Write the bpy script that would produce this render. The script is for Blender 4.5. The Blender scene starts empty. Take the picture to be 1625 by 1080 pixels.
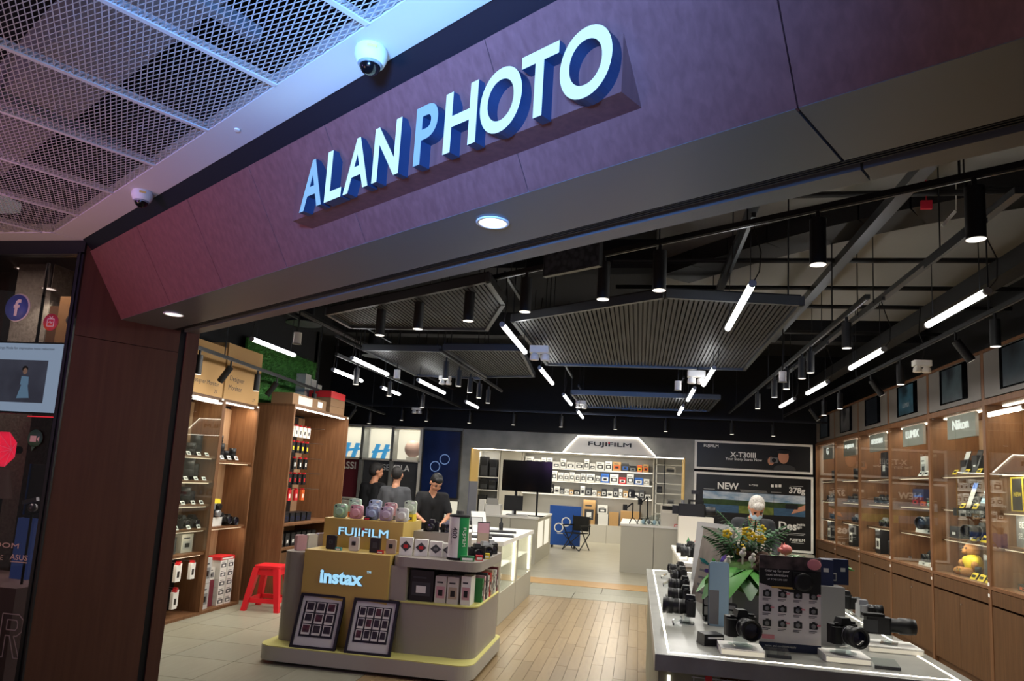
import bpy, bmesh, math, random
from mathutils import Vector, Matrix
PI = math.pi
scn = bpy.context.scene
COL = scn.collection
rnd = random.Random(7)
# ---------------------------------------------------------------- camera
# world: X right, Y into the shop, Z up; the camera stands at (0, 0, 1.65)
FPX, CXP, CYP, CAMH = 1110.0, 812.5, 610.0, 1.65
RX = Vector((0.9827430976, 0.1758598562, 0.0573525513))     # camera right, in world axes
RD = Vector((0.0316534311, 0.1455996814, -0.9888370913))    # camera down
RF = Vector((-0.1822472618, 0.9735882311, 0.1375205141))    # camera forward
cam_d = bpy.data.cameras.new('camera')
cam = bpy.data.objects.new('camera', cam_d); COL.objects.link(cam)
cam_d.sensor_fit = 'HORIZONTAL'; cam_d.sensor_width = 36.0
cam_d.lens = FPX / 1625.0 * 36.0
cam_d.shift_y = (CYP - 540.0) / 1625.0
cam_d.clip_start = 0.05; cam_d.clip_end = 200
cam.matrix_world = Matrix(((RX.x, -RD.x, -RF.x, 0), (RX.y, -RD.y, -RF.y, 0), (RX.z, -RD.z, -RF.z, CAMH), (0, 0, 0, 1)))
scn.camera = cam
CP = Vector((0, 0, CAMH))
# ---------------------------------------------------------------- world, exposure
w = bpy.data.worlds.new('world'); scn.world = w; w.use_nodes = True
w.node_tree.nodes['Background'].inputs[0].default_value = (0.70, 0.66, 0.66, 1)
w.node_tree.nodes['Background'].inputs[1].default_value = 0.17
scn.view_settings.view_transform = 'Standard'; scn.view_settings.look = 'None'
scn.view_settings.exposure = 0.0; scn.view_settings.gamma = 1.0
scn.view_settings.use_curve_mapping = False
def area(name, loc, size, power, color=(1, 1, 1), rot=(0, 0, 0), spread=PI, parent=None):
    d = bpy.data.lights.new(name, 'AREA'); d.shape = 'RECTANGLE'; d.size, d.size_y = size
    d.energy = power; d.color = color; d.spread = spread
    o = bpy.data.objects.new(name, d); COL.objects.link(o); o.location = loc; o.rotation_euler = rot
    if parent: o.parent = parent
    return o
def aim(o, target):
    o.rotation_euler = (Vector(target) - Vector(o.location)).to_track_quat('-Z', 'Y').to_euler()
    return o
# unseen area lamps added outside the frame to tint the fascia and ceiling border
aim(area('unseen_blue_lamp', (-.5, -.6, 2.2), (.8, .5), 46, (0.12, 0.36, 1.0), spread=.95), (-0.75, 1.85, 3.08))
aim(area('unseen_mauve_lamp', (-1.2, -1.6, .3), (2.6, 1.2), 10, (0.85, 0.7, 0.85), spread=1.6), (-1.6, 2.2, 3.08))
aim(area('unseen_warm_lamp', (-4.6, .2, .3), (2.0, 1.2), 20, (1.0, 0.58, 0.38), spread=1.6), (-3.6, 2.9, 3.08))
aim(area('unseen_violet_lamp', (-3.9, 1.35, 2.5), (.8, .4), 9, (0.55, 0.25, 1.0), spread=1.9), (-2.6, 3.5, 2.8))
# ---------------------------------------------------------------- helpers
def ray(px, py):
    return RX * (px - CXP) + RD * (py - CYP) + RF * FPX
def atZ(px, py, z): r = ray(px, py); return CP + r * ((z - CAMH) / r.z)
def atY(px, py, y): r = ray(px, py); return CP + r * (y / r.y)
def atX(px, py, x): r = ray(px, py); return CP + r * (x / r.x)
FT = Vector((.8466, -.5322, 0)); FN = Vector((.5322, .8466, 0)); FP = Vector((-3.538, 4.151, 0))
def fac(t, n, z): return FP + FT * t + FN * n + Vector((0, 0, z))
MATS = {}
def srgb(c):
    if isinstance(c, str):
        c = [int(c[i:i + 2], 16) / 255 for i in (0, 2, 4)]
    return tuple(((x / 12.92) if x <= .04045 else ((x + .055) / 1.055) ** 2.4) for x in c[:3]) + (1,)
def mat(name, col=None, rough=.6, metal=0, emit=0, spec=.5, kind=None, col2=None, scale=8, stretch=(1, 1, 1), bump=0, trans=0, alpha=1, ior=1.45, coat=0):
    if name in MATS: return MATS[name]
    m = bpy.data.materials.new(name); m.use_nodes = True; MATS[name] = m
    nt = m.node_tree; b = nt.nodes['Principled BSDF']
    c = srgb(col); b.inputs['Base Color'].default_value = c
    b.inputs['Roughness'].default_value = rough; b.inputs['Metallic'].default_value = metal
    b.inputs['Specular IOR Level'].default_value = spec; b.inputs['IOR'].default_value = ior
    b.inputs['Transmission Weight'].default_value = trans; b.inputs['Alpha'].default_value = alpha
    b.inputs['Coat Weight'].default_value = coat
    if emit:
        b.inputs['Emission Color'].default_value = c; b.inputs['Emission Strength'].default_value = emit
        m.cycles.emission_sampling = 'NONE' if emit > 3 else 'AUTO'
        if not kind and emit <= 3: b.inputs['Base Color'].default_value = (c[0] * .12, c[1] * .12, c[2] * .12, 1)
    if kind:
        tc = nt.nodes.new('ShaderNodeTexCoord'); mp = nt.nodes.new('ShaderNodeMapping')
        mp.inputs['Scale'].default_value = stretch
        nt.links.new(tc.outputs['Object'], mp.inputs['Vector'])
        if kind == 'noise':
            n = nt.nodes.new('ShaderNodeTexNoise'); n.inputs['Scale'].default_value = scale; n.inputs['Detail'].default_value = 6
        elif kind == 'wood':
            n = nt.nodes.new('ShaderNodeTexNoise'); n.inputs['Scale'].default_value = scale; n.inputs['Detail'].default_value = 5
            n.inputs['Distortion'].default_value = .4
        elif kind == 'voro':
            n = nt.nodes.new('ShaderNodeTexVoronoi'); n.inputs['Scale'].default_value = scale
        elif kind == 'wave':
            n = nt.nodes.new('ShaderNodeTexWave'); n.inputs['Scale'].default_value = scale; n.inputs['Distortion'].default_value = 3
        nt.links.new(mp.outputs[0], n.inputs['Vector'])
        r = nt.nodes.new('ShaderNodeValToRGB'); r.color_ramp.elements[0].position = .32; r.color_ramp.elements[1].position = .68
        r.color_ramp.elements[0].color = srgb(col2) if col2 else c; r.color_ramp.elements[1].color = c
        nt.links.new(n.outputs[0], r.inputs[0]); nt.links.new(r.outputs[0], b.inputs['Base Color'])
        if emit: nt.links.new(r.outputs[0], b.inputs['Emission Color'])
        if bump:
            bp = nt.nodes.new('ShaderNodeBump'); bp.inputs['Strength'].default_value = bump; bp.inputs['Distance'].default_value = .01
            nt.links.new(n.outputs[0], bp.inputs['Height']); nt.links.new(bp.outputs[0], b.inputs['Normal'])
    return m
def rmat(name, cols, rough=.5, spec=.4):
    """one material, a different tone for every object that wears it"""
    if name in MATS: return MATS[name]
    m = mat(name, cols[0], rough, spec=spec); nt = m.node_tree; b = nt.nodes['Principled BSDF']
    oi = nt.nodes.new('ShaderNodeObjectInfo'); r = nt.nodes.new('ShaderNodeValToRGB'); r.color_ramp.interpolation = 'LINEAR'
    while len(r.color_ramp.elements) < len(cols): r.color_ramp.elements.new(.5)
    for i, cc in enumerate(cols):
        r.color_ramp.elements[i].position = i / max(1, len(cols) - 1); r.color_ramp.elements[i].color = srgb(cc)
    tc = nt.nodes.new('ShaderNodeTexCoord'); n = nt.nodes.new('ShaderNodeTexNoise'); n.inputs['Scale'].default_value = 9; n.inputs['Detail'].default_value = 5
    mp = nt.nodes.new('ShaderNodeMapping'); mp.inputs['Scale'].default_value = (3, .5, 1); nt.links.new(tc.outputs['Object'], mp.inputs[0]); nt.links.new(mp.outputs[0], n.inputs[0])
    ad = nt.nodes.new('ShaderNodeMath'); ad.operation = 'MULTIPLY_ADD'; ad.inputs[1].default_value = .5; nt.links.new(n.outputs[0], ad.inputs[0])
    sc_ = nt.nodes.new('ShaderNodeMath'); sc_.operation = 'MULTIPLY_ADD'; sc_.inputs[1].default_value = .7; sc_.inputs[2].default_value = -.1
    nt.links.new(oi.outputs['Random'], sc_.inputs[0]); nt.links.new(sc_.outputs[0], ad.inputs[2])
    nt.links.new(ad.outputs[0], r.inputs[0]); nt.links.new(r.outputs[0], b.inputs['Base Color'])
    return m
def glassmat(name, tint, alpha, rough=.0):
    """thin clear sheet: mostly see-through, mirror-like reflections"""
    if name in MATS: return MATS[name]
    m = bpy.data.materials.new(name); m.use_nodes = True; MATS[name] = m; nt = m.node_tree; nt.nodes.clear()
    o = nt.nodes.new('ShaderNodeOutputMaterial'); tr = nt.nodes.new('ShaderNodeBsdfTransparent'); gl = nt.nodes.new('ShaderNodeBsdfGlossy'); mx = nt.nodes.new('ShaderNodeMixShader')
    lw = nt.nodes.new('ShaderNodeLayerWeight'); lw.inputs[0].default_value = .5
    fr = nt.nodes.new('ShaderNodeMath'); fr.operation = 'POWER'; fr.inputs[1].default_value = 4.5; nt.links.new(lw.outputs['Facing'], fr.inputs[0])
    ma = nt.nodes.new('ShaderNodeMath'); ma.operation = 'MULTIPLY_ADD'; ma.inputs[1].default_value = alpha; ma.inputs[2].default_value = 0.03
    tr.inputs[0].default_value = srgb(tint); gl.inputs['Roughness'].default_value = rough; gl.inputs[0].default_value = (1, 1, 1, 1)
    nt.links.new(fr.outputs[0], ma.inputs[0]); nt.links.new(ma.outputs[0], mx.inputs[0]); nt.links.new(tr.outputs[0], mx.inputs[1]); nt.links.new(gl.outputs[0], mx.inputs[2]); nt.links.new(mx.outputs[0], o.inputs[0])
    return m
_txt = {}
def textmesh(s, offset=0.0, res=3):
    res = 10 if len(s) == 1 else res
    k = (s, offset)
    if k in _txt: return _txt[k]
    if 'M' in s and offset > 0:      # the font's M cannot be fattened: overlay shifted copies instead
        vs, fs, W, Hh = textmesh(s, 0.0); V2, F2 = [], []
        for i, (dx, dy) in enumerate(((0, 0), (1, .6), (-1, -.6), (1, -.6), (-1, .6))):
            n0 = len(V2); V2 += [Vector((p.x + dx * offset, p.y + dy * offset, i * .00025)) for p in vs]; F2 += [tuple(a + n0 for a in f) for f in fs]
        _txt[k] = (V2, F2, W + 2 * offset, Hh + 1.2 * offset); return _txt[k]
    cu = bpy.data.curves.new('t', 'FONT'); cu.body = s; cu.size = 1; cu.offset = offset; cu.resolution_u = res; cu.align_x = 'CENTER'; cu.align_y = 'CENTER'
    o = bpy.data.objects.new('t', cu); COL.objects.link(o)
    dg = bpy.context.evaluated_depsgraph_get(); me = bpy.data.meshes.new_from_object(o.evaluated_get(dg))
    vs = [v.co.copy() for v in me.vertices]; fs = [tuple(p.vertices) for p in me.polygons]
    bpy.data.objects.remove(o); bpy.data.curves.remove(cu); bpy.data.meshes.remove(me)
    xs = [v.x for v in vs] or [0]; ys = [v.y for v in vs] or [0]
    cx, cy = (min(xs) + max(xs)) / 2, (min(ys) + max(ys)) / 2
    vs = [Vector((v.x - cx, v.y - cy, 0)) for v in vs]
    _txt[k] = (vs, fs, max(xs) - min(xs), max(ys) - min(ys)); return _txt[k]
class MB:
    def __init__(s, *mats):
        s.v, s.f, s.fm, s.sm = [], [], [], []; s.mats = []; s.cur = 0; s.T = Matrix.Identity(4)
        for m in mats: s.mats.append(m)
    def mat(s, m):
        if isinstance(m, str): m = MATS[m]
        if m not in s.mats: s.mats.append(m)
        s.cur = s.mats.index(m); return s
    def tf(s, loc=(0, 0, 0), rot=(0, 0, 0)):
        from mathutils import Euler
        s.T = Matrix.Translation(loc) @ Euler(rot).to_matrix().to_4x4(); return s
    def add(s, vs, fs, smooth=False):
        k = len(s.v); s.v += [s.T @ Vector(v) for v in vs]
        for f in fs: s.f.append(tuple(i + k for i in f)); s.fm.append(s.cur); s.sm.append(smooth)
        return s
    def box(s, x0, x1, y0, y1, z0, z1):
        v = [(x, y, z) for z in (z0, z1) for y in (y0, y1) for x in (x0, x1)]
        return s.add(v, [(0, 2, 3, 1), (4, 5, 7, 6), (0, 1, 5, 4), (2, 6, 7, 3), (0, 4, 6, 2), (1, 3, 7, 5)])
    def frustum(s, x0, x1, y0, y1, z0, z1, ix=0, iy=0):
        v = [(x0, y0, z0), (x1, y0, z0), (x0, y1, z0), (x1, y1, z0), (x0 + ix, y0 + iy, z1), (x1 - ix, y0 + iy, z1), (x0 + ix, y1 - iy, z1), (x1 - ix, y1 - iy, z1)]
        return s.add(v, [(0, 2, 3, 1), (4, 5, 7, 6), (0, 1, 5, 4), (2, 6, 7, 3), (0, 4, 6, 2), (1, 3, 7, 5)])
    def rbox(s, x0, x1, y0, y1, z0, z1, r=.01, ax='z', seg=4):
        """box with rounded corners around one axis"""
        def ring(a0, a1, b0, b1):
            rr = min(r, (a1 - a0) / 2.001, (b1 - b0) / 2.001); out = []
            for (ca, cb, st) in ((a1 - rr, b1 - rr, 0), (a0 + rr, b1 - rr, 1), (a0 + rr, b0 + rr, 2), (a1 - rr, b0 + rr, 3)):
                for i in range(seg + 1):
                    an = (st + i / seg) * PI / 2; out.append((ca + rr * math.cos(an), cb + rr * math.sin(an)))
            return out
        if ax == 'z': P = ring(x0, x1, y0, y1); lo, hi = z0, z1; g = lambda p, h: (p[0], p[1], h)
        elif ax == 'y': P = ring(x0, x1, z0, z1)[::-1]; lo, hi = y0, y1; g = lambda p, h: (p[0], h, p[1])
        else: P = ring(y0, y1, z0, z1); lo, hi = x0, x1; g = lambda p, h: (h, p[0], p[1])
        n = len(P); v = [g(p, lo) for p in P] + [g(p, hi) for p in P]
        f = [tuple(range(n))[::-1], tuple(range(n, 2 * n))] + [(i, (i + 1) % n, n + (i + 1) % n, n + i) for i in range(n)]
        return s.add(v, f)
    def prism(s, pts, d):
        """planar polygon (3-D points) extruded by vector d"""
        n = len(pts); d = Vector(d); P = [Vector(p) for p in pts]; nrm = Vector((0, 0, 0))
        for i in range(n): nrm += P[i].cross(P[(i + 1) % n])
        if nrm.dot(d) < 0: P = P[::-1]
        v = P + [p + d for p in P]
        return s.add(v, [tuple(range(n))[::-1], tuple(range(n, 2 * n))] + [(i, (i + 1) % n, n + (i + 1) % n, n + i) for i in range(n)])
    def bar(s, p, q, w=.02, h=None, up=(0, 0, 1)):
        p, q = Vector(p), Vector(q); h = h or w; d = (q - p).normalized(); u = Vector(up)
        if abs(d.dot(u)) > .98: u = Vector((1, 0, 0))
        a = d.cross(u).normalized() * (w / 2); b = a.cross(d).normalized() * (h / 2)
        v = [p - a - b, p + a - b, p + a + b, p - a + b, q - a - b, q + a - b, q + a + b, q - a + b]
        return s.add(v, [(0, 1, 2, 3), (7, 6, 5, 4), (0, 4, 5, 1), (1, 5, 6, 2), (2, 6, 7, 3), (3, 7, 4, 0)])
    def cyl(s, p, q, r, r2=None, seg=14, cap=True):
        p, q = Vector(p), Vector(q); r2 = r if r2 is None else r2; d = (q - p).normalized(); u = Vector((0, 0, 1)) if abs(d.z) < .95 else Vector((1, 0, 0))
        a = d.cross(u).normalized(); b = d.cross(a).normalized(); v = []
        for (c, rr) in ((p, r), (q, r2)):
            for i in range(seg): an = 2 * PI * i / seg; v.append(c + a * rr * math.cos(an) + b * rr * math.sin(an))
        s.add(v, [(i, (i + 1) % seg, seg + (i + 1) % seg, seg + i) for i in range(seg)], True)
        if cap: s.add(v[:seg], [tuple(range(seg))[::-1]]); s.add(v[seg:], [tuple(range(seg))])
        return s
    def lathe(s, prof, c=(0, 0, 0), ax='z', seg=18):
        v = []; c = Vector(c); n = len(prof)
        for (r, h) in prof:
            for i in range(seg):
                an = 2 * PI * i / seg; x, y = r * math.cos(an), r * math.sin(an)
                v.append(c + (Vector((x, y, h)) if ax == 'z' else Vector((x, -h, y)) if ax == 'y' else Vector((h, x, y))))
        f = [(j * seg + i, j * seg + (i + 1) % seg, (j + 1) * seg + (i + 1) % seg, (j + 1) * seg + i) for j in range(n - 1) for i in range(seg)]
        s.add(v, f, True)
        if prof[0][0] > 1e-5: s.add(v[:seg], [tuple(range(seg))[::-1]])
        if prof[-1][0] > 1e-5: s.add(v[-seg:], [tuple(range(seg))])
        return s
    def sph(s, c, r, seg=14, rings=9):
        rx, ry, rz = (r, r, r) if not hasattr(r, '__len__') else r; v = [(c[0], c[1], c[2] - rz)]
        for j in range(1, rings):
            ph = -PI / 2 + PI * j / rings
            for i in range(seg): th = 2 * PI * i / seg; v.append((c[0] + rx * math.cos(ph) * math.cos(th), c[1] + ry * math.cos(ph) * math.sin(th), c[2] + rz * math.sin(ph)))
        v.append((c[0], c[1], c[2] + rz)); f = []
        for i in range(seg): f.append((0, 1 + (i + 1) % seg, 1 + i)); f.append((len(v) - 1, 1 + (rings - 2) * seg + i, 1 + (rings - 2) * seg + (i + 1) % seg))
        for j in range(rings - 2):
            for i in range(seg): a = 1 + j * seg + i; b = 1 + j * seg + (i + 1) % seg; f.append((a, b, b + seg, a + seg))
        return s.add(v, f, True)
    def tube(s, pts, r, seg=7):
        P = [Vector(p) for p in pts]; rings = []; v = []
        for k, p in enumerate(P):
            d = (P[min(k + 1, len(P) - 1)] - P[max(k - 1, 0)]).normalized(); u = Vector((0, 0, 1)) if abs(d.z) < .9 else Vector((0, 1, 0))
            a = d.cross(u).normalized(); b = d.cross(a).normalized()
            for i in range(seg): an = 2 * PI * i / seg; v.append(p + a * r * math.cos(an) + b * r * math.sin(an))
        f = [(j * seg + i, j * seg + (i + 1) % seg, (j + 1) * seg + (i + 1) % seg, (j + 1) * seg + i) for j in range(len(P) - 1) for i in range(seg)]
        s.add(v, f, True); s.add(v[:seg], [tuple(range(seg))]); s.add(v[-seg:], [tuple(range(seg))[::-1]]); return s
    def text(s, st, loc, width=None, height=None, right=(1, 0, 0), up=(0, 0, 1), depth=.002, bold=0.0, sides=True):
        """flat lettering, raised by depth; the front looks along right x up"""
        vs, fs, W, Hh = textmesh(st, bold); r, u = Vector(right).normalized(), Vector(up).normalized(); nn = r.cross(u)
        kx = (width / W) if width else None; ky = (height / Hh) if height else None
        kx = kx or ky; ky = ky or kx; L = Vector(loc)
        v = [L + r * p.x * kx + u * p.y * ky + nn * (depth + p.z) for p in vs]; s.add(v, fs)
        if depth > .004 and sides:
            cnt = {}
            for f in fs:
                for a, b in zip(f, f[1:] + f[:1]): cnt[(a, b)] = 1
            base = [L + r * p.x * kx + u * p.y * ky for p in vs]; ed = [(a, b) for (a, b) in cnt if (b, a) not in cnt]
            n = len(vs); s.add(v + base, [(b, a, a + n, b + n) for (a, b) in ed])
        return s
    def mesh(s, name='m'):
        me = bpy.data.meshes.new(name); me.from_pydata([tuple(v) for v in s.v], [], s.f)
        for m in s.mats: me.materials.append(MATS[m] if isinstance(m, str) else m)
        me.polygons.foreach_set('material_index', s.fm); me.polygons.foreach_set('use_smooth', s.sm); me.update(); return me
    def build(s, name, parent=None, loc=None, rot=None, bevel=0, kind=None, label=None, cat=None, group=None):
        return ob(name, s.mesh(name), parent, loc, rot, bevel, kind, label, cat, group)
def ob(name, me, parent=None, loc=None, rot=None, bevel=0, kind=None, label=None, cat=None, group=None):
    o = bpy.data.objects.new(name, me); COL.objects.link(o)
    if parent: o.parent = parent
    if loc is not None: o.location = loc
    if rot is not None: o.rotation_euler = rot
    if bevel:
        b = o.modifiers.new('bevel', 'BEVEL'); b.width = bevel; b.segments = 2; b.limit_method = 'ANGLE'
    if kind: o['kind'] = kind
    if label: o['label'] = label
    if cat: o['category'] = cat
    if group: o['group'] = group
    return o
def thing(name, label, cat, loc=(0, 0, 0), rot=(0, 0, 0), group=None):
    o = bpy.data.objects.new(name, None); COL.objects.link(o); o.empty_display_size = .05; o.location = loc
    o.rotation_euler = rot if hasattr(rot, '__len__') else (0, 0, rot)
    o['label'] = label; o['category'] = cat
    if group: o['group'] = group
    return o
_cache = {}
def place(key, builder, name, label, cat, loc, rot=0, scale=1, group=None):
    """builder() -> [(part name, MB, index of parent part or None)]; meshes are shared between copies"""
    if key not in _cache: _cache[key] = [(n, m.mesh(n), p) for (n, m, p) in builder()]
    parts = _cache[key]
    if len(parts) == 1:
        o = ob(name, parts[0][1], None, loc, rot if hasattr(rot, '__len__') else (0, 0, rot), label=label, cat=cat, group=group)
    else:
        o = thing(name, label, cat, loc, rot, group); made = []
        for (n, me, p) in parts: made.append(ob(n, me, o if p is None else made[p]))
    o.scale = (scale,) * 3 if not hasattr(scale, '__len__') else scale
    return o
# ---------------------------------------------------------------- materials
mat('fascia_wood', '7c4e4a', .45, kind='wood', col2='6c423f', scale=3, stretch=(14, 14, .7), spec=.4)
mat('column_wood', '5c3c2e', .45, kind='wood', col2='523428', scale=3, stretch=(9, 9, .5), spec=.4)
mat('cab_wood', '7e593c', .5, kind='wood', col2='6a472d', scale=4, stretch=(9, 9, .6), spec=.3)
mat('cab_wood_dark', '65472d', .5, kind='wood', col2='573b24', scale=4, stretch=(9, 9, .6), spec=.3)
mat('cab_inner', 'ac8b6e', .55, kind='wood', col2='98785a', scale=4, stretch=(7, 7, .5), spec=.3)
mat('soffit_grey', '6f7073', .38, metal=.35, spec=.4)
mat('band_black', '14151c', .4)
mat('black', '0e0e10', .55)
mat('black_gloss', '0a0a0c', .15)
mat('dark_paint', '17181b', .75)
mat('ceiling_grey', '8c8a85', .85)
mat('ceiling_black', '0e1014', .9)
mat('dark_metal', '2a2c30', .45, metal=.5)
mat('rail_metal', '55585c', .35, metal=.7)
mat('white', 'e9e7e0', .5)
mat('white_paint', 'd8d6cf', .6)
mat('off_white', 'cfcabd', .55)
mat('ceiling_white', 'cfcac8', .6)
mat('mesh_metal', 'c4bdbb', .5, metal=.1)
mat('joint', '5a5148', .9)
mat('concrete', '8d8d88', .75, kind='noise', col2='727370', scale=2.5, bump=.15)
mat('vinyl', 'b9b3a0', .35, kind='noise', col2='a9a38f', scale=3, stretch=(.6, 3, 1), spec=.4)
mat('stone_top', 'a3a39c', .3, kind='noise', col2='8c8c86', scale=5, spec=.5, bump=.03)
mat('table_side', '8c8c74', .5, kind='noise', col2='7a7a66', scale=3)
mat('orange_strip', 'c79a55', .4, kind='wood', col2='b38544', scale=5, stretch=(1, 6, 1))
mat('portal_yellow', 'd8b25e', .6)
mat('portal_blue', '6f7280', .6)
mat('led', 'fff4e2', emit=9)
mat('led_warm', 'ffe6c0', emit=1.3)
mat('led_soft', 'fff6e6', emit=2.2)
mat('tube', 'ffffff', emit=14)
mat('light_panel', 'fff8e4', emit=1.25)
mat('grey_laminate', '9b948b', .5)
mat('cream_laminate', 'b5b1a2', .5)
mat('grey_plastic', '8c8c8c', .45)
mat('steel', 'b0b2b5', .3, metal=.9)
mat('screen_black', '07080b', .12, spec=.5)
mat('chrome', 'd8d8da', .12, metal=1)
mat('letters', 'c4f2f8', .5, emit=1.05)
mat('letters_blue', '8cc4f0', .5, emit=.85)
mat('letter_return', '24344e', .4)
glassmat('glass', 'f4f8f6', .75)
glassmat('window_glass', 'c9c4c6', 1.15)
glassmat('acrylic', 'eef2f2', .9)
rmat('plank', ['86704f', '917a58', '9c8562', '7f6849'], .3, .45)
rmat('stone_tile', ['8e8c7c', '9c9986', '8a8471'], .4, .4)
ST = 'structure'
# ---------------------------------------------------------------- floor, with its planks and tiles
fl = MB('joint').box(-9, 9, -9, 23.5, -.12, -.012).build('floor', kind=ST, label='shop floor of wood planks, stone tiles and pale vinyl')
PW, PL = .106, .93
pk = MB('plank').box(0, PW - .003, 0, PL - .004, -.012, 0).mesh('plank')
n = 0
for i in range(31):
    x = -2.18 + i * PW
    y = 5.0 - rnd.random() * PL
    while y < 10.66:
        me = pk
        if y + PL > 10.7: me = MB('plank').box(0, PW - .003, 0, 10.69 - y - .004, -.012, 0).mesh('plank')
        ob('plank', me, fl, (x, y, 0))
        y += PL
MB('plank').box(-9, 9, -9, 4.2, -.012, 0).build('concourse_paving', fl, kind='stuff')
MB('plank').box(1.12, 3.9, 4.2, 10.7, -.012, 0).build('plank_field', fl, kind='stuff')
tl = MB('stone_tile').box(0, .575, 0, .57, -.012, 0).mesh('tile')
for i in range(-2, 4):
    for j in range(-3, 9):
        x, y = -3.92 + i * .58, 6.31 + j * .575
        if x + .58 > -2.16 or y > 10.4: continue
        ob('tile', tl, fl, (x, y, 0))
tg = MB('stone_tile').box(0, 1.17, 0, .64, -.012, 0).mesh('tile')
for i in range(-5, 4):
    for j in range(2): ob('tile', tg, fl, (-.92 + i * 1.18 + (.4 if j else 0), 10.71 + j * .645, 0))
MB('orange_strip').box(-6.6, 3.9, 12.0, 12.68, -.012, .004).build('floor_strip', fl)
MB('vinyl').box(-6.6, 4, 12.68, 22.2, -.012, 0).build('vinyl_sheet', fl)
# ---------------------------------------------------------------- outer walls and ceiling of the shop
MB('dark_paint').box(3.78, 3.95, 1.6, 22.3, 0, 4.4).build('wall_right', kind=ST)
MB('dark_paint').box(-5.3, -5.12, 4.9, 10.3, 0, 4.4).box(-6.6, -6.45, 10.3, 14.2, 0, 4.4).box(-6.6, -5.12, 10.2, 10.35, 0, 4.4).build('wall_left', kind=ST)
MB('white_paint').box(-6.6, 3.9, 22.05, 22.3, 0, 4.4).build('wall_back', kind=ST)
cl = MB('ceiling_black').box(-6.6, 3.95, 4.2, 22.3, 4.3, 4.45).build('ceiling', kind=ST)
cl2 = MB('ceiling_grey').box(.1, 3.78, 3.0, 9.6, 4.0, 4.29).build('ceiling_slab', cl)
# portal wall with the lit header, at the end of the sales floor
pw = MB('concrete').box(-3.53, -3.33, 13.8, 13.95, 0, 2.66).box(.86, 1.03, 13.8, 13.95, 0, 2.66).box(-3.329, .859, 13.8, 13.95, 2.285, 2.66).build('wall_portal', kind=ST)
MB('portal_yellow').box(-3.345, -3.325, 13.79, 14.5, 1.62, 2.29).box(.845, .862, 13.79, 14.5, 1.5, 2.29).build('yellow_reveal', pw)
MB('portal_blue').box(-3.345, -3.325, 13.79, 14.5, 0, 1.62).box(.845, .862, 13.79, 14.5, 0, 1.5).build('grey_reveal', pw)
MB('led').box(-3.3, .84, 13.83, 13.86, 2.272, 2.284).build('led_line', pw)
MB('white_paint').box(-6.4, -3.36, 14.5, 14.6, 0, 2.62).box(.87, 3.78, 14.5, 14.6, 0, 2.62).build('wall_side', kind=ST)
MB('white_paint').box(-5.3, -5.2, 14.6, 22.05, 0, 2.7).box(1.65, 1.75, 14.6, 22.05, 0, 2.7).build('wall_alcove', kind=ST)
MB('ceiling_white').box(-5.3, 1.75, 13.95, 22.05, 2.72, 2.8).build('ceiling_alcove', kind=ST)
MB('ceiling_black').box(-6.6, 3.78, 13.7, 13.95, 2.66, 4.3).build('wall_bulkhead', kind=ST)
MB('ceiling_black').box(1.02, 3.78, 13.82, 13.95, 0, 2.66).box(-6.6, -3.5, 14.02, 14.1, 0, 2.66).build('wall_partition', kind=ST)
# ---------------------------------------------------------------- shopfront: inclined fascia, soffit, reveal column
TS = [.0, .83, 1.53, 2.19, 2.82, 3.72, 4.6, 5.5]
fs_ = MB('band_black').prism([fac(0, .02, 2.62), fac(5.5, .02, 2.62), fac(5.5, -.222, 3.02), fac(0, -.222, 3.02)], FN * .05).build('wall_fascia', kind=ST)
for a, b in zip(TS, TS[1:]):
    g = .002
    MB('fascia_wood').prism([fac(a + g, 0, 2.602), fac(b - g, 0, 2.602), fac(b - g, -.245, 3.018), fac(a + g, -.245, 3.018)], FN * .018).build('fascia_panel', fs_)
MB('band_black').prism([fac(-.0, -.225, 3.018), fac(5.5, -.225, 3.018), fac(5.5, -.30, 3.09), fac(0, -.30, 3.09)], FN * .2).build('trim_1', kind=ST)
sf = MB('soffit_grey').prism([fac(0, 0, 2.6), fac(4.594, 0, 2.6), fac(4.594, .345, 2.6), fac(0, .345, 2.6)], (0, 0, .03)).build('ceiling_soffit', kind=ST)
MB('soffit_grey').prism([fac(4.602, 0, 2.6), fac(5.5, 0, 2.6), fac(5.5, .345, 2.6), fac(4.602, .345, 2.6)], (0, 0, .03)).build('soffit_panel', sf)
MB('soffit_grey').prism([fac(0, .43, 2.6), fac(4.62, .43, 2.6), fac(4.62, .52, 2.6), fac(0, .52, 2.6)], (0, 0, .12)).prism([fac(4.628, .43, 2.6), fac(5.5, .43, 2.6), fac(5.5, .52, 2.6), fac(4.628, .52, 2.6)], (0, 0, .12)).build('inner_lip', sf)
tb = MB('black').prism([fac(0, .345, 2.66), fac(5.5, .345, 2.66), fac(5.5, .43, 2.66), fac(0, .43, 2.66)], (0, 0, .03))
for nn in (.352, .366, .38): tb.prism([fac(0, nn, 2.6), fac(5.5, nn, 2.6), fac(5.5, nn + .005, 2.6), fac(0, nn + .005, 2.6)], (0, 0, .062))
tb.build('shutter_track', sf)
MB('ceiling_black').prism([fac(0, .02, 2.64), fac(5.5, .02, 2.64), fac(5.5, .55, 2.75), fac(0, .55, 2.75)], (0, 0, 1.65)).build('wall_above_soffit', kind=ST)
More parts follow.
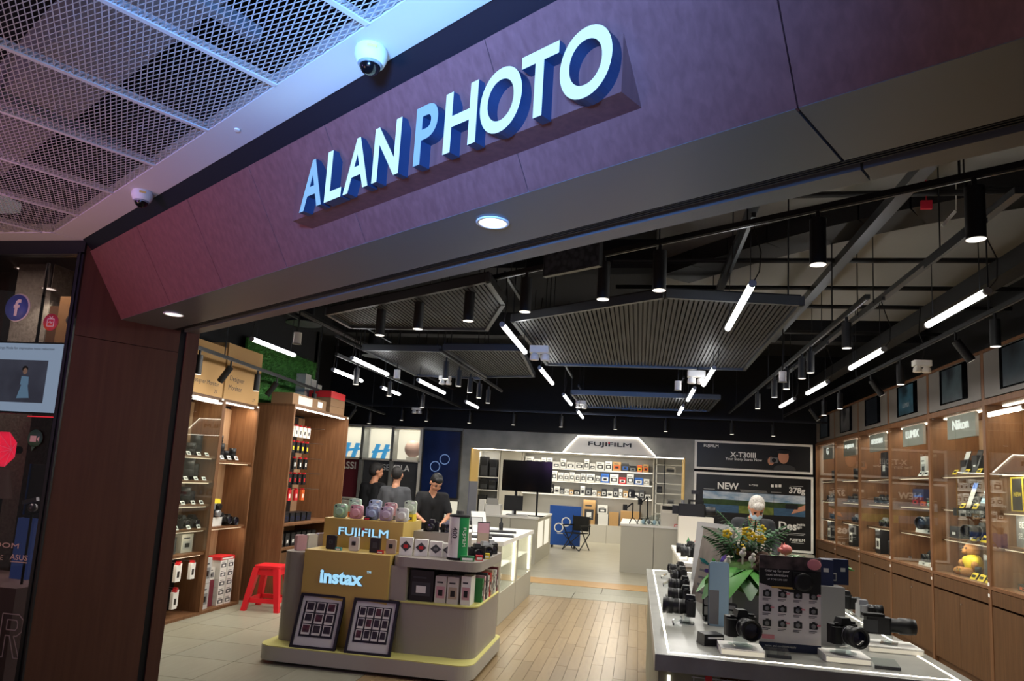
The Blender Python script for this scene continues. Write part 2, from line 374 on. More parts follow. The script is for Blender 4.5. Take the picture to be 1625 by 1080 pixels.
# reveal column (brown laminate), with a groove and a black guide rail
rv = MB('column_wood').prism([fac(0, -.275, 0), fac(0, .405, 0), fac(0, .405, 2.44), fac(0, -.275, 2.44)], FT * -.06).build('wall_reveal', kind=ST)
MB('column_wood').prism([fac(0, -.275, 2.444), fac(0, .405, 2.444), fac(0, .405, 3.09), fac(0, -.275, 3.09)], FT * -.06).build('upper_panel', rv)
MB('black').prism([fac(-.004, .405, 0), fac(-.004, .45, 0), fac(-.004, .45, 2.62), fac(-.004, .405, 2.62)], FT * -.05).build('guide_rail', rv)
MB('column_wood').prism([fac(.01, .45, 0), fac(.01, .54, 0), fac(.01, .54, 2.62), fac(.01, .45, 2.62)], FT * -.12).build('inner_panel', rv)
# mall ceiling: white border and expanded-metal panels between white bars
zc = 3.083
bd = MB('ceiling_white').prism([fac(-.0, -.30, zc), fac(6.5, -.30, zc), fac(6.5, -.462, zc), fac(-.02, -.462, zc)], (0, 0, .06)).build('ceiling_mall', kind=ST)
MB('ceiling_white').prism([(-3.68, 3.93, zc), (-3.82, 3.765, zc), (-7, 3.785, zc), (-7, 3.945, zc)], (0, 0, .06)).build('ceiling_border', bd)
dm = MB('mesh_metal'); cw, ch, th = .0214, .0321, .0036
W_, L_ = .578, 1.9
nx, ny = int(L_ / cw), 18
for j in range(ny):
    for i in range(nx * 2):
        u0, u1 = i * cw / 2, (i + 1) * cw / 2
        a = j * ch; up = (i + j) % 2 == 0
        v0, v1 = (a, a + ch) if up else (a + ch, a)
        dx, dy = u1 - u0, v1 - v0; L = math.hypot(dx, dy); ex, ey = -dy / L * th / 2, dx / L * th / 2
        z0, z1 = (0, .004)
        dm.add([(v0 + ey, -u0 - ex, z0), (v0 - ey, -u0 + ex, z0), (v1 - ey, -u1 + ex, z0), (v1 + ey, -u1 - ex, z0),
                (v0 - ey, -u0 + ex, z1), (v1 - ey, -u1 + ex, z1)], [(0, 1, 2, 3), (1, 4, 5, 2)])
dme = dm.mesh('mesh_sheet'); ang = math.atan2(FT.y, FT.x)
for k in range(-6, 7):
    t0 = .487 + .582 * k
    shp = dme
    if t0 > -.06:
        o = ob('mesh_sheet', shp, bd, fac(t0, -.464, zc + .004), (0, 0, ang)); o['kind'] = 'stuff'
        MB('ceiling_white').prism([fac(t0 - .011, -.46, zc), fac(t0 + .011, -.46, zc), fac(t0 + .011, -2.4, zc), fac(t0 - .011, -2.4, zc)], (0, 0, .03)).build('ceiling_bar', bd)
# clipped sheets left of the corner, in front of the window
for k in range(-5, 1):
    t0 = .487 + .582 * (k - 1); base = fac(t0, -.464, 0)
    nlim = .0
    q = dm_clip = MB('mesh_metal')
    for f in dm.f:
        P = [dm.v[i] for i in f]; w0 = fac(t0 + P[0].x, -.464 + P[0].y, 0)
        if w0.y < 3.765 and w0.x > -6.8: q.add([(p.x, p.y, p.z) for p in P], [tuple(range(len(P)))])
    if q.f:
        o = q.build('mesh_sheet', bd, fac(t0, -.464, zc + .004), (0, 0, ang)); o['kind'] = 'stuff'
    p0, p1 = fac(t0, -.46, zc), fac(t0, -2.4, zc)
    s_ = max(0, (p0.y - 3.77) / (p0.y - p1.y)); p0 = p0.lerp(p1, s_)
    if p0.x > -7: MB('ceiling_white').bar(p0 + Vector((0, 0, .015)), p1 + Vector((0, 0, .015)), .022, .03).build('ceiling_bar', bd)
pl_ = MB('ceiling_black').box(-8, 4, -4, 4.2, 3.75, 3.8).build('ceiling_plenum', kind=ST)
MB('grey_plastic').bar(fac(-1, -1.0, 3.42), fac(5, -.72, 3.42), .30, .2).build('air_duct', pl_)
MB('grey_plastic').bar(fac(1.2, -.5, 3.3), fac(1.5, -2.4, 3.3), .07, .05).bar(fac(2.7, -.5, 3.32), fac(2.9, -2.4, 3.32), .05, .05).build('cable_tray', pl_)
# ---------------------------------------------------------------- sign box and sign letters
sg = thing('shop_sign', 'glowing pale blue letters on brown box above the entrance', 'sign')
MB('fascia_wood').prism([fac(2.50, -.166, 2.711), fac(4.19, -.166, 2.711), fac(4.19, -.166, 2.885), fac(4.19, -.02, 2.66), fac(2.50, -.02, 2.66)][:2] + [fac(4.19, -.06, 2.711), fac(2.50, -.06, 2.711)], (0, 0, .175)).build('sign_box', sg)
for ch, a, b in [('A', 2.631, 2.794), ('L', 2.815, 2.93), ('A', 2.944, 3.105), ('N', 3.128, 3.284), ('P', 3.366, 3.481), ('H', 3.518, 3.671), ('O', 3.685, 3.862), ('T', 3.857, 4.0), ('O', 4.007, 4.187)]:
    m_ = 'letters_blue' if (ch, a) in (('A', 2.631), ('P', 3.366)) else 'letters'
    lt = MB('letter_return').text(ch, fac((a + b) / 2, -.166, 2.811), width=b - a, height=.213, right=FT, depth=.0445, bold=.022).build('letter', sg)
    MB(m_).text(ch, fac((a + b) / 2, -.166, 2.811), width=b - a, height=.213, right=FT, depth=.0452, bold=.022, sides=False).build('letter_face', lt)
d = area('sign_glow', fac(3.4, -.25, 2.82), (1.5, .2), 2.2, (.55, .85, 1.0), parent=None); aim(d, fac(3.4, -.8, 2.86))
# recessed downlights in the soffit
for nm, px, py in (('near the sign', 782, 352), ('beside the column', 276, 498)):
    p = atZ(px, py, 2.6)
    o = thing('downlight', 'round white recessed downlight in the grey soffit ' + nm, 'downlight', p)
    MB('white').lathe([(.062, -.001), (.062, -.006), (.052, -.006), (.052, -.001)], seg=28).build('ring', o)
    MB('led_soft').lathe([(.0, -.004), (.053, -.004), (.053, -.001)], seg=28).build('diffuser', o)
# ---------------------------------------------------------------- shop ceiling: lamps, rails, panels, pipes
TUBES = [(.63, 4.21, 1.22), (.71, 7.16, 1.2), (.63, 8.62, 1.2), (.61, 10.5, 1.2), (-1.12, 5.39, 1.2), (-1.1, 7.45, 1.2), (-1.07, 9.65, 1.18), (-1.05, 11.7, 1.2),
         (1.95, 4.34, .88), (1.94, 6.06, .95), (1.95, 7.85, .95), (1.91, 9.3, .9), (-3.8, 6.2, .9), (-3.15, 7.15, 1.15), (-3.77, 8.02, .95), (-3.71, 9.55, .8), (-2.88, 8.68, 1.3), (-2.8, 10.95, .9)]
def row(x):
    return 'over the long display table' if .5 < x < 1 else 'over the aisle beside the yellow island' if -1.5 < x < -.9 else 'in the row along the wall cabinets' if x > 1.5 else 'over the brown lens shelves' if x < -3.5 else 'over the white counters'
def tube_builder(L):
    def f():
        a = MB('tube').cyl((0, .02, 0), (0, L - .02, 0), .021, seg=12)
        e = [('end_cap', MB('grey_plastic').cyl((0, y0, 0), (0, y0 + .022, 0), .0225), None) for y0 in (0, L - .022)]
        c1 = [('hanging_wire', MB('dark_metal').cyl((0, y0, .02), (0, y0, .42), .003, seg=5), None) for y0 in (.1, L - .1)]
        hg = [('ceiling_rod', MB('dark_metal').cyl((0, y0, .43), (0, y0, 1.42), .005, seg=5), None) for y0 in (.25, L - .25)]
        c2 = MB('black').tube([(0, .02, .0), (.03, -.04, .06), (.04, -.03, .18), (.02, .02, .3), (0, .06, .42)], .004, 5)
        mt = MB('rail_metal').box(-.012, .012, .0, L, .41, .44)
        return [('glow_tube', a, None), ('power_cord', c2, None), ('mounting_rail', mt, None)] + e + c1 + hg
    return f
for x, y, L in TUBES:
    o = place('tube%.2f' % L, tube_builder(L), 'tube_light', 'white glowing tube light hung on wires ' + row(x), 'tube light', (x, y, 2.9), group='tube lights ' + row(x))
    area('tube_lamp', (0, L / 2, -.035), (.04, L * .95), 20, (1, .96, .88), parent=o)
# ribbed acoustic panels in metal frames
mat('slat_black', '232427', .55)
def ceiling_panel(poly, z, label, pitch=.038):
    o = thing('ceiling_panel', label, 'ceiling panel', (poly[0][0], poly[0][1], z), group=None)
    X0, Y0 = poly[0]
    P = [Vector((x - X0, y - Y0, 0)) for x, y in poly]
    for a, b in zip(P, P[1:] + P[:1]):
        d = (b - a).normalized() * .02
        MB('rail_metal').bar(a - d, b + d, .035, .07).build('frame_bar', o)
    MB('black').prism([p + Vector((0, 0, .03)) for p in P], (0, 0, .02)).build('backing', o)
    xs = [p.x for p in P]; x = min(xs) + pitch / 2
    sl = MB('slat_black').box(-.013, .013, 0, 1, -.012, .03).mesh('slat')
    while x < max(xs):
        ys = []
        for a, b in zip(P, P[1:] + P[:1]):
            if (a.x - x) * (b.x - x) < 0: ys.append(a.y + (b.y - a.y) * (x - a.x) / (b.x - a.x))
        if len(ys) >= 2 and max(ys) - min(ys) > .05:
            s = ob('slat', sl, o, (x, min(ys), 0)); s.scale = (1, max(ys) - min(ys), 1)
        x += pitch
    for p in P:
        MB('dark_metal').cyl((p.x * .96, p.y, .04), (p.x * .96, p.y, 4.3 - z), .006, seg=6).build('hanger', o)
ceiling_panel([(-1.15, 6.02), (.15, 5.17), (1.145, 5.35), (1.15, 8.26), (-1.13, 8.26)], 3.1, 'large black ribbed ceiling panel with a pointed front edge')
ceiling_panel([(-2.9, 5.95), (-1.13, 4.85), (-1.14, 5.5), (-1.5, 6.5), (-2.9, 6.5)], 3.12, 'slanted black ribbed ceiling panel beside the pointed one')
ceiling_panel([(-3.2, 7.58), (-2.27, 7.56), (-2.19, 9.6), (-3.17, 9.47)], 3.1, 'black ribbed ceiling panel above the green grass wall')
ceiling_panel([(-2.2, 7.5), (-1.32, 7.45), (-1.45, 9.3), (-2.15, 9.5)], 3.11, 'narrow black ribbed ceiling panel between two tube light rows')
ceiling_panel([(-1.08, 10.92), (1.16, 10.9), (1.16, 12.65), (-1.04, 12.75)], 3.1, 'rear black ribbed ceiling panel in front of the lit header', .05)
# track rails and cylinder spotlights
def rail(p, q, label, w=.034):
    o = thing('track_rail', label, 'track rail', p); q = Vector(q) - Vector(p); d = q.normalized()
    MB('black').bar((0, 0, 0), q, w, .032).build('rail', o)
    MB('rail_metal').bar(Vector((0, 0, -.018)) + d * .02, q - d * .02 + Vector((0, 0, -.018)), .012, .006).build('contact_strip', o)
    for k in (.12, .5, .88): MB('dark_metal').cyl(q * k, q * k + Vector((0, 0, 4.0 - p[2])), .006, seg=6).build('hanger', o)
    return o
def spot_builder(L=.25, r=.042, tilt=0):
    def f():
        st = MB('black').cyl((0, 0, L + .048), (0, 0, L), .012, seg=8)
        b = MB('black').cyl((0, 0, 0), (0, 0, L), r, seg=20)
        rg = MB('led_soft').lathe([(r * .97, -.002), (r * .3, -.002)], seg=20)
        return [('body', b, None), ('stem', st, None), ('lens_ring', rg, 0)]
    return f
def tilt_builder():
    c, s = math.cos(.6), math.sin(.6)
    b = MB('black').cyl((0, 0, .2), (.2 * s, 0, .2 - .2 * c), .035, seg=18)
    st = MB('black').cyl((0, 0, .2), (0, 0, .278), .01, seg=8)
    rg = MB('led_soft').cyl((.2 * s, 0, .2 - .2 * c), (.201 * s, 0, .2 - .201 * c), .03, seg=18)
    return [('body', b, None), ('stem', st, None), ('lens_ring', rg, 0)]
p0, p1 = fac(-.6, 2.06, 3.19), fac(5.3, 2.06, 3.19)
rail(p0, p1, 'long black track rail parallel to the shopfront')
for i, (px, py) in enumerate([(1545, 373), (1296, 418), (1050, 462), (958, 475), (832, 494), (740, 508), (660, 521), (592, 529)]):
    p = atZ(px, py, 2.88); tt = (p - FP).dot(FT); p = fac(tt, 2.06, 2.88)
    place('spot_front', spot_builder(), 'spotlight', 'black cylinder spotlight on the track behind the shopfront', 'spotlight', p, group='spotlights on the front track')
    if i in (0, 1, 3, 4):
        d = bpy.data.lights.new('spot_lamp', 'SPOT'); d.energy = 30; d.spot_size = 1.0; d.spot_blend = .6; d.shadow_soft_size = .04; d.color = (1, .93, .82)
        lo = bpy.data.objects.new('spot_lamp', d); COL.objects.link(lo); lo.location = (p.x, p.y, p.z - .01)
rail((2.53, 4.6, 3.1), (2.53, 13.2, 3.1), 'black track rail running along the wall cabinets')
for y, tl_ in ((5.55, 0), (6.2, 1), (7.45, 0), (8.35, 1), (9.6, 0), (10.4, 0), (11.2, 1)):
    if tl_: place('spot_tilt', tilt_builder, 'spotlight', 'tilted black spotlight aimed at the wall cabinets', 'spotlight', (2.53, y, 2.81), group='tilted cabinet spotlights')
    else: place('spot_s', spot_builder(.2, .035), 'spotlight', 'black spotlight hanging straight beside the wall cabinets', 'spotlight', (2.53, y, 2.83), group='straight cabinet spotlights')
rail((1.56, 5.2, 3.1), (1.56, 13.0, 3.1), 'black track rail above the long table edge facing the wall cabinets')
for y in (5.72, 6.9, 7.25, 8.0, 8.7, 9.9): place('spot_s', spot_builder(.2, .035), 'spotlight', 'black spotlight above the long table edge facing the wall cabinets', 'spotlight', (1.56, y, 2.83), group='spotlights above the long table')
rail((-4.42, 6.0, 2.82), (-4.9, 12.9, 2.82), 'black track rail close to the brown lens shelves')
for i, (y, tl_) in enumerate(((6.35, 0), (6.98, 1), (7.62, 0), (8.14, 1), (9.38, 0), (10.4, 1), (11.2, 1), (12.0, 0))):
    x = -4.42 - .48 * (y - 6) / 6.9
    if tl_: place('spot_tilt', tilt_builder, 'spotlight', 'tilted black spotlight on the track by the brown lens shelves', 'spotlight', (x, y, 2.53), PI, group='tilted spotlights by the lens shelves')
    else: place('spot_s', spot_builder(.2, .035), 'spotlight', 'straight black spotlight on the track by the brown lens shelves', 'spotlight', (x, y, 2.55), group='straight spotlights by the lens shelves')
rail((-2.25, 7.5, 3.08), (-2.2, 10.9, 3.08), 'short black track rail beside the narrow ribbed panel')
for y in (7.75, 8.35, 8.95, 9.5, 10.1): place('spot_s', spot_builder(.22, .035), 'spotlight', 'black spotlight in the row beside the narrow ribbed panel', 'spotlight', (-2.24, y, 2.79), group='spotlights beside the narrow panel')
rail((-5.9, 12.9, 2.98), (3.6, 12.9, 2.98), 'black track rail in front of the rear bulkhead')
for x in (-4.55, -4.05, -3.2, -2.35, -1.45, -.45, .45, 1.6, 2.3): place('spot_s', spot_builder(.2, .035), 'spotlight', 'small black spotlight in front of the rear bulkhead', 'spotlight', (x, 12.9, 2.71), group='spotlights before the bulkhead')
rail((-3.85, 6.2, 3.42), (-3.7, 13.4, 3.42), 'wide dark cable channel above the tube lights by the lens shelves', .09)
rail((-3.5, 7.5, 3.0), (-3.35, 12.8, 3.0), 'slim track rail above the white counters')
for y in (8.1, 9.2, 10.6): place('spot_s', spot_builder(.2, .035), 'spotlight', 'black spotlight on the slim track above the white counters', 'spotlight', (-3.5 + .15 * (y - 7.5) / 5.3, y, 2.735), group='spotlights above the white counters')
# beams, pipes and ducts under the slab
def pipe(name, p, q, w, h, label, cat, m='dark_metal', rnd_=False):
    b = MB(m)
    (b.cyl(p, q, w / 2) if rnd_ else b.bar(p, q, w, h))
    b.build(name, label=label, cat=cat)
pipe('steel_channel', (1.66, 3.4, 3.7), (1.66, 9.5, 3.7), .09, .07, 'grey steel channel running into the shop under the slab', 'channel', 'rail_metal')
pipe('steel_channel', (.745, 3.6, 3.7), (.745, 8.4, 3.7), .07, .05, 'slimmer grey steel channel above the pointed ribbed panel', 'channel', 'rail_metal')
for k, (y, z) in enumerate(((5.0, 3.78), (6.28, 3.72), (7.2, 3.74), (7.77, 3.7), (9.2, 3.74))):
    pipe('sprinkler_pipe', (-.3 if k != 3 else 1.4, y, z), (3.7, y, z), .045, .045, 'dark sprinkler pipe crossing under the grey slab', 'pipe', 'black', True)
for o in list(bpy.data.objects):
    if o.name.startswith('sprinkler_pipe'): o['group'] = 'sprinkler pipes under the slab'
pipe('air_duct', (2.78, 4.2, 3.52), (2.78, 13.4, 3.52), .16, .14, 'long dark air duct above the wall cabinets', 'duct', 'black')
pipe('cable_tray', (1.97, 4.0, 3.362), (1.97, 11.5, 3.362), .05, .04, 'thin cable tray carrying the lamps beside the wall cabinets', 'tray', 'rail_metal')
b = MB('black')
for k in range(8):
    a0, a1 = k / 8, (k + 1) / 8
    b.bar((2.6 - 2.3 * a0 ** 1.0, 5.2 + 1.1 * a0 + .9 * a0 * a0, 3.9), (2.6 - 2.3 * a1, 5.2 + 1.1 * a1 + .9 * a1 * a1, 3.9), .4, .16)
b.build('flexible_duct', label='curved black duct crossing the grey slab', cat='duct')
pipe('ceiling_beam', (-4.5, 6.95, 3.98), (.1, 6.95, 3.98), .22, .3, 'dark cross beam behind the pointed ribbed panel', 'beam', 'dark_paint')
pipe('ceiling_beam', (-5.0, 10.15, 3.98), (3.7, 10.15, 3.98), .25, .35, 'dark cross beam in the middle of the shop ceiling', 'beam', 'dark_paint')
pipe('main_duct', (-4.92, 5.6, 3.95), (-4.92, 10.0, 3.95), .34, .3, 'wide dark duct above the brown lens shelves', 'duct', 'dark_paint')
# round ceiling diffusers
for i, (px, py, z, r, lab) in enumerate([(482, 514, 3.45, .22, 'round dark air diffuser over the brown lens shelves'), (595, 565, 3.45, .2, 'round dark air diffuser over the white counters')]):
    p = atZ(px, py, z); o = thing('air_diffuser', lab, 'air diffuser', p)
    for k in range(3): MB('rail_metal').lathe([(r * (1 - .3 * k), .01 * k), (r * (1 - .3 * k), .015 + .01 * k), (r * (.88 - .3 * k), .04 + .01 * k), (r * (.88 - .3 * k), .035 + .01 * k)], seg=24).build('ring', o)
    MB('dark_metal').cyl((0, 0, .04), (0, 0, .9), .12).build('neck', o)
# small white lamps, cameras and speakers
def dome_cam(p, s, label, tag=True):
    o = thing('security_camera', label, 'camera', p)
    MB('white_paint').lathe([(.062 * s, 0), (.066 * s, -.012 * s), (.066 * s, -.035 * s), (.055 * s, -.062 * s), (.044 * s, -.068 * s)], seg=26).build('housing', o)
    MB('black_gloss').sph((0, 0, -.066 * s), (.043 * s, .043 * s, .043 * s), 20, 12).build('dome', o)
    MB('grey_plastic').lathe([(.046 * s, -.06 * s), (.05 * s, -.066 * s), (.045 * s, -.074 * s)], seg=26).build('collar', o)
    l = MB('portal_yellow'); l.tf((0, 0, -.022 * s), (0, 0, 0)); d = Vector((-p.x, -p.y, 0)).normalized(); r_ = Vector((-d.y, d.x, 0)); c = d * .0668 * s
    l.add([c - r_ * .02 * s + Vector((0, 0, -.006)), c + r_ * .02 * s + Vector((0, 0, -.006)), c + r_ * .02 * s + Vector((0, 0, .006)), c - r_ * .02 * s + Vector((0, 0, .006))], [(0, 1, 2, 3)]).build('sticker', o)
dome_cam(fac(3.30, -.375, zc), .85, 'white dome security camera on the ceiling border above the sign')
dome_cam(fac(1.245, -.37, zc), .8, 'white dome security camera on the ceiling border near the corner')
MB('white').cyl(fac(2.36, -.39, zc), fac(2.36, -.39, zc - .006), .012).build('ceiling_sensor', label='tiny white sensor on the ceiling border', cat='sensor')
for (px, py, z, lab) in [(472, 537, 3.0, 'white speaker hanging near the tube light over the monitor cartons'), (630, 594, 3.0, 'white speaker hanging near a tube light over the white counters'), (1242, 598, 3.0, 'white speaker hanging beside the pointed panel'), (1076, 612, 3.0, 'white speaker hanging behind the pointed panel')]:
    p = atZ(px, py, z - .06); o = thing('ceiling_speaker', lab, 'speaker', p)
    MB('white').cyl((0, 0, -.05), (0, 0, .06), .04, seg=16).build('housing', o); MB('black').cyl((0, 0, .06), (0, 0, .6), .008, seg=6).build('stem', o); MB('grey_plastic').lathe([(.041, -.05), (.046, -.055), (.03, -.057)], seg=16).build('rim', o)
for (px, py, z, s, lab) in [(856, 563, 2.95, 1.0, 'white projector unit between two aisle tube lights'), (922, 643, 3.0, .9, 'white camera unit beside the rear ribbed panel'), (1105, 601, 2.95, 1.0, 'white floodlight pair beside the pointed panel corner'), (706, 605, 2.95, .8, 'white spotlight cluster over the white counters'), (661, 652, 2.9, .9, 'white spotlight pair in front of the bulkhead'), (1463, 584, 2.95, .8, 'twin white emergency lamps above the wall cabinets')]:
    p = atZ(px, py, z); o = thing('ceiling_unit', lab, 'ceiling lamp', p)
    MB('white').rbox(-.1 * s, .1 * s, -.06 * s, .06 * s, .02, .09 * s, .02).build('housing', o)
    MB('white').lathe([(.02, 0), (.045 * s, -.02), (.05 * s, -.07 * s), (.04 * s, -.075 * s)], (-.05 * s, 0, .02), seg=16).build('lamp_head', o)
    MB('white').lathe([(.02, 0), (.045 * s, -.02), (.05 * s, -.07 * s), (.04 * s, -.075 * s)], (.06 * s, .02, .02), seg=16).build('lamp_head', o)
    MB('black').tube([(0, 0, .08 * s), (.03, 0, .2), (-.02, 0, .35), (0, 0, .6)], .006).build('cord', o)
# exit sign plate, red alarm tag, hanging tag
p = atZ(908, 410, 2.9); tt = (p - FP).dot(FT); nn = (p - FP).dot(FN)
o = thing('mirror_plate', 'dusty dark glass plate hanging behind the shutter track', 'plate', p, math.atan2(FT.y, FT.x))
mat('dusty_glass', '3a3f45', .3, kind='voro', col2='50565c', scale=30, metal=.4)
MB('dusty_glass').box(-.19, .19, -.012, .012, -.07, .07).build('glass_plate', o)
MB('rail_metal').box(-.196, .196, -.016, .016, -.078, -.07).box(-.196, -.19, -.016, .016, -.07, .07).box(.19, .196, -.016, .016, -.07, .07).build('frame', o)
MB('dark_metal').cyl((-.15, 0, .07), (-.15, 0, .6), .004, seg=5).cyl((.15, 0, .07), (.15, 0, .6), .004, seg=5).build('hanger', o)
mat('alarm_red', 'c02036', .5)
p = atY(1470, 325, 5.0); MB('alarm_red').box(-.035, .035, -.01, .01, -.03, .03).bar((0, 0, .03), (0, 0, .2), .006).build('alarm_tag', loc=p, label='small red alarm tag hanging from a pipe', cat='tag')
p = atY(1506, 343, 5.0); MB('white').prism([(-.05, 0, -.06), (-.035, 0, -.075), (.05, 0, .03), (.035, 0, .045)], (0, .006, 0)).bar((.045, 0, .04), (.05, 0, .25), .004).build('paper_tag', loc=p, label='white paper tag dangling from a chain', cat='tag')
# ---------------------------------------------------------------- small goods, built once per kind
mat('cam_black', '141416', .45); mat('cam_grip', '0c0c0d', .75); mat('lens_glass', '1a1a2c', .05, spec=.8); mat('cam_silver', 'a8aaae', .35, metal=.6)
mat('navy', '1a2446', .5); mat('red', 'c4262a', .45); mat('yellow', 'e6c92c', .5); mat('blue', '2c62b4', .5); mat('green', '2f7d46', .5); mat('pink', 'd98a92', .5); mat('teal', '3aa0a8', .5); mat('orange', 'd9642c', .5)
mat('cardboard', 'b08a58', .8, kind='noise', col2='a07a4a', scale=6); mat('cardboard_dark', '7d5f42', .8); mat('kraft', 'c29a66', .8)
mat('maroon', '6a2430', .6); mat('grey', '7d7d7d', .6); mat('dark_grey', '3c3d40', .6); mat('light_grey', 'b9b9b6', .6); mat('pale_blue', 'a9c6d6', .5); mat('tag_white', 'efeee8', .6); mat('tan', 'c39a6a', .7)
def cam_b(body='cam_black', R=.034, L=.07, top='cam_black', W=.135, Hh=.082):
    def f():
        b = MB(body).rbox(-W / 2, W / 2, -.022, .026, 0, Hh, .014)
        if top != body: b.mat(top).rbox(-W / 2 + .001, W / 2 - .001, -.021, .025, Hh - .02, Hh + .001, .014)
        g = MB('cam_grip').rbox(-W / 2 - .004, -W / 2 + .036, -.05, -.012, .002, Hh - .008, .012)
        h = MB(top).frustum(-.028, .028, -.03, .026, Hh - .002, Hh + .028, .008, .006)
        d = MB(top).cyl((W * .36, 0, Hh - .001), (W * .36, 0, Hh + .01), .014); d2 = MB(top).cyl((-W * .33, -.02, Hh - .001), (-W * .33, -.02, Hh + .007), .009)
        ln = MB('cam_black').lathe([(R * .86, .02), (R * .86, .02 + L * .15), (R * .94, .02 + L * .18), (R * .94, .02 + L * .5), (R * .9, .02 + L * .52), (R * .9, .02 + L * .58), (R, .02 + L * .62), (R * 1.02, .02 + L), (R * .9, .02 + L), (R * .84, .02 + L * .9)], (0, 0, .042), 'y', 20)
        rg = MB('grey_plastic').lathe([(R * .955, .02 + L * .3), (R * .955, .02 + L * .33)], (0, 0, .042), 'y', 20)
        gl = MB('lens_glass').lathe([(0, .02 + L * .93), (R * .5, .02 + L * .92), (R * .86, .02 + L * .88)], (0, 0, .042), 'y', 20)
        return [('body', b, None), ('grip', g, 0), ('viewfinder', h, 0), ('top_dial', d, 0), ('lens', ln, None), ('zoom_ring', rg, 4), ('lens_glass', gl, 4), ('shutter_button', d2, 0)]
    return f
def lens_b(R=.036, L=.1):
    def f():
        a = MB('cam_black').lathe([(R * .8, 0), (R * .82, L * .12), (R * .95, L * .16), (R * .95, L * .6), (R, L * .66), (R * 1.02, L), (R * .88, L), (R * .84, L * .94)], seg=18)
        r = MB('cam_grip').lathe([(R * .97, L * .25), (R * 1.0, L * .27), (R * 1.0, L * .45), (R * .97, L * .47)], seg=18)
        g = MB('lens_glass').lathe([(R * .86, L * .95), (R * .4, L * .975), (0, L * .98)], seg=18)
        return [('barrel', a, None), ('focus_ring', r, None), ('front_glass', g, None)]
    return f
def box_b(w, d, h, c, c2=None, art=True):
    def f():
        b = MB(c).box(-w / 2, w / 2, -d / 2, d / 2, 0, h)
        out = [('carton', b, None)]
        if c2:
            l = MB(c2).box(-w * .38, w * .38, -d / 2 - .001, -d / 2, h * .18, h * .62)
            if art: l.mat('cam_black' if c2 not in ('cam_black', 'dark_grey') else 'tag_white').box(-w * .2, w * .2, -d / 2 - .0018, -d / 2 - .001, h * .27, h * .5)
            l.mat('dark_grey').box(-w * .34, w * .2, -d / 2 - .001, -d / 2, h * .74, h * .8)
            out.append(('printed_label', l, None))
        return out
    return f
def tag_b(c='tag_white', w=.05, h=.032):
    def f():
        b = MB(c).prism([(-w / 2, 0, 0), (w / 2, 0, 0), (w / 2, h * .5, h * .85), (-w / 2, h * .5, h * .85)], (0, .003, .0015))
        t = MB('cam_black').prism([(-w * .32, h * .14 - .001, h * .3), (w * .3, h * .14 - .001, h * .3), (w * .3, h * .32 - .001, h * .62), (-w * .32, h * .32 - .001, h * .62)], (0, -.0006, .0004))
        return [('card', b, None), ('price_print', t, None)]
    return f
def board_b(w, h, cols, lean=.25):
    """leaning printed card with a foot behind it"""
    def f():
        s_, c_ = math.sin(lean), math.cos(lean)
        q = lambda x, z, o=0.: (x, z * s_ - o * c_, z * c_ + o * s_)
        b = MB('cam_black').prism([q(-w / 2, 0), q(w / 2, 0), q(w / 2, h), q(-w / 2, h)], (0, .006, 0))
        pr = MB(cols[0])
        n = len(cols)
        for i, cc in enumerate(cols): pr.mat(cc).prism([q(-w * .46, h * (.03 + .94 * i / n), .0005), q(w * .46, h * (.03 + .94 * i / n), .0005), q(w * .46, h * (.03 + .94 * (i + 1) / n), .0005), q(-w * .46, h * (.03 + .94 * (i + 1) / n), .0005)], (0, -.0008, 0))
        ft = MB('cam_black').prism([(-w * .3, .006, 0), (-w * .3, h * s_ * .7 + .01, h * c_ * .7), (-w * .3, h * s_ + .03, 0)], (w * .6, 0, 0))
        return [('board', b, None), ('print', pr, 0), ('foot', ft, None)]
    return f
def plinth_b(w=.2, d=.16, h=.04, c='white'):
    def f():
        a = MB(c).frustum(-w / 2, w / 2, -d / 2, d / 2, 0, h, .006, .006)
        t = MB('cam_black').box(-.025, .025, -d / 2 + .001, -d / 2 + .004, h * .3, h * .7)
        return [('block', a, None), ('price_print', t, None)]
    return f
R_ = -PI / 2
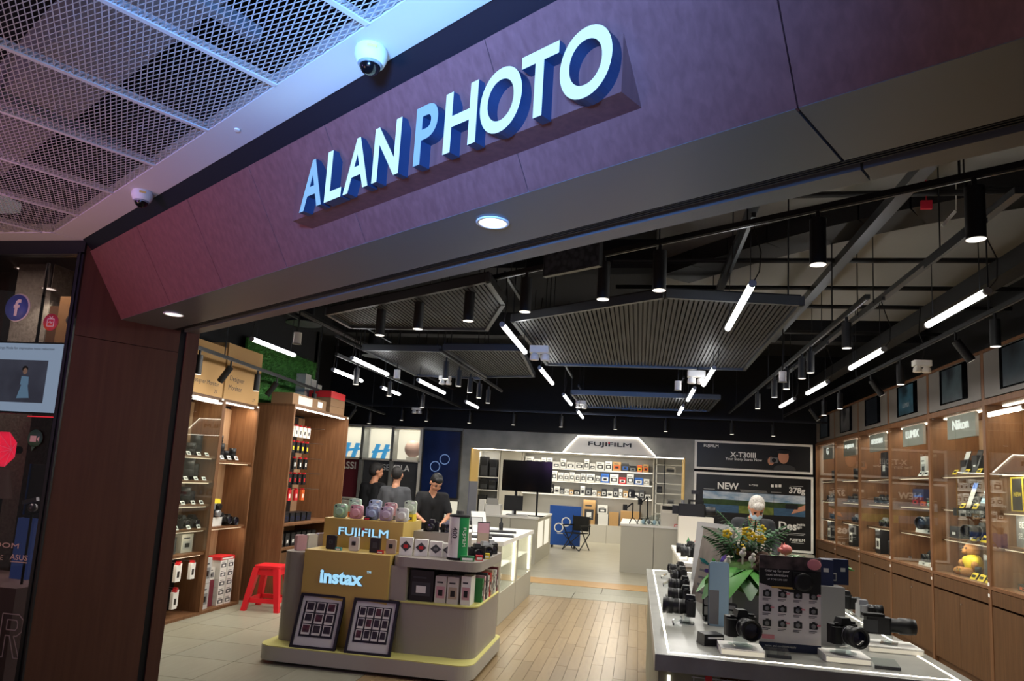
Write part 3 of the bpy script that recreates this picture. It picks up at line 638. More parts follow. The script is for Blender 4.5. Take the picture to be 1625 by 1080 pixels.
# ---------------------------------------------------------------- wall cabinets on the right
CABY = [6.005 + 1.2943 * k for k in range(7)]
CABN = ['the wall cabinet holding the grey lettered board', 'the teddy bear cabinet', 'the wall cabinet after the teddy bear one', 'the third cabinet from the poster wall', 'the second cabinet from the poster wall', 'the cabinet touching the poster wall']
SIGNS = ['', 'Nikon', 'LUMIX', 'OM SYSTEM', 'FUJIFILM', 'G']
SHZ = [2.0, 1.65, 1.33]
mat('sign_plate', 'b4aea6', .5); mat('sign_white', 'fffdf4', emit=1.2); mat('panel_grey', '6f6963', .5); mat('panel_seam', '2e2a27', .8)
MB('cab_wood').box(3.2, 3.78, 6.005, 13.77, 3.13, 3.16).build('cornice', label='long brown cornice board on top of the wall cabinets', cat='cornice')
for k in range(6):
    y0, y1 = CABY[k], CABY[k + 1]; ym = (y0 + y1) / 2
    c = thing('display_cabinet', ['brown display cabinet with a grey lettered board and a boxed set', 'brown display cabinet with a teddy bear and yellow price cards', 'brown display cabinet with a blue box and a large camera on a white block', 'brown display cabinet with a tall black device on its top shelf', 'brown display cabinet second from the poster wall', 'narrow looking brown display cabinet touching the poster wall'][k], 'cabinet', (3.2, y0, 0))
    D = y1 - y0
    MB('cab_inner').box(.50, .53, .03, D - .03, .9, 2.66).build('back_panel', c)
    for yy in (0, D - .028): MB('cab_wood').box(0, .55, yy, yy + .028, 0, 3.13).build('side_panel', c)
    MB('cab_wood_dark').box(.03, .55, .028, D - .028, 0, .07).build('plinth', c)
    MB('cab_wood').box(0, .55, .028, D - .028, .925, .955).build('cabinet_floor', c)
    MB('cab_wood').box(.0, .55, .028, D - .028, 2.625, 2.68).build('header_rail', c)
    MB('cab_wood_dark').box(.004, .024, .03, D - .03, .795, .918).build('drawer_front', c)
    for j in range(2):
        a = .03 + j * (D / 2 - .028)
        d_ = MB('cab_wood_dark').box(.004, .024, a, a + D / 2 - .034, .075, .775).build('door', c)
        if j == 0: MB('chrome').cyl((.004, D / 2 - .06, .70), (-.008, D / 2 - .06, .70), .008).build('lock', d_)
    for z in SHZ:
        MB('cab_wood').box(.10, .5, .03, D - .03, z - .028, z).build('shelf', c)
        MB('led_warm').box(.105, .112, .08, D - .08, z - .036, z - .028).build('light_strip', c)
        area('shelf_lamp', (.11, D / 2, z - .04), (.02, D * .85), 3.4, (1, .89, .74), (0, math.radians(-28), 0), parent=c)
    MB('led').box(.12, .15, .1, D - .1, 2.61, 2.622).build('light_strip', c)
    area('header_lamp', (.14, D / 2, 2.605), (.03, D * .85), 8, (1, .90, .76), (0, math.radians(-20), 0), parent=c)
    for j in range(2):
        a = .03 + j * (D / 2 - .03)
        g = MB('glass').box(.012, .018, a, a + D / 2 - .031, .96, 2.62).build('glass_door', c)
        MB('chrome').box(.004, .012, a + (.03 if j else D / 2 - .06), a + (.045 if j else D / 2 - .045), 1.02, 1.05).build('lock', g)
    up = MB('panel_grey').box(.0, .03, .034, D - .034, 2.69, 3.125).build('upper_panel', c)
    ss = MB('screen_black').box(-.006, .0, .30, D - .34, 2.735, 3.115).build('screen', up)
    mat('print_dim%d' % k, ['2a3338', '3a4648', '30505c', '111418', '4a4744', '262a2c'][k], .3, kind='noise', col2='0c0d10', scale=5, emit=.3)
    MB('print_dim%d' % k).box(-.0065, -.006, .42, D - .40, 2.75, 3.10).build('screen_image', ss)
    if k == 2: MB('light_grey').text('LUMIX', (-.0065, D / 2, 2.86), width=.22, right=(0, -1, 0), depth=.001).build('screen_lettering', ss)
    MB('tag_white').box(-.002, 0, .0, .03, .855, .885).build('number_tag', c); MB('tag_white').box(-.002, 0, 0, .03, .955, .985).build('number_tag', c)
    if SIGNS[k]:
        sp = MB('sign_plate').box(.03, .06, .24, .88, 2.36, 2.60).build('sign_plate', c)
        MB('sign_white').text(SIGNS[k], (.03, .56, 2.50), width=[0, .36, .40, .46, .44, .12][k], height=[0, .10, .09, .07, .07, .12][k], right=(0, -1, 0), depth=.008, bold=.006).build('sign_lettering', sp)
def put(key, b, name, label, cat, k, z, dy, dx=.3, rot=R_, sc=1, grp=None):
    return place(key, b, name, label, cat, (3.2 + (dx if dx < .16 else .16 + (dx - .16) * .6), CABY[k] + dy, z), rot, sc, grp)
# cabinet 1: upright cards and boxes with yellow tags
for i in range(4):
    put('cd%d' % (i % 2), board_b(.12, .27, [['dark_grey', 'grey', 'cam_black'], ['grey', 'dark_grey', 'light_grey']][i % 2], .3), 'product_card', 'dark tall product card on the top shelf of ' + CABN[1], 'card', 1, 2.0, .17 + .27 * i, .22, R_, 1, 'dark cards on the top shelf')
    put('ytag', tag_b('yellow', .1, .06), 'price_card', 'yellow price card at the edge of the top shelf by the teddy bear cabinet sign', 'price card', 1, 2.0, .17 + .27 * i, .12, R_, 1, 'yellow price cards on the top shelf')
    put('bxk%d' % (i % 2), box_b(.12, .14, .2 - .04 * (i % 2), 'cam_black', 'dark_grey'), 'product_box', 'black product box behind a dark card on the top shelf', 'box', 1, 2.0, .2 + .27 * i, .38, R_, 1, 'black boxes on the top shelf')
for i, cc in enumerate((['light_grey', 'off_white', 'red', 'off_white'], ['dark_grey', 'pale_blue', 'dark_grey', 'pale_blue', 'white'], ['off_white', 'light_grey', 'off_white', 'blue'])):
    put('cb%d' % i, board_b(.11, .29, cc, .32), 'product_card', ['tall card with a red patch on the second shelf above the teddy bear', 'tall card with rows of small pictures on the second shelf above the teddy bear', 'tall card with a blue top on the second shelf above the teddy bear'][i], 'card', 1, 1.65, .25 + .29 * i, .2)
    put('ytag', tag_b('yellow', .1, .06), 'price_card', 'yellow price card on the second shelf of ' + CABN[1], 'price card', 1, 1.65, .25 + .29 * i, .12, R_, 1, 'yellow price cards on the second shelf')
    if i < 2: put('bxs', box_b(.1, .1, .13, 'cam_black', 'dark_grey'), 'product_box', 'black box between the tall cards above the teddy bear', 'box', 1, 1.65, .40 + .29 * i, .34, R_, 1, 'black boxes on the second shelf')
o = thing('shelf_banner', 'black shelf edge banner with small white print above the blue lens camera', 'banner', (3.29, CABY[1] + .12, 1.57))
MB('black').box(0, .008, 0, .82, 0, .08).build('strip', o); MB('light_grey').text('EXPLORE MORE FEATURES', (-.0005, .38, .05), width=.42, right=(0, -1, 0), depth=.001).build('print', o); MB('yellow').box(-.001, 0, .03, .06, .015, .06).build('yellow_mark', o)
put('camblue', cam_b('cam_black', .045, .17), 'camera', 'large black camera with a long blue grey lens beside yellow cards', 'camera', 1, 1.37, .62, .30, R_ + .5, 1.35)
place('plb', plinth_b(.5, .2, .04, 'light_grey'), 'display_block', 'low grey block under the camera with the long lens', 'display block', (3.5, CABY[1] + .6, 1.33), R_)
for i in range(3): put('ytag', tag_b('yellow', .1, .06), 'price_card', 'yellow price card in front of the long lens camera', 'price card', 1, 1.33, .2 + .2 * i, .13, R_, 1.25, 'yellow price cards by the long lens camera')
put('cdx', board_b(.1, .17, ['off_white', 'dark_grey', 'cam_black'], .3), 'product_card', 'slanted black framed card behind the long lens camera', 'card', 1, 1.37, .45, .42)
put('bxg', box_b(.2, .2, .12, 'dark_grey', 'cam_black'), 'product_box', 'dark green grey box beside the long lens camera', 'box', 1, 1.33, 1.08, .3)
# teddy bear in a yellow shirt
mat('teddy', 'b8824a', .95, kind='noise', col2='a06c38', scale=60, bump=.4)
tb_ = thing('teddy_bear', 'brown teddy bear in a yellow shirt lying on the cabinet floor', 'teddy bear', (3.44, CABY[1] + .92, .955), R_)
MB('teddy').sph((-.02, .02, .27), (.085, .08, .075)).sph((-.085, .03, .33), .03).sph((.05, .03, .335), .03).sph((-.02, -.055, .25), (.035, .03, .027)).build('head', tb_)
MB('yellow').sph((0, .02, .13), (.105, .085, .105), 16, 10).sph((-.1, 0, .15), (.055, .045, .05)).sph((.1, 0, .15), (.055, .045, .05)).build('shirt', tb_)
for sx in (-1, 1):
    MB('teddy').sph((sx * .075, -.07, .045), (.045, .075, .045)).build('leg', tb_); MB('teddy').sph((sx * .145, -.03, .12), (.035, .035, .04)).build('arm', tb_)
MB('cam_black').sph((-.055, -.055, .285), .009).sph((.015, -.055, .285), .009).sph((-.02, -.085, .258), .011).build('face', tb_)
b = thing('camera_bag', 'grey camera bag with a buckle strap beside the teddy bear', 'bag', (3.5, CABY[1] + .4, .955), R_)
MB('dark_grey').rbox(-.17, .17, -.1, .1, 0, .22, .03).build('body', b); MB('grey').rbox(-.175, .175, -.105, .105, .2, .25, .03).build('flap', b); MB('cam_black').box(-.02, .02, -.112, -.1, .03, .24).build('strap', b); MB('steel').box(-.03, .03, -.118, -.108, .1, .13).build('buckle', b)
for i in range(4): put('ytag', tag_b('yellow', .1, .06), 'price_card', 'yellow price card on the floor of ' + CABN[1], 'price card', 1, .955, .1 + .16 * i, .1, R_, 1.2, 'yellow price cards on the cabinet floor')
put('figb', lens_b(.03, .12), 'lens', 'small black lens standing beside the grey camera bag', 'lens', 1, .955, .64, .2)
# cabinet 2
put('bw', box_b(.16, .2, .24, 'white', 'light_grey'), 'product_box', 'white product box on the top shelf after the teddy bear cabinet', 'box', 2, 2.0, .62, .33); put('bd', box_b(.22, .2, .16, 'dark_grey', 'cam_black'), 'product_box', 'dark product box beside the white one on a top shelf', 'box', 2, 2.0, .33, .33)
for i in range(4): put('wtag', tag_b('white', .12, .075), 'price_card', 'white price card with black print in a row on a top shelf', 'price card', 2, 2.0, .15 + .17 * i, .13, R_, 1, 'white price cards on a top shelf')
put('bblue', box_b(.34, .2, .2, 'navy', 'blue'), 'product_box', 'navy and blue product box on the second shelf', 'box', 2, 1.65, .78, .32); put('bmar', box_b(.2, .1, .1, 'maroon', 'red'), 'product_box', 'low maroon box in front of the navy and blue one', 'box', 2, 1.65, .72, .15)
put('byel', box_b(.16, .14, .3, 'portal_yellow', 'yellow'), 'product_box', 'tall pale yellow box on the second shelf', 'box', 2, 1.65, .28, .4); put('borg', box_b(.12, .08, .05, 'orange', 'red'), 'product_box', 'flat orange box at the second shelf edge', 'box', 2, 1.65, .5, .14); put('bgrn', box_b(.12, .08, .06, 'green', 'white'), 'product_box', 'flat green box at the second shelf edge', 'box', 2, 1.65, .3, .14)
put('cam1', cam_b(), 'camera', 'black camera beside the tall pale yellow box', 'camera', 2, 1.65, .42, .26, R_, 1.2)
place('plw', plinth_b(.8, .24, .05, 'white'), 'display_block', 'long white block under the single large camera', 'display block', (3.46, CABY[2] + .45, 1.33), R_)
put('cambig', cam_b('cam_black', .042, .12), 'camera', 'large black camera alone on a long white block', 'camera', 2, 1.38, .5, .28, R_ + .5, 1.7); put('cdw', board_b(.13, .2, ['white', 'pale_blue', 'white'], .15), 'product_card', 'white card with a blue band behind the large camera', 'card', 2, 1.38, .22, .36)
for i, y_ in enumerate((.22, .6)):
    place('plw2', plinth_b(.3, .24, .04, 'white'), 'display_block', 'white block with a price print on a cabinet floor', 'display block', (3.45, CABY[2] + y_, .955), R_, 1, 'white blocks on a cabinet floor')
    put('cam1', cam_b(), 'camera', ['black camera on a white block nearest the grey camera bag', 'black camera on a white block farther from the grey camera bag'][i], 'camera', 2, .995, y_, .28, R_, 1.25)
put('cdt', board_b(.08, .22, ['white', 'light_grey'], .1), 'product_card', 'slim white card between two cameras on a cabinet floor', 'card', 2, .955, .42, .3)
# cabinets 3, 4, 5: rows of cameras and lenses
put('tallb', box_b(.24, .16, .36, 'black', 'dark_grey'), 'flash_unit', 'tall black device on the top shelf of the third cabinet row', 'flash unit', 3, 2.0, .72, .3)
for k in (3, 4, 5):
    nm = CABN[k]
    for i in range(4):
        put('cam1', cam_b(), 'camera', 'small black camera on the second shelf of ' + nm, 'camera', k, 1.65, .2 + .27 * i, .28, R_, 1.15, 'cameras on the second shelf of ' + nm)
        put('wtags', tag_b('tag_white', .06, .04), 'price_card', 'small white price card on the second shelf of ' + nm, 'price card', k, 1.65, .2 + .27 * i, .13, R_, 1, 'price cards on the second shelf of ' + nm)
    for i in range(3):
        put(['cams', 'cam1', 'cams'][i], cam_b(['cam_silver', 'cam_black', 'cam_silver'][i], .03, .05, ['cam_silver', 'cam_black', 'cam_silver'][i]), 'camera', ['silver', 'black', 'silver'][i] + ' camera on the third shelf of ' + nm, 'camera', k, 1.33, .25 + .32 * i, .28, R_, 1.15, 'cameras on the third shelf of ' + nm)
        put(['lens1', 'lens2', 'boxk'][i], [lens_b(), lens_b(.045, .15), box_b(.16, .14, .26, 'cam_black', 'white')][i], ['lens', 'lens', 'product_box'][i], ['short black lens', 'long black lens', 'tall black box'][i] + ' on the floor of ' + nm, ['lens', 'lens', 'box'][i], k, .955, .3 + .32 * i, .28, R_, 1.3)
        if k > 3: put('lens2', lens_b(.045, .15), 'lens', 'black lens on the top shelf of ' + nm, 'lens', k, 2.0, .25 + .32 * i, .28, R_, 1.2, 'lenses on the top shelf of ' + nm)
# cabinet 0
bx = thing('product_box', 'black boxed set with yellow edges and yellow lettering', 'box', (3.5, CABY[0] + 1.02, 1.65), R_)
MB('black').box(-.2, .2, -.12, .12, 0, .30).build('carton', bx); MB('yellow').text('NEW', (-.1, -.12, .15), width=.13, depth=.001, bold=.01).build('lettering', bx)
e = MB('yellow')
for (xa, za, xb, zb) in ((-.2, 0, .2, 0), (-.2, .3, .2, .3), (-.2, 0, -.2, .3), (.2, 0, .2, .3), (0, 0, 0, .3)): e.bar((xa, -.121, za), (xb, -.121, zb), .012, .012, (0, 1, 0))
e.build('yellow_edge', bx)
bs = thing('lettered_board', 'grey board with white capital letters leaning in the end cabinet', 'board', (3.42, CABY[0] + 1.07, 1.33), R_)
MB('grey').box(-.16, .12, -.01, .01, 0, .3).build('panel', bs)
MB('tag_white').text('BEST', (-.02, -.01, .2), width=.16, depth=.001).build('lettering', bs); MB('tag_white').text('SELLER', (-.02, -.01, .1), width=.2, depth=.001).build('lettering', bs)
put('acr', box_b(.3, .02, .3, 'dark_grey', 'light_grey'), 'dark_backdrop', 'white framed dark panel beside the grey lettered board', 'panel', 0, 1.33, .72, .2)
put('borg2', box_b(.24, .14, .06, 'cam_black', 'orange'), 'product_box', 'flat black and orange box on the end cabinet floor', 'box', 0, .955, .98, .25); put('cdl', board_b(.07, .18, ['pale_blue', 'white'], .2), 'product_card', 'pale blue slim card leaning on the end cabinet floor', 'card', 0, .955, .78, .14); put('ln9', lens_b(.05, .12), 'lens', 'fat black lens on the flat black and orange box', 'lens', 0, 1.015, .92, .25, R_, 1)
hd = thing('headphone_stand', 'grey arched stand with lettering on the end cabinet shelf', 'stand', (3.4, CABY[0] + .6, 1.65), R_)
MB('dark_grey').bar((-.13, 0, 0), (-.13, 0, .5), .02).bar((.13, 0, 0), (.13, 0, .5), .02).bar((-.14, 0, .5), (.14, 0, .5), .02, .04).box(-.16, .16, -.08, .08, 0, .02).build('frame', hd); MB('tag_white').text('a7c', (-.06, -.011, .5), width=.08, depth=.002).build('lettering', hd)
# ---------------------------------------------------------------- long stone-topped table with cameras, in front on the right
tx0, tx1, ty0, ty1, tz = .10, 1.475, 3.46, 7.05, .90
tb = thing('display_table', 'long grey stone topped display table with glowing inlaid lines', 'table', (tx0, ty0, 0))
TW, TL = tx1 - tx0, ty1 - ty0
MB('stone_top').box(0, TW, 0, TL, tz - .075, tz).build('tabletop', tb, bevel=.003)
for nm, a in (('l', (.06, .068, .06, TL - .06)), ('r', (TW - .068, TW - .06, .06, TL - .06)), ('f', (.06, TW - .06, .06, .068)), ('b', (.06, TW - .06, TL - .068, TL - .06))):
    MB('led').box(a[0], a[1], a[2], a[3], tz, tz + .0015).build('light_line', tb)
MB('table_side').box(.02, .1, .06, TL - .06, 0, tz - .075).build('side_panel', tb); MB('cab_wood_dark').box(TW - .1, TW - .02, .06, TL - .06, 0, tz - .075).build('side_panel', tb)
MB('table_side').box(.02, .30, .05, .09, 0, tz - .075).build('front_panel', tb); MB('cab_wood_dark').box(.1, TW - .1, .32, .36, 0, tz - .075).build('inner_panel', tb)
MB('led_soft').box(.06, .075, .044, .05, .1, tz - .1).build('light_line', tb)

# snack rack hanging under the table edge
r = thing('snack_rack', 'small wire rack of red and tan packets under the table edge', 'rack', (.36, 3.5, .62))
w_ = MB('steel')
for i in range(6): w_.bar((-.08 + .05 * i, 0, 0), (-.08 + .05 * i, 0, .19), .004)
for i in range(4): w_.bar((-.09, 0, .02 + .055 * i), (.18, 0, .02 + .055 * i), .004)
w_.build('wire_grid', r); MB('kraft').box(-.11, -.05, -.03, .0, .0, .15).build('packet', r, rot=(0, .1, 0)); MB('red').box(-.03, .0, -.02, -.005, 0, .2).build('packet', r)
for i in range(3): MB('dark_grey').box(.02 + .05 * i, .06 + .05 * i, -.03, -.005, .0, .15).build('packet', r)
T = lambda px, py, z=tz: atZ(px, py, z)
def stand_b(w=.09, h=.05):
    def f(): return [('acrylic_base', MB('acrylic').rbox(-w / 2, w / 2, -.04, .04, 0, .006, .01), None), ('acrylic_riser', MB('acrylic').box(-w * .3, w * .3, -.015, .015, .006, h), None)]
    return f
mat('led_block', 'fff3d8', .5, emit=.55)
def block_b(w, d, h):
    def f(): return [('block', MB('white').box(-w / 2, w / 2, -d / 2, d / 2, 0, h), None), ('glowing_front', MB('led_block').box(-w / 2 + .004, w / 2 - .004, -d / 2 - .002, -d / 2, .004, h - .008), None)]
    return f
# cameras on white blocks along the front edge
for i, (px, py, w, key, R, L, sc, rz, lab) in enumerate([
        (1178, 1040, .2, 'camA', .043, .10, 1.12, .28, 'black camera with a wide open lens beside the printed board, on a glowing block'),
        (1345, 1052, .2, 'camA', .043, .10, 1.08, .38, 'black camera with a wide lens on the glowing block near the grey stand')]):
    p = T(px, py); q = p + Vector((0, .07, 0))
    place('blk%.2f' % w, block_b(w, .17, .032), 'display_block', 'white glowing block under the ' + lab.split(' with')[0] + (' beside the printed board' if i == 0 else ' near the grey stand'), 'display block', q, 0)
    place('stA', stand_b(.1, .045), 'camera_stand', 'clear acrylic stand on the glowing block ' + ('beside the printed board' if i == 0 else 'near the grey stand'), 'stand', q + Vector((0, 0, .032)), rz)
    place(key, cam_b('cam_black', R, L), 'camera', lab, 'camera', q + Vector((0, .01, .077)), rz, sc)
p = T(1420, 1036) + Vector((0, .08, 0))
place('blk2', block_b(.26, .2, .03), 'display_block', 'white block under the long sideways camcorder', 'display block', p); place('stA', stand_b(.1, .045), 'camera_stand', 'clear acrylic stand under the long sideways camcorder', 'stand', p + Vector((0, 0, .03)), 1.2)
cc = thing('camcorder', 'long black camcorder with a big lens lying sideways to the aisle', 'camcorder', p + Vector((-.08, .02, .075)), 0)
MB('cam_black').rbox(-.03, .09, -.035, .035, 0, .085, .012).build('body', cc); MB('cam_black').lathe([(.03, .08), (.036, .09), (.036, .13), (.042, .135), (.042, .19), (.038, .20), (.04, .21)], (0, 0, .045), 'x', 20).build('lens', cc); MB('cam_grip').box(-.045, .06, -.025, .025, .085, .1).build('handle', cc); MB('dark_grey').box(-.05, .02, -.042, -.036, .01, .07).build('flip_screen', cc)
p = T(1374, 990); place('stA', stand_b(.1, .045), 'camera_stand', 'clear acrylic stand under the silver topped camera', 'stand', p, PI / 2)
place('camSil', cam_b('cam_silver', .033, .09, 'cam_silver', .115, .07), 'camera', 'silver topped camera with a black lens turned to the wall cabinets', 'camera', p + Vector((-.02, 0, .045)), PI / 2, 1.05)
MB('cam_black').tube([p + Vector((.0, .0, .06)), p + Vector((.05, -.1, .03)), p + Vector((-.02, -.22, .01)), p + Vector((-.16, -.2, .005)), p + Vector((-.2, .1, .004))], .0035).build('camera_cable', label='thin black cable trailing from the silver topped camera', cat='cable')
p = T(1347, 975); place('stA', stand_b(.1, .045), 'camera_stand', 'clear acrylic stand behind the grey stand block', 'stand', p, PI / 2)
place('camB', cam_b('cam_black', .033, .07), 'camera', 'small black camera just behind the grey stand block', 'camera', p + Vector((-.02, 0, .045)), PI / 2, 1)
for i, (px, py) in enumerate(((1236, 1044), (1409, 1062))):
    place('acr_hold', lambda: [('clear_sheet', MB('acrylic').prism([(-.055, 0, .012), (.055, 0, .012), (.055, .08, .03), (-.055, .08, .03)], (0, 0, .003)), None), ('dark_base', MB('dark_grey').box(-.055, .055, -.004, .006, 0, .014), None)], 'price_holder', ['clear price holder in front of the printed board', 'clear price holder by the table front corner'][i], 'price holder', T(px, py))
# printed promotional board
mat('paper_pink', 'ddd6d2', .6); mat('blossom', '6a5a58', .6, kind='noise', col2='2a2526', scale=18)
pa, pb = T(1204, 1030), T(1303, 1038)
d_ = (pb - pa); bw = d_.length; rz = math.atan2(d_.y, d_.x); bh = .46
pbd = thing('promo_board', 'printed cardboard stand with rows of camera pictures and a dark header', 'board', (pa + pb) / 2 + Vector((0, 0, .0)), rz)
hw = bw / 2
MB('paper_pink').box(-hw, hw, 0, .006, .0, bh * .74).build('price_sheet', pbd)
MB('navy').box(-hw, hw, -.001, 0, 0, bh * .085).build('footer', pbd)
hdr = MB('blossom').box(-hw, hw, -.0012, .006, bh * .70, bh).build('header', pbd)
MB('cam_black').prism([(-hw, -.0016, bh * .70), (0, -.0016, bh * .62), (hw, -.0016, bh * .62), (hw, -.0016, bh * .86), (-hw, -.0016, bh * .86)], (0, .0006, 0)).build('dark_wave', hdr)
MB('cam_black').box(hw * .08, hw * .82, -.014, -.0018, bh * .66, bh * .84).lathe([(.045, .014), (.045, .03), (.03, .03)], (hw * .4, 0, bh * .74), 'y', 18).build('camera_picture', hdr)
MB('tag_white').text('Gear up for your', (-hw * .42, -.0018, bh * .835), width=bw * .40, depth=.0012, bold=.01).text('next adventure', (-hw * .42, -.0018, bh * .795), width=bw * .36, depth=.0012, bold=.01).text('UP TO $1,370 OFF', (-hw * .42, -.0018, bh * .745), width=bw * .33, depth=.0012).build('header_lettering', hdr)
MB('pink').sph((hw * .78, -.003, bh * .93), (.035, .002, .028), 10, 6).build('blossom_mark', hdr); MB('portal_yellow').box(-hw * .6, hw * .15, -.002, 0, bh * .655, bh * .675).build('gold_strip', pbd)
for r_ in range(3):
    for c_ in range(4):
        x, z = -hw * .74 + c_ * hw * .5, bh * (.56 - .155 * r_)
        u = MB('cam_black').rbox(x - .02, x + .02, -.002, 0, z, z + .03, .004, 'y'); u.mat('grey').lathe([(0, .0026), (.011, .0024), (.011, .0018)], (x, 0, z + .014), 'y', 12)
        u.mat('cam_black').box(x - .006, x + .008, -.002, 0, z + .03, z + .036).mat('dark_grey').box(x - .022, x + .016, -.001, 0, z - .011, z - .008).box(x - .022, x + .006, -.001, 0, z - .018, z - .015)
        u.build('camera_picture', pbd)
        if (r_ + c_) % 2: MB('pink').box(x + .016, x + .034, -.0024, -.0018, z + .016, z + .024).build('offer_mark', pbd)
MB('pink').box(-hw * .9, -hw * .5, -.002, 0, bh * .12, bh * .165).build('offer_mark', pbd)
MB('tag_white').text('terms and conditions apply', (-hw * .3, -.0015, bh * .05), width=bw * .5, depth=.001).build('footer_print', pbd)
MB('paper_pink').prism([(0, .006, 0), (0, .14, 0), (0, .006, .3)], (.006, 0, 0)).build('strut', pbd)
# grey stand block with navy boxes
p = T(1316, 1032) + Vector((.02, .22, 0))
gs = MB('grey_plastic').box(-.085, .085, -.1, .1, 0, .30).build('stand_block', loc=p, rot=(0, 0, .05), label='tall grey block standing behind the printed board', cat='stand block')
for i, (dx, dy, w1, rz_, lab) in enumerate(((-.035, -.03, .16, .0, 'navy memory card box with a white square, in front of its twin'), (.07, .05, .15, .25, 'navy memory card box turned aside behind its twin'))):
    b = thing('product_box', lab, 'box', p + Vector((dx, dy, .30)), rz_)
    MB('navy').box(-w1 / 2, w1 / 2, -.02, .02, 0, .135).build('carton', b); MB('light_grey').box(-.022, .006, -.0212, -.02, .02, .062).box(.03, .056, -.0212, -.02, .07, .09).build('print', b); MB('navy').box(-.018, .002, -.0216, -.0212, .026, .054).build('print_centre', b)
# small black box with a paper strip, oval card, pale blue panel, foil spinner
p = T(1128, 1022); b = thing('product_box', 'low black box with a white paper strip beside the front camera', 'box', p, .35)
MB('cam_black').frustum(-.055, .055, -.04, .05, 0, .055, .004, .004).build('carton', b); MB('tag_white').box(-.035, .045, -.043, -.041, .036, .044).build('paper_strip', b)
p = T(1128, 985); oc = thing('info_card', 'black rounded info card on a foot beside the pale blue panel', 'card', p, .1)
MB('cam_black').rbox(-.05, .05, 0, .004, .02, .15, .02, 'y').build('card', oc); MB('light_grey').rbox(-.042, .042, -.001, 0, .09, .135, .012, 'y').box(-.04, .04, -.001, 0, .035, .082).build('print', oc); MB('cam_black').box(-.04, .04, -.02, .05, 0, .022).build('foot', oc)
oc2 = thing('info_card', 'small tilted black info card just above the front camera', 'card', T(1160, 1000) + Vector((0, .1, 0)), -.1); MB('cam_black').rbox(-.045, .045, 0, .004, .09, .135, .015, 'y').build('card', oc2); MB('grey').box(-.035, .035, -.001, 0, .10, .12).build('print', oc2); MB('acrylic').box(-.02, .02, 0, .03, 0, .095).build('foot', oc2)
p = T(1144, 1000) + Vector((0, .12, 0)); pn = thing('phone_panel', 'tall pale blue glossy panel standing in the middle of the table', 'panel', p, .05)
mat('sky_panel', '9fc0d2', .25, spec=.5); MB('sky_panel').rbox(-.055, .055, 0, .012, .0, .36, .014, 'y').build('panel', pn); MB('dark_grey').box(-.058, .058, .012, .03, 0, .34).build('back', pn); MB('grey').box(-.055, .0, -.001, 0, .01, .2).build('grey_part', pn)  # plain grey patch on the lower part of the panel front
p = T(1142, 990) + Vector((-.02, .1, .30)); sp = thing('foil_spinner', 'shiny rainbow foil star fixed on the pale blue panel', 'ornament', p)
fm = [mat('foil_teal', '5fd0c8', .15, metal=.8), mat('foil_violet', '9a78d8', .15, metal=.8), mat('foil_green', '8fd86a', .15, metal=.8)]
for i in range(8):
    an = i * PI / 4 + .2; L_ = .055 + .035 * (i % 2); c, s = math.cos(an), math.sin(an)
    MB(fm[i % 3]).prism([(0, -.01, 0), (L_ * c - .012 * s, -.012, L_ * s + .012 * c), (L_ * 1.25 * c, -.012, L_ * 1.25 * s), (L_ * c + .012 * s, -.012, L_ * s - .012 * c)], (0, .003, 0)).build('foil_blade', sp)
MB('acrylic').cyl((0, .0, 0), (0, .012, 0), .006).build('pin', sp)
# row of cameras along the left edge, facing the aisle
LR = [(1090, 985, 'camL', .043, .13, 1.05, 'black camera with a long zoom lens pointing to the aisle', 0), (1083, 962, 'camA', .043, .10, .95, 'black camera with a thick lens in the aisle edge row', .04), (1082, 944, 'camA', .043, .10, .95, 'black camera in the aisle edge row with a white strap band', .08), (1078, 926, 'cam1', .034, .07, 1, 'small black camera in the aisle edge row', .07), (1076, 914, 'camA', .043, .1, .9, 'black camera at the far end of the aisle edge row', .1)]
for i, (px, py, key, R, L, sc, lab, dz) in enumerate(LR):
    p = T(px, py + 3); p.x = max(p.x, .30); place('stA', stand_b(.1, .045), 'camera_stand', 'clear acrylic camera stand' + [' by the aisle', ' second along the edge', ' third along the edge', ' fourth along the edge', ' last along the edge'][i], 'stand', p, R_)
    place(key, cam_b('cam_black', R, L), 'camera', lab, 'camera', p + Vector((.02, 0, .045)), R_ + .1 * (i - 1), sc)
    q = T(px - 34 + 3 * i, py + 2); place('acr_h2', lambda: [('clear_sheet', MB('acrylic').prism([(-.06, 0, .01), (.06, 0, .01), (.06, .05, .035), (-.06, .05, .035)], (0, 0, .003)), None), ('dark_base', MB('dark_grey').box(-.06, .06, -.002, .003, 0, .012), None)], 'price_holder', 'clear price holder along the aisle edge of the long table', 'price holder', (.22, p.y - .06, tz), R_, 1, 'price holders along the table edge')
MB('tag_white').box(.30, .34, 0, .03, 0, .002).build('paper_slip', loc=(0.1, 4.35, tz), label='small white paper slip under the first edge camera', cat='paper')
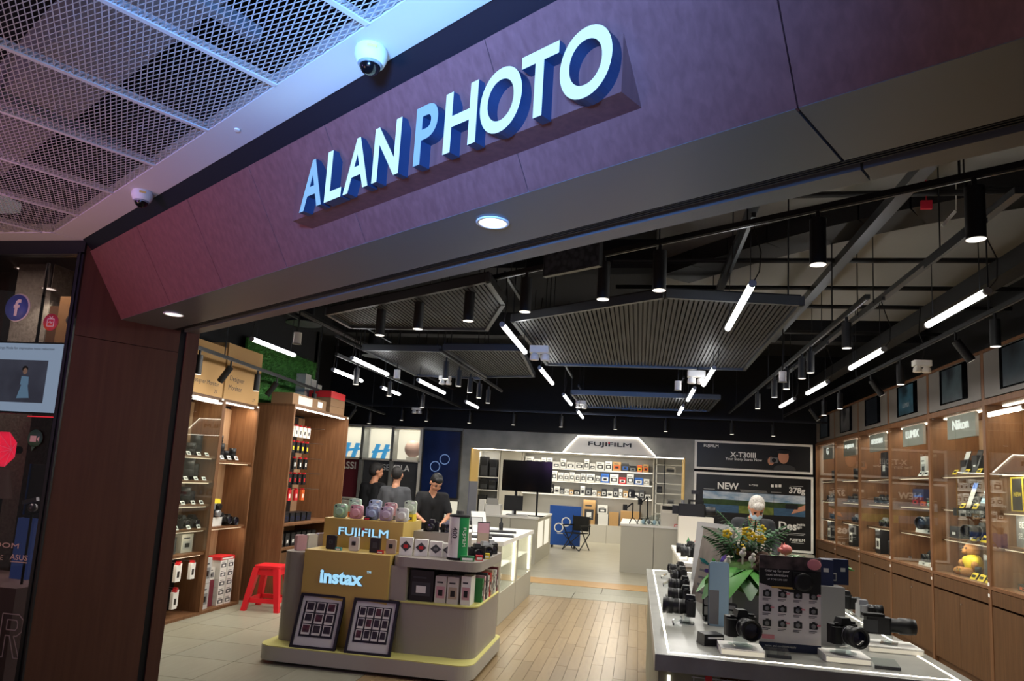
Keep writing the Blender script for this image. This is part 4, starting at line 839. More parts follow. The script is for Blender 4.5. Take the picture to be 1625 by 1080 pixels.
# leaning brochure board, wood-grain print
mat('board_print', '9b9184', .6, kind='noise', col2='6e665c', scale=6, stretch=(1, 1, .4))
p = T(1108, 962); bd_ = thing('brochure_board', 'large grey wood print board with tiny camera pictures leaning towards the aisle', 'board', p + Vector((.06, .1, 0)), -1.2)
MB('board_print').box(-.24, .2, 0, .008, 0, .52).build('board', bd_, rot=(-.18, 0, 0)); l = MB('dark_grey')
for i in range(5): l.box(-.18, -.04, -.002, 0, .06 + .05 * i, .075 + .05 * i)
l.box(.0, .09, -.002, 0, .1, .3).build('print', bd_, rot=(-.18, 0, 0)); MB('dark_grey').box(-.2, .16, .008, .02, 0, .45).build('backing', bd_, rot=(-.18, 0, 0))
p = T(1102, 935); b2 = thing('brochure_board', 'plain grey card board just behind the wood print board', 'board', p + Vector((.14, .55, 0)), -.95); MB('light_grey').box(-.2, .2, 0, .008, 0, .5).build('board', b2, rot=(-.12, 0, 0)); MB('dark_grey').box(-.1, .1, .008, .1, 0, .02).build('foot', b2)
# planter with leaves, ferns, flowers and figurines
p = T(1172, 990) + Vector((.12, .3, 0)); pl = MB('concrete').box(-.14, .14, -.16, .22, 0, .20).build('planter_block', loc=p, label='concrete block carrying the leafy arrangement', cat='planter'); PT = p + Vector((0, 0, .20))
mat('leaf', '35702c', .4, kind='noise', col2='26561f', scale=4); mat('leaf2', '468434', .4); mat('fern', '2f5e30', .6); mat('moss', '4a6a2a', .9, kind='noise', col2='34501e', scale=30, bump=.5); mat('flower', 'e8c52a', .6); mat('rock', '5a4234', .8, kind='noise', col2='3d2c22', scale=15); mat('piggy', 'e07f78', .35); mat('shell', 'e2d8cc', .5)
pt = thing('plant_arrangement', 'leafy green arrangement with fern, yellow flowers and stones', 'plant', PT); pt.scale = (1.5, 1.3, 1.35)
def leaf(mb, base, az, L, w, droop, tilt=.5, n=6):
    b = Vector(base); d = Vector((math.cos(az), math.sin(az), 0)); s = Vector((-d.y, d.x, 0)); L0, L1, C0 = [], [], []
    for i in range(n + 1):
        u = i / n; c = b + d * L * u * math.cos(tilt * (1 - .3 * u)) + Vector((0, 0, L * (math.sin(tilt) * u - droop * u * u))); ww = w * math.sin(PI * min(.98, u * .92 + .06)) ** .8
        L0.append(c + s * ww + Vector((0, 0, .18 * ww))); L1.append(c - s * ww + Vector((0, 0, .18 * ww))); C0.append(c)
    v = L0 + C0 + L1; k = n + 1; f = []
    for i in range(n): f += [(i, k + i, k + i + 1, i + 1), (k + i, 2 * k + i, 2 * k + i + 1, k + i + 1)]
    mb.add(v, f, True)
MB('moss').sph((0, .05, .02), (.17, .22, .09), 16, 10).build('moss_mound', pt)
for i in range(7): m_ = MB('leaf' if i % 2 else 'leaf2'); leaf(m_, (-.02, -.05, .06), -2.75 + .36 * i, .24 + .04 * (i % 3), .055, .75, .35); m_.build('broad_leaf', pt)
def frond(base, az, L, m, tilt):
    f = MB(m); b = Vector(base); d = Vector((math.cos(az), math.sin(az), 0))
    for i in range(12):
        u = i / 12; c = b + d * L * u + Vector((0, 0, L * (tilt * u - .6 * u * u)))
        for sgn in (-1, 1): leaf(f, c, az + sgn * (1.05 - .5 * u), .10 * (1.12 - u), .010, .3, .1, 3)
    f.tube([b, b + d * L * .5 + Vector((0, 0, L * (tilt * .5 - .15))), b + d * L + Vector((0, 0, L * (tilt - .6)))], .003, 5); f.build('fern_frond', pt)
for i in range(11): frond((.12, .05, .06), -1.1 + .27 * i, .24 + .03 * (i % 3), 'fern' if i % 2 else 'leaf2', .75)
for i in range(16): frond((-.04 + .03 * (i % 3), .14, .10), i * .78, .15 + .02 * (i % 4), 'fern', 1.25 + .2 * (i % 3))
for i in range(10):
    f = MB('flower'); c = Vector((rnd.uniform(-.12, .1), rnd.uniform(-.08, .22), rnd.uniform(.13, .27)))
    for k in range(5): a = k * 1.2566; f.sph(c + Vector((math.cos(a) * .013, -.004, math.sin(a) * .013)), (.009, .004, .009), 6, 4)
    f.build('yellow_flower', pt); MB('leaf').cyl(c, (c.x * .5, c.y * .8, .05), .002, seg=5).build('flower_stem', pt)
for i in range(7): MB('rock').sph((rnd.uniform(-.1, .1), rnd.uniform(-.13, .05), .09 + .02 * (i % 3)), (.03, .026, .026), 8, 6).build('stone', pt)
for i, (dx, dy, dz, m_, lab) in enumerate([(-.05, -.06, .17, 'shell', 'smooth white pebble figurine among the yellow flowers'), (-.12, -.1, .13, 'shell', 'pale shell figurine at the edge of the leaf arrangement'), (.0, -.12, .11, 'rock', 'brown animal figurine on the leaf arrangement'), (-.015, -.1, .15, 'shell', 'cream animal figurine behind the brown one'), (.04, -.1, .12, 'orange', 'small orange crab figurine on the leaf arrangement')]):
    f = thing('figurine', lab, 'figurine', PT + Vector((dx * 1.4, dy * 1.25, dz * 1.3 - .03))); MB(m_).sph((0, 0, .0), (.022, .018, .022), 10, 7).build('body', f); MB(m_).sph((0.006, -.008, .026), (.013, .013, .013), 8, 6).build('head', f); MB(m_).cyl((0, 0, 0), (0, 0, -.07), .006).build('pin', f)
f = thing('piggy_bank', 'pink piggy figure perched on the fern side of the arrangement', 'figurine', PT + Vector((.19, -.05, .23)))
MB('piggy').sph((0, 0, 0), (.04, .034, .032)).build('body', f); MB('piggy').cyl((-.03, -.02, .0), (-.048, -.03, .0), .012).build('snout', f); MB('piggy').frustum(-.03, -.018, -.02, -.008, .025, .045, .005, .005).frustum(-.012, 0, .0, .012, .025, .045, .005, .005).build('ear', f)
MB('piggy').cyl((0, 0, -.02), (0, 0, -.14), .005).build('pin', f)
# second white counter behind the long table, with its cameras
c2 = thing('white_counter', 'low white counter with glowing edge behind the long stone table', 'counter', (.5, 7.9, 0))
MB('cream_laminate').box(0, .46, 0, 2.4, 0, .86).build('body', c2); MB('cream_laminate').box(.46, 1.3, 0, .42, 0, .86).build('front_arm', c2); MB('white').box(-.02, .48, -.02, 2.42, .86, .90).build('countertop', c2); MB('white').box(.48, 1.32, -.02, .44, .86, .90).build('countertop', c2); MB('led').box(.08, .088, .05, 2.3, .9, .902).build('light_line', c2)
for i, (px, py) in enumerate(((1086, 862), (1090, 872), (1100, 856))):
    p = atZ(px, py, .95); place('camA', cam_b('cam_black', .043, .10), 'camera', ['black camera on the white counter end facing the aisle', 'second black camera stacked near the white counter end', 'black camera farther back on the white counter'][i], 'camera', (max(.62, p.x), 8.2 + .45 * i, .94), R_, 1.3)
    place('blkc', block_b(.2, .16, .04), 'display_block', ['white block under the counter end camera', 'white block under the second counter camera', 'white block under the farther counter camera'][i], 'display block', (max(.62, p.x), 8.2 + .45 * i, .9), R_)
# monitor back and small things by the seated man
p = atY(1200, 870, 7.75)
mn = thing('monitor', 'white backed monitor on the counter in front of the grey haired man', 'monitor', (1.18, 8.1, .9), .15)
MB('off_white').rbox(-.19, .19, -.015, .015, .12, .40, .01, 'y').build('panel', mn); MB('off_white').box(-.03, .03, .0, .03, 0, .15).build('neck', mn); MB('off_white').box(-.1, .1, -.06, .08, 0, .015).build('foot', mn)
b = MB('off_white').box(-.22, .22, -.1, .1, 0, .44).build('white_cabinet', loc=(.75, 9.6, .9), label='white box cabinet standing on the counter below the black film camera', cat='cabinet')
fc = thing('film_camera', 'big black studio film camera on the white box cabinet', 'camera', (.75, 9.6, 1.34), -.1)
MB('cam_black').rbox(-.22, .12, -.07, .07, 0, .16, .02).build('body', fc); MB('cam_black').lathe([(.05, .12), (.06, .15), (.06, .24), (.05, .25)], (0, 0, .08), 'x', 18).build('lens', fc); MB('cam_grip').box(-.1, .1, -.02, .02, .19, .215).box(-.1, -.07, -.02, .02, .16, .2).box(.07, .1, -.02, .02, .16, .2).build('handle', fc); MB('cam_black').box(-.3, -.22, -.05, .05, .02, .13).build('battery', fc); MB('cam_black').cyl((0, 0, .16), (0, 0, .3), .01).box(-.06, .04, -.02, .02, .29, .34).build('microphone', fc)
mat('santa_red', 'b52a2a', .5)
for i, (px, py) in enumerate(((1113, 838), (1118, 840), (1137, 843))):
    f = thing('figurine', ['red and green gnome figurine on the white counter', 'red capped figurine beside the gnome on the white counter', 'white bearded small figurine on the white counter'][i], 'figurine', (.62 + .1 * i, 8.98 + .05 * i, .9)); MB('santa_red' if i != 2 else 'white').lathe([(.03, 0), (.035, .06), (.02, .12)], seg=10).build('body', f); MB('white').sph((0, 0, .14), .022).build('head', f); MB(['green', 'santa_red', 'santa_red'][i]).lathe([(.024, .15), (.0, .21)], seg=10).build('hat', f)
b = MB('orange').box(-.04, .04, -.02, .02, 0, .17).box(.045, .16, -.03, .03, 0, .15).build('card_box', loc=(.78, 8.72, .9), label='orange card box between the figurines on the white counter', cat='box')
# ---------------------------------------------------------------- yellow and grey island with instant cameras
mat('island_grey', '9c948b', .5); mat('island_yellow', 'c4a65a', .5); mat('island_base', 'b4afa3', .5); mat('base_yellow', 'cfc878', .5); mat('glow_blue', 'a4dcfa', .5, emit=.95); mat('glow_return', '4b86c8', .4)
il = thing('display_island', 'stepped grey and yellow display island with glowing lettering', 'island', (-2.23, 5.77, 0))
ox, oy = -2.23, 5.77
def ib(x0, x1, y0, y1, z0, z1): return (x0 - ox, x1 - ox, y0 - oy, y1 - oy, z0, z1)
MB('dark_grey').rbox(*ib(-3.1, -1.38, 5.86, 7.0, 0, .03), .1).build('kick_plate', il)
MB('island_base').rbox(*ib(-3.18, -1.28, 5.77, 7.1, .03, .145), .14, seg=8).build('base', il); MB('base_yellow').rbox(*ib(-3.178, -1.282, 5.772, 7.098, .145, .152), .14, seg=8).build('base_top', il)
MB('island_grey').rbox(*ib(-3.13, -2.89, 5.98, 7.05, .152, .92), .11, seg=8).build('left_block', il)
yl = MB('island_yellow').box(*ib(-2.9, -2.1, 5.955, 6.45, .152, .955)).build('lower_step', il, bevel=.003)
yu = MB('island_yellow').box(*ib(-2.9, -2.12, 6.3, 6.85, .955, 1.22)).build('upper_step', il, bevel=.003)
MB('island_grey').box(*ib(-2.9, -2.1, 6.45, 7.05, .152, .955)).build('rear_block', il)
MB('island_grey').rbox(*ib(-2.1, -1.32, 5.98, 7.05, .152, .572), .12, seg=8).build('right_block', il); MB('base_yellow').rbox(*ib(-2.1, -1.31, 5.97, 7.05, .572, .582), .12, seg=8).build('niche_floor', il)
MB('dark_grey').box(*ib(-2.1, -1.45, 6.32, 7.03, .582, .87)).build('niche_back', il); MB('island_grey').box(*ib(-2.1, -1.95, 5.985, 6.32, .582, .87)).build('niche_side', il)
MB('island_grey').rbox(*ib(-2.1, -1.31, 5.97, 7.07, .87, .95), .12, seg=8).build('right_top', il)
MB('island_grey').box(*ib(-2.12, -1.62, 6.62, 6.95, .95, 1.13)).build('riser', il)
lt = MB('glow_return').text('instax', (-2.53 - ox, 5.955 - oy, .735), width=.40, height=.115, depth=.012, bold=.045).build('lettering', yl); MB('glow_blue').text('instax', (-2.53 - ox, 5.955 - oy, .735), width=.40, height=.115, depth=.0125, bold=.045, sides=False).text('TM', (-2.285 - ox, 5.955 - oy, .80), width=.04, depth=.004).build('letter_face', lt)
lt = MB('glow_return').text('FUJIFILM', (-2.50 - ox, 6.3 - oy, 1.095), width=.49, height=.095, depth=.012, bold=.018).build('lettering', yu); MB('glow_blue').text('FUJIFILM', (-2.50 - ox, 6.3 - oy, 1.095), width=.49, height=.095, depth=.0125, bold=.018, sides=False).build('letter_face', lt)
MB('red').box(-2.512 - ox, -2.488 - ox, 6.283 - oy, 6.288 - oy, 1.125, 1.148).build('red_mark', lt)
# two leaning frames of instant photos
mat('mat_white', 'c9c6c4', .7); mat('photo_dark', '3a302c', .5, kind='noise', col2='0f0d0d', scale=22); mat('photo_red', '6a3434', .5, kind='noise', col2='1a1212', scale=22); mat('photo_border', 'd9d4cc', .6)
for (x0, x1, cols, lab) in ((-2.885, -2.475, 3, 'black framed panel with nine instant photos leaning on the island'), (-2.39, -1.985, 4, 'black framed panel with twelve instant photos leaning on the island')):
    fr = thing('framed_photos', lab, 'picture frame', ((x0 + x1) / 2, 5.80, .152), (-.34, 0, .03)); hw = (x1 - x0) / 2; fh = .455
    for a in (-hw, hw - .022): MB('black').box(a, a + .022, 0, .025, 0, fh).build('frame_side', fr)
    for z in (0, fh - .022): MB('black').box(-hw + .022, hw - .022, 0, .025, z, z + .022).build('frame_side', fr)
    MB('mat_white').box(-hw + .02, hw - .02, .014, .018, .02, fh - .02).build('mat_board', fr); MB('black').box(-hw * .74, hw * .74, .011, .0142, fh * .21, fh * .86).build('photo_field', fr)
    sw = hw * 1.40 / cols
    for r_ in range(3):
        for c_ in range(cols):
            cx, cz = -hw * .70 + sw * (c_ + .5), fh * (.32 + .205 * r_) + .01
            ph = MB('photo_border').box(cx - sw * .40, cx + sw * .40, .009, .0112, cz - .042, cz + .042).build('instant_photo', fr)
            MB('photo_red' if (r_ * 3 + c_ * 5) % 4 == 0 else 'photo_dark').box(cx - sw * .32, cx + sw * .32, .0082, .009, cz - .024, cz + .036).build('picture', ph)
# instant cameras
def instax_b(c):
    def f():
        b = MB(c).rbox(-.052, .052, -.028, .028, 0, .115, .022, 'y'); b.mat(c).rbox(-.045, .045, -.036, .036, .008, .107, .02, 'y')
        l = MB(c).lathe([(.036, .02), (.036, .045), (.03, .055), (.03, .06), (.025, .06)], (.006, 0, .05), 'y', 18)
        g = MB('cam_black').lathe([(.0, .058), (.014, .058), (.016, .054)], (.006, 0, .05), 'y', 14)
        v = MB('white').box(.012, .04, -.038, -.03, .092, .106); v2 = MB('cam_black').box(-.038, -.024, -.038, -.03, .09, .104)
        return [('body', b, None), ('lens_tube', l, None), ('lens', g, 1), ('flash', v, None), ('viewfinder', v2, None)]
    return f
IC = {'mint green': '9fc4a8', 'pink': 'd9a0a8', 'pale blue': '9aa8c4', 'lavender': 'b5a4b8', 'white': 'cfcfcb', 'pale mint': 'b8d0c0', 'light blue': 'a8b8d0', 'rose': 'c89aa0', 'cream green': 'c4cfb8'}
for nme, cc in IC.items(): mat('ix_' + nme, cc, .35)
for (x, nme) in ((-2.80, 'mint green'), (-2.635, 'pink'), (-2.475, 'pale blue'), (-2.335, 'lavender'), (-2.18, 'white')):
    place('ix' + nme, instax_b('ix_' + nme), 'instant_camera', nme + ' instant camera standing directly on the top yellow step', 'instant camera', (x, 6.42, 1.22), .1, 1.12)
for (x, nme, h, bc, lab) in ((-2.74, 'pale mint', .05, 'orange', 'orange'), (-2.53, 'light blue', .05, 'light_grey', 'grey'), (-2.37, 'rose', .035, 'dark_grey', 'dark'), (-2.17, 'cream green', .065, 'yellow', 'yellow')):
    place('bb' + bc, box_b(.1, .1, .1, bc, 'dark_grey'), 'product_box', lab + ' carton under the ' + nme + ' instant camera', 'box', (x, 6.62, 1.22), 0, (1, 1, h / .1))
    place('ix' + nme, instax_b('ix_' + nme), 'instant_camera', nme + ' instant camera raised on a small ' + lab + ' carton', 'instant camera', (x, 6.62, 1.22 + h), .15, 1.12)
def printer_b(c, lens=True):
    def f():
        o_ = [('body', MB(c).rbox(-.044, .044, -.02, .02, 0, .125, .014, 'y'), None)]
        if lens: o_ += [('lens_plate', MB('cam_black' if c != 'cam_black' else 'dark_grey').rbox(-.018, .018, -.024, -.019, .05, .086, .004, 'y'), None), ('lens', MB('cam_black').lathe([(0, .027), (.009, .027), (.01, .02)], (0, 0, .068), 'y', 12), None)]
        return o_
    return f
mat('beige', 'b7a48e', .4); mat('prt_white', 'd2cec4', .4); mat('prt_pink', 'c99aa0', .4)
for (x, c, nme) in ((-2.72, 'cam_black', 'black'), (-2.5, 'prt_white', 'white'), (-2.30, 'cam_black', 'square black'), (-2.15, 'beige', 'beige')):
    if nme == 'square black': place('prtsq', lambda: [('body', MB('cam_black').box(-.046, .046, -.02, .02, 0, .13), None), ('lens_plate', MB('dark_grey').box(-.02, .02, -.023, -.02, .04, .09), None)], 'photo_printer', 'square cornered black printer camera on the lower yellow step', 'printer', (x, 6.1, .955), .05)
    else: place('prt' + c, printer_b(c), 'photo_printer', nme + ' upright printer camera with a small lens on the lower yellow step', 'printer', (x, 6.1, .955), .05)
place('tealb', box_b(.055, .03, .026, 'teal', 'white', False), 'product_box', 'tiny teal carton on the lower yellow step', 'box', (-2.625, 6.05, .955)); place('redb', box_b(.055, .03, .03, 'red', 'white', False), 'product_box', 'tiny red carton on the lower yellow step', 'box', (-2.23, 6.05, .955))
place('tinyb', box_b(.06, .03, .03, 'cam_black', 'red', False), 'product_box', 'tiny dark carton between the front instant cameras', 'box', (-2.49, 6.34, 1.22))
for i, (x, y, c, nme) in enumerate(((-3.03, 6.12, 'prt_pink', 'pink'), (-3.0, 6.28, 'prt_white', 'white'), (-2.98, 6.44, 'prt_lav', 'lavender'), (-2.97, 6.6, 'prt_grey', 'grey'))):
    mat('prt_lav', 'aea6bc', .4); mat('prt_grey', 'a9a9a4', .4)
    place('pp' + c, printer_b(c, False), 'photo_printer', nme + ' slim printer in the row on the grey side block', 'printer', (x, y, .92), 1.0, 1.12)
# boxes and film canister on the right top
for i, x in enumerate((-2.03, -1.90, -1.775, -1.67)):
    b = thing('product_box', ['white camera carton nearest the yellow step', 'white camera carton second from the yellow step', 'white camera carton third from the yellow step', 'white camera carton next to the film canister'][i], 'box', (x, 6.16 + .04 * i, .95), .12)
    hh = .155 - .012 * i; MB('white').box(-.058, .058, -.03, .03, 0, hh).build('carton', b); MB('dark_grey').prism([(-.05, -.0305, hh * .5), (.0, -.0305, hh * .2), (.05, -.0305, hh * .5), (0, -.0305, hh * .82)], (0, -.001, 0)).build('printed_camera', b); MB('red' if i < 2 else 'grey').box(-.02, .02, -.032, -.0313, hh * .4, hh * .6).build('print', b)
fcx = thing('film_canister', 'giant white and green film canister standing on the grey counter', 'film canister', (-1.545, 6.12, .95), -.35); CR, CH = .088, .37
mat('film_green', '1f8a4c', .4)
MB('white').lathe([(CR, .02), (CR, CH)], seg=40).build('drum', fcx)
sl = MB('film_green'); seg = 14
for i in range(seg):
    a0, a1 = -.95 + 1.25 * i / seg, -.95 + 1.25 * (i + 1) / seg; R = CR + .001
    sl.add([(R * math.cos(a0), R * math.sin(a0), .022), (R * math.cos(a1), R * math.sin(a1), .022), (R * math.cos(a1), R * math.sin(a1), CH - .002), (R * math.cos(a0), R * math.sin(a0), CH - .002)], [(0, 1, 2, 3)])
sl.build('green_band', fcx)
def wraptext(mb, st, ang, z, h, Rr, rot90=True, bold=.01):
    vs, fs, W, Hh = textmesh(st, bold); k = h / Hh
    v = []
    for p in vs:
        u, zz = (p.y * k, -p.x * k) ; a = ang + u / Rr; v.append((Rr * math.cos(a), Rr * math.sin(a), z + zz))
    mb.add(v, fs)
wraptext(m_ := MB('white'), 'FUJIFILM', -.42, .2, .042, CR + .0022); m_.build('lettering', fcx)
wraptext(m_ := MB('black'), '400', -1.38, .235, .046, CR + .0012); wraptext(m_, 'COLOR NEGATIVE', -1.75, .2, .012, CR + .0012); m_.build('number', fcx)
MB('cam_grip').lathe([(CR + .004, 0), (CR + .006, .008), (CR + .004, .022)], seg=40).build('bottom_cap', fcx); MB('cam_grip').lathe([(CR + .004, CH - .002), (CR + .005, CH + .012), (CR - .01, CH + .02), (.035, CH + .02), (.035, CH + .05), (.024, CH + .052), (0, CH + .052)], seg=40).build('top_cap', fcx)
place('camI', cam_b('cam_black', .034, .07), 'camera', 'black camera close beside the film canister', 'camera', (-1.42, 6.32, .95), .5, 1.2); place('camJ', cam_b('cam_silver', .036, .06, 'cam_silver'), 'camera', 'silver camera behind the film canister', 'camera', (-1.40, 6.55, .95), .7, 1.25); place('camK', cam_b('cam_black', .03, .05, 'cam_silver'), 'camera', 'black and silver camera at the far end of the grey counter', 'camera', (-1.40, 6.82, .95), .8, 1.2)
for i, (x, y, c, w1) in enumerate(((-1.44, 6.06, 'green', .12), (-1.36, 6.18, 'red', .06), (-1.345, 6.38, 'yellow', .07))): place('bx' + c, box_b(w1, .05, .045, c, 'white', False), 'product_box', 'small ' + c + ' film carton beside the giant film canister', 'box', (x, y, .95), .3)
place('camI', cam_b(), 'camera', 'black camera on the grey riser behind the cartons', 'camera', (-1.97, 6.72, 1.13), .05, 1.05); place('camK2', cam_b('cam_silver', .034, .05, 'cam_silver'), 'camera', 'silver camera on the grey riser behind the cartons', 'camera', (-1.80, 6.72, 1.13), .1, 1.05)
place('bxy2', box_b(.05, .05, .12, 'yellow', 'white', False), 'product_box', 'slim yellow carton on the grey riser', 'box', (-1.68, 6.74, 1.13)); place('bxt2', box_b(.07, .05, .08, 'teal', 'white', False), 'product_box', 'teal carton on the grey riser', 'box', (-1.70, 6.85, 1.13))
place('pinkcard', board_b(.12, .3, ['prt_pink', 'beige', 'prt_pink'], .1), 'product_card', 'tall rose coloured card behind the film canister', 'card', (-1.46, 6.75, .95), .2)
# cartons in the niche
N = [(-1.83, .22, .26, 'cam_black', 'dark_grey', 'big black carton with a tiny camera picture'), (-1.655, .10, .225, 'prt_white', 'prt_pink', 'pink and white instant camera carton beside the big black one'), (-1.545, .10, .225, 'prt_white', 'beige', 'white instant camera carton with a beige panel'), (-1.43, .085, .24, 'white', 'prt_pink', 'tall white carton at the corner of the niche')]
for (x, w1, h, c, c2_, lab) in N: place('ni' + lab[:22], box_b(w1, .16, h, c, c2_), 'product_box', lab, 'box', (x, 6.12, .582))
cols = ['green', 'prt_pink', 'dark_grey', 'prt_white', 'red', 'beige', 'prt_grey', 'white', 'maroon']; nmc = ['green', 'rose', 'dark grey', 'white', 'red', 'beige', 'grey', 'bright white', 'maroon']
for i in range(9): place('nb' + cols[i], box_b(.055, .1, .2, cols[i], 'white' if i % 2 else 'dark_grey'), 'product_box', 'slim ' + nmc[i] + ' carton on the aisle side of the niche', 'box', (-1.38, 6.27 + .083 * i, .582), PI / 2, (1, 1, 1 + .08 * (i % 3)))
# red plastic stool
st = thing('plastic_stool', 'red plastic stool beside the tall brown shelf panel', 'stool', (-4.28, 7.95, 0), .1); mat('stool_red', 'e0202c', .35)
MB('stool_red').rbox(-.15, .15, -.15, .15, .475, .51, .03).build('seat', st, bevel=.006)
for sx in (-1, 1):
    for sy in (-1, 1):
        MB('stool_red').add([(sx * .20 + dx * .028, sy * .20 + dy * .028, 0) for dx, dy in ((-1, -1), (1, -1), (1, 1), (-1, 1))] + [(sx * .12 + dx * .035, sy * .12 + dy * .035, .48) for dx, dy in ((-1, -1), (1, -1), (1, 1), (-1, 1))], [(3, 2, 1, 0), (4, 5, 6, 7), (0, 1, 5, 4), (1, 2, 6, 5), (2, 3, 7, 6), (3, 0, 4, 7)]).build('leg', st)
for a in range(4):
    c, s = round(math.cos(a * PI / 2)), round(math.sin(a * PI / 2)); R2 = lambda x, y, z: (c * x - s * y, s * x + c * y, z)
    MB('stool_red').prism([R2(-.185, -.185, .09), R2(.185, -.185, .09), R2(.178, -.178, .14), R2(-.178, -.178, .14)], R2(0, .02, 0)).build('lower_rail', st)
    MB('stool_red').prism([R2(-.135, -.142, .40), R2(.135, -.142, .40), R2(.13, -.135, .48), R2(-.13, -.135, .48)], R2(0, .02, 0)).build('apron', st)
# ---------------------------------------------------------------- left hand shelves
def shelfunit(name, label, x0, y0, y1, zt, depth, shelves, lamps=True, mids=()):
    o = thing(name, label, 'shelf', (x0, y0, 0)); D = y1 - y0
    MB('cab_inner').box(-depth, -depth + .02, .02, D - .02, .03, zt - .03).build('back_panel', o)
    for yy in (0, D - .03): MB('cab_wood').box(-depth, 0, yy, yy + .03, 0, zt).build('side_panel', o)
    MB('cab_wood').box(-depth, .0, .03, D - .03, 0, .03).build('shelf', o); MB('cab_wood_dark').box(-depth, 0, .0, D, zt, zt + .03).build('top_board', o)
    for z in shelves:
        MB('cab_wood').box(-depth, -.02, .03, D - .03, z - .025, z).build('shelf', o)
    MB('led').box(-.06, -.03, .08, D - .08, zt - .014, zt - .002).build('light_strip', o)
    area('shelf_lamp', (-.05, D / 2, zt - .02), (.03, D * .8), 5, (1, .86, .68), (0, math.radians(20), 0), parent=o)
    if lamps:
        for z in list(shelves):
            MB('led_warm').box(-.04, -.032, .08, D - .08, z - .033, z - .025).build('light_strip', o)
            area('shelf_lamp', (-.04, D / 2, z - .036), (.02, D * .8), 1.6, (1, .86, .68), (0, math.radians(20), 0), parent=o)
    MB('tag_white').box(0, .002, D - .06, D - .02, zt + .0, zt + .025).build('number_tag', o)
    return o
XL = -4.72
s1 = shelfunit('wall_shelf', 'brown wall shelf of lenses and hanging accessories nearest the entrance', XL, 5.6, 7.30, 2.38, .38, [1.74, 1.47, 1.21, .945, .68])
shelfunit('wall_shelf', 'brown wall shelf with tall bays beside the hanging accessories', XL, 7.30, 8.06, 2.38, .38, [1.70, .945], True)
s2 = shelfunit('wall_shelf', 'deeper brown shelf unit with rows of hooked packets', -4.36, 8.28, 10.0, 2.45, .72, [.955, .655], False)
area('shelf_lamp', (-.1, .86, .94), (.1, 1.2), 2.0, (1, .86, .68), (0, math.radians(10), 0), parent=s2)
MB('cab_wood_dark').box(-.72, -.02, .03, 1.69, .03, .60).build('lower_doors', s2)
RL = PI / 2
mat('cab_glass_edge', 'c8c0b4', .4)
MB('glass').box(-.006, 0, .03, 1.67, .70, 2.36).build('glass_front', s1)
# lenses with price tags
SH = [(1.74, 8), (1.47, 8), (1.21, 8), (.945, 7)]
nmz = ['top', 'second', 'third', 'fourth']
for si, (z, n_) in enumerate(SH):
    for i in range(n_):
        y = 5.95 + 1.25 * i / (n_ - 1) - (0 if i < n_ - 1 else .03); k = (i + si) % 3
        if si == 3: place('camshelf', cam_b('cam_black', .03, .05), 'camera', 'small black camera on the fourth shelf by the entrance', 'camera', (XL - .16, y, z), RL, 1.3, 'cameras on the fourth entrance shelf')
        else: place('lensS%d' % k, lens_b((.034, .043, .038)[k], (.09, .16, .12)[k]), 'lens', ('short', 'long', 'medium')[k] + ' black lens on the ' + nmz[si] + ' entrance shelf', 'lens', (XL - .17 - .04 * (i % 2), y, z), RL, 1.5, 'lenses on the ' + nmz[si] + ' entrance shelf, ' + ('short', 'long', 'medium')[k])
        place('wtags', tag_b('tag_white', .06, .04), 'price_card', 'small white price card on the ' + nmz[si] + ' entrance shelf', 'price card', (XL - .05, y, z), RL, 1.1, 'price cards on the ' + nmz[si] + ' entrance shelf')
for i in range(3): place('bagp', lambda: [('pouch', MB('dark_grey').rbox(-.08, .08, -.05, .05, 0, .17, .03), None), ('strap', MB('cam_black').tube([(-.07, 0, .15), (-.05, -.02, .2), (.05, -.02, .2), (.07, 0, .15)], .008), None)], 'camera_pouch', 'dark camera pouch on the low entrance shelf', 'pouch', (XL - .18, 6.2 + .33 * i, .68), RL, 1, 'camera pouches on the low shelf')
place('palebox', box_b(.2, .12, .2, 'off_white', 'light_grey'), 'product_box', 'pale carton beside the camera pouches', 'box', (XL - .2, 7.12, .68), RL)
# hanging packets below
def packet_b(c='white', hook='red', c2='cam_black', h=.15, w=.07):
    def f(): return [('carton', MB(c).box(-w / 2, w / 2, -.015, .015, 0, h), None), ('printed_patch', MB(c2).box(-w * .22, w * .22, -.0158, -.015, h * .25, h * .62), None), ('hook_clip', MB(hook).box(-.012, .012, -.02, .02, h, h + .022), None), ('hook', MB('steel').cyl((0, -.03, h + .018), (0, .28, h + .018), .003, seg=6), None)]
    return f
for r_, (z, n_) in enumerate(((.40, 9), (.12, 8))):
    for i in range(n_): place('pk0', packet_b(), 'hanging_packet', ['white packet on a red tipped hook in the upper low row', 'white packet on a red tipped hook in the lowest row'][r_], 'packet', (XL - .07 - .08 * (i % 2), 6.15 + .125 * i, z), RL, 1.15, ['upper low row of white packets', 'lowest row of white packets'][r_])
MB('black').box(-.36, -.34, .04, 1.66, .035, .65).build('hook_panel', s1)
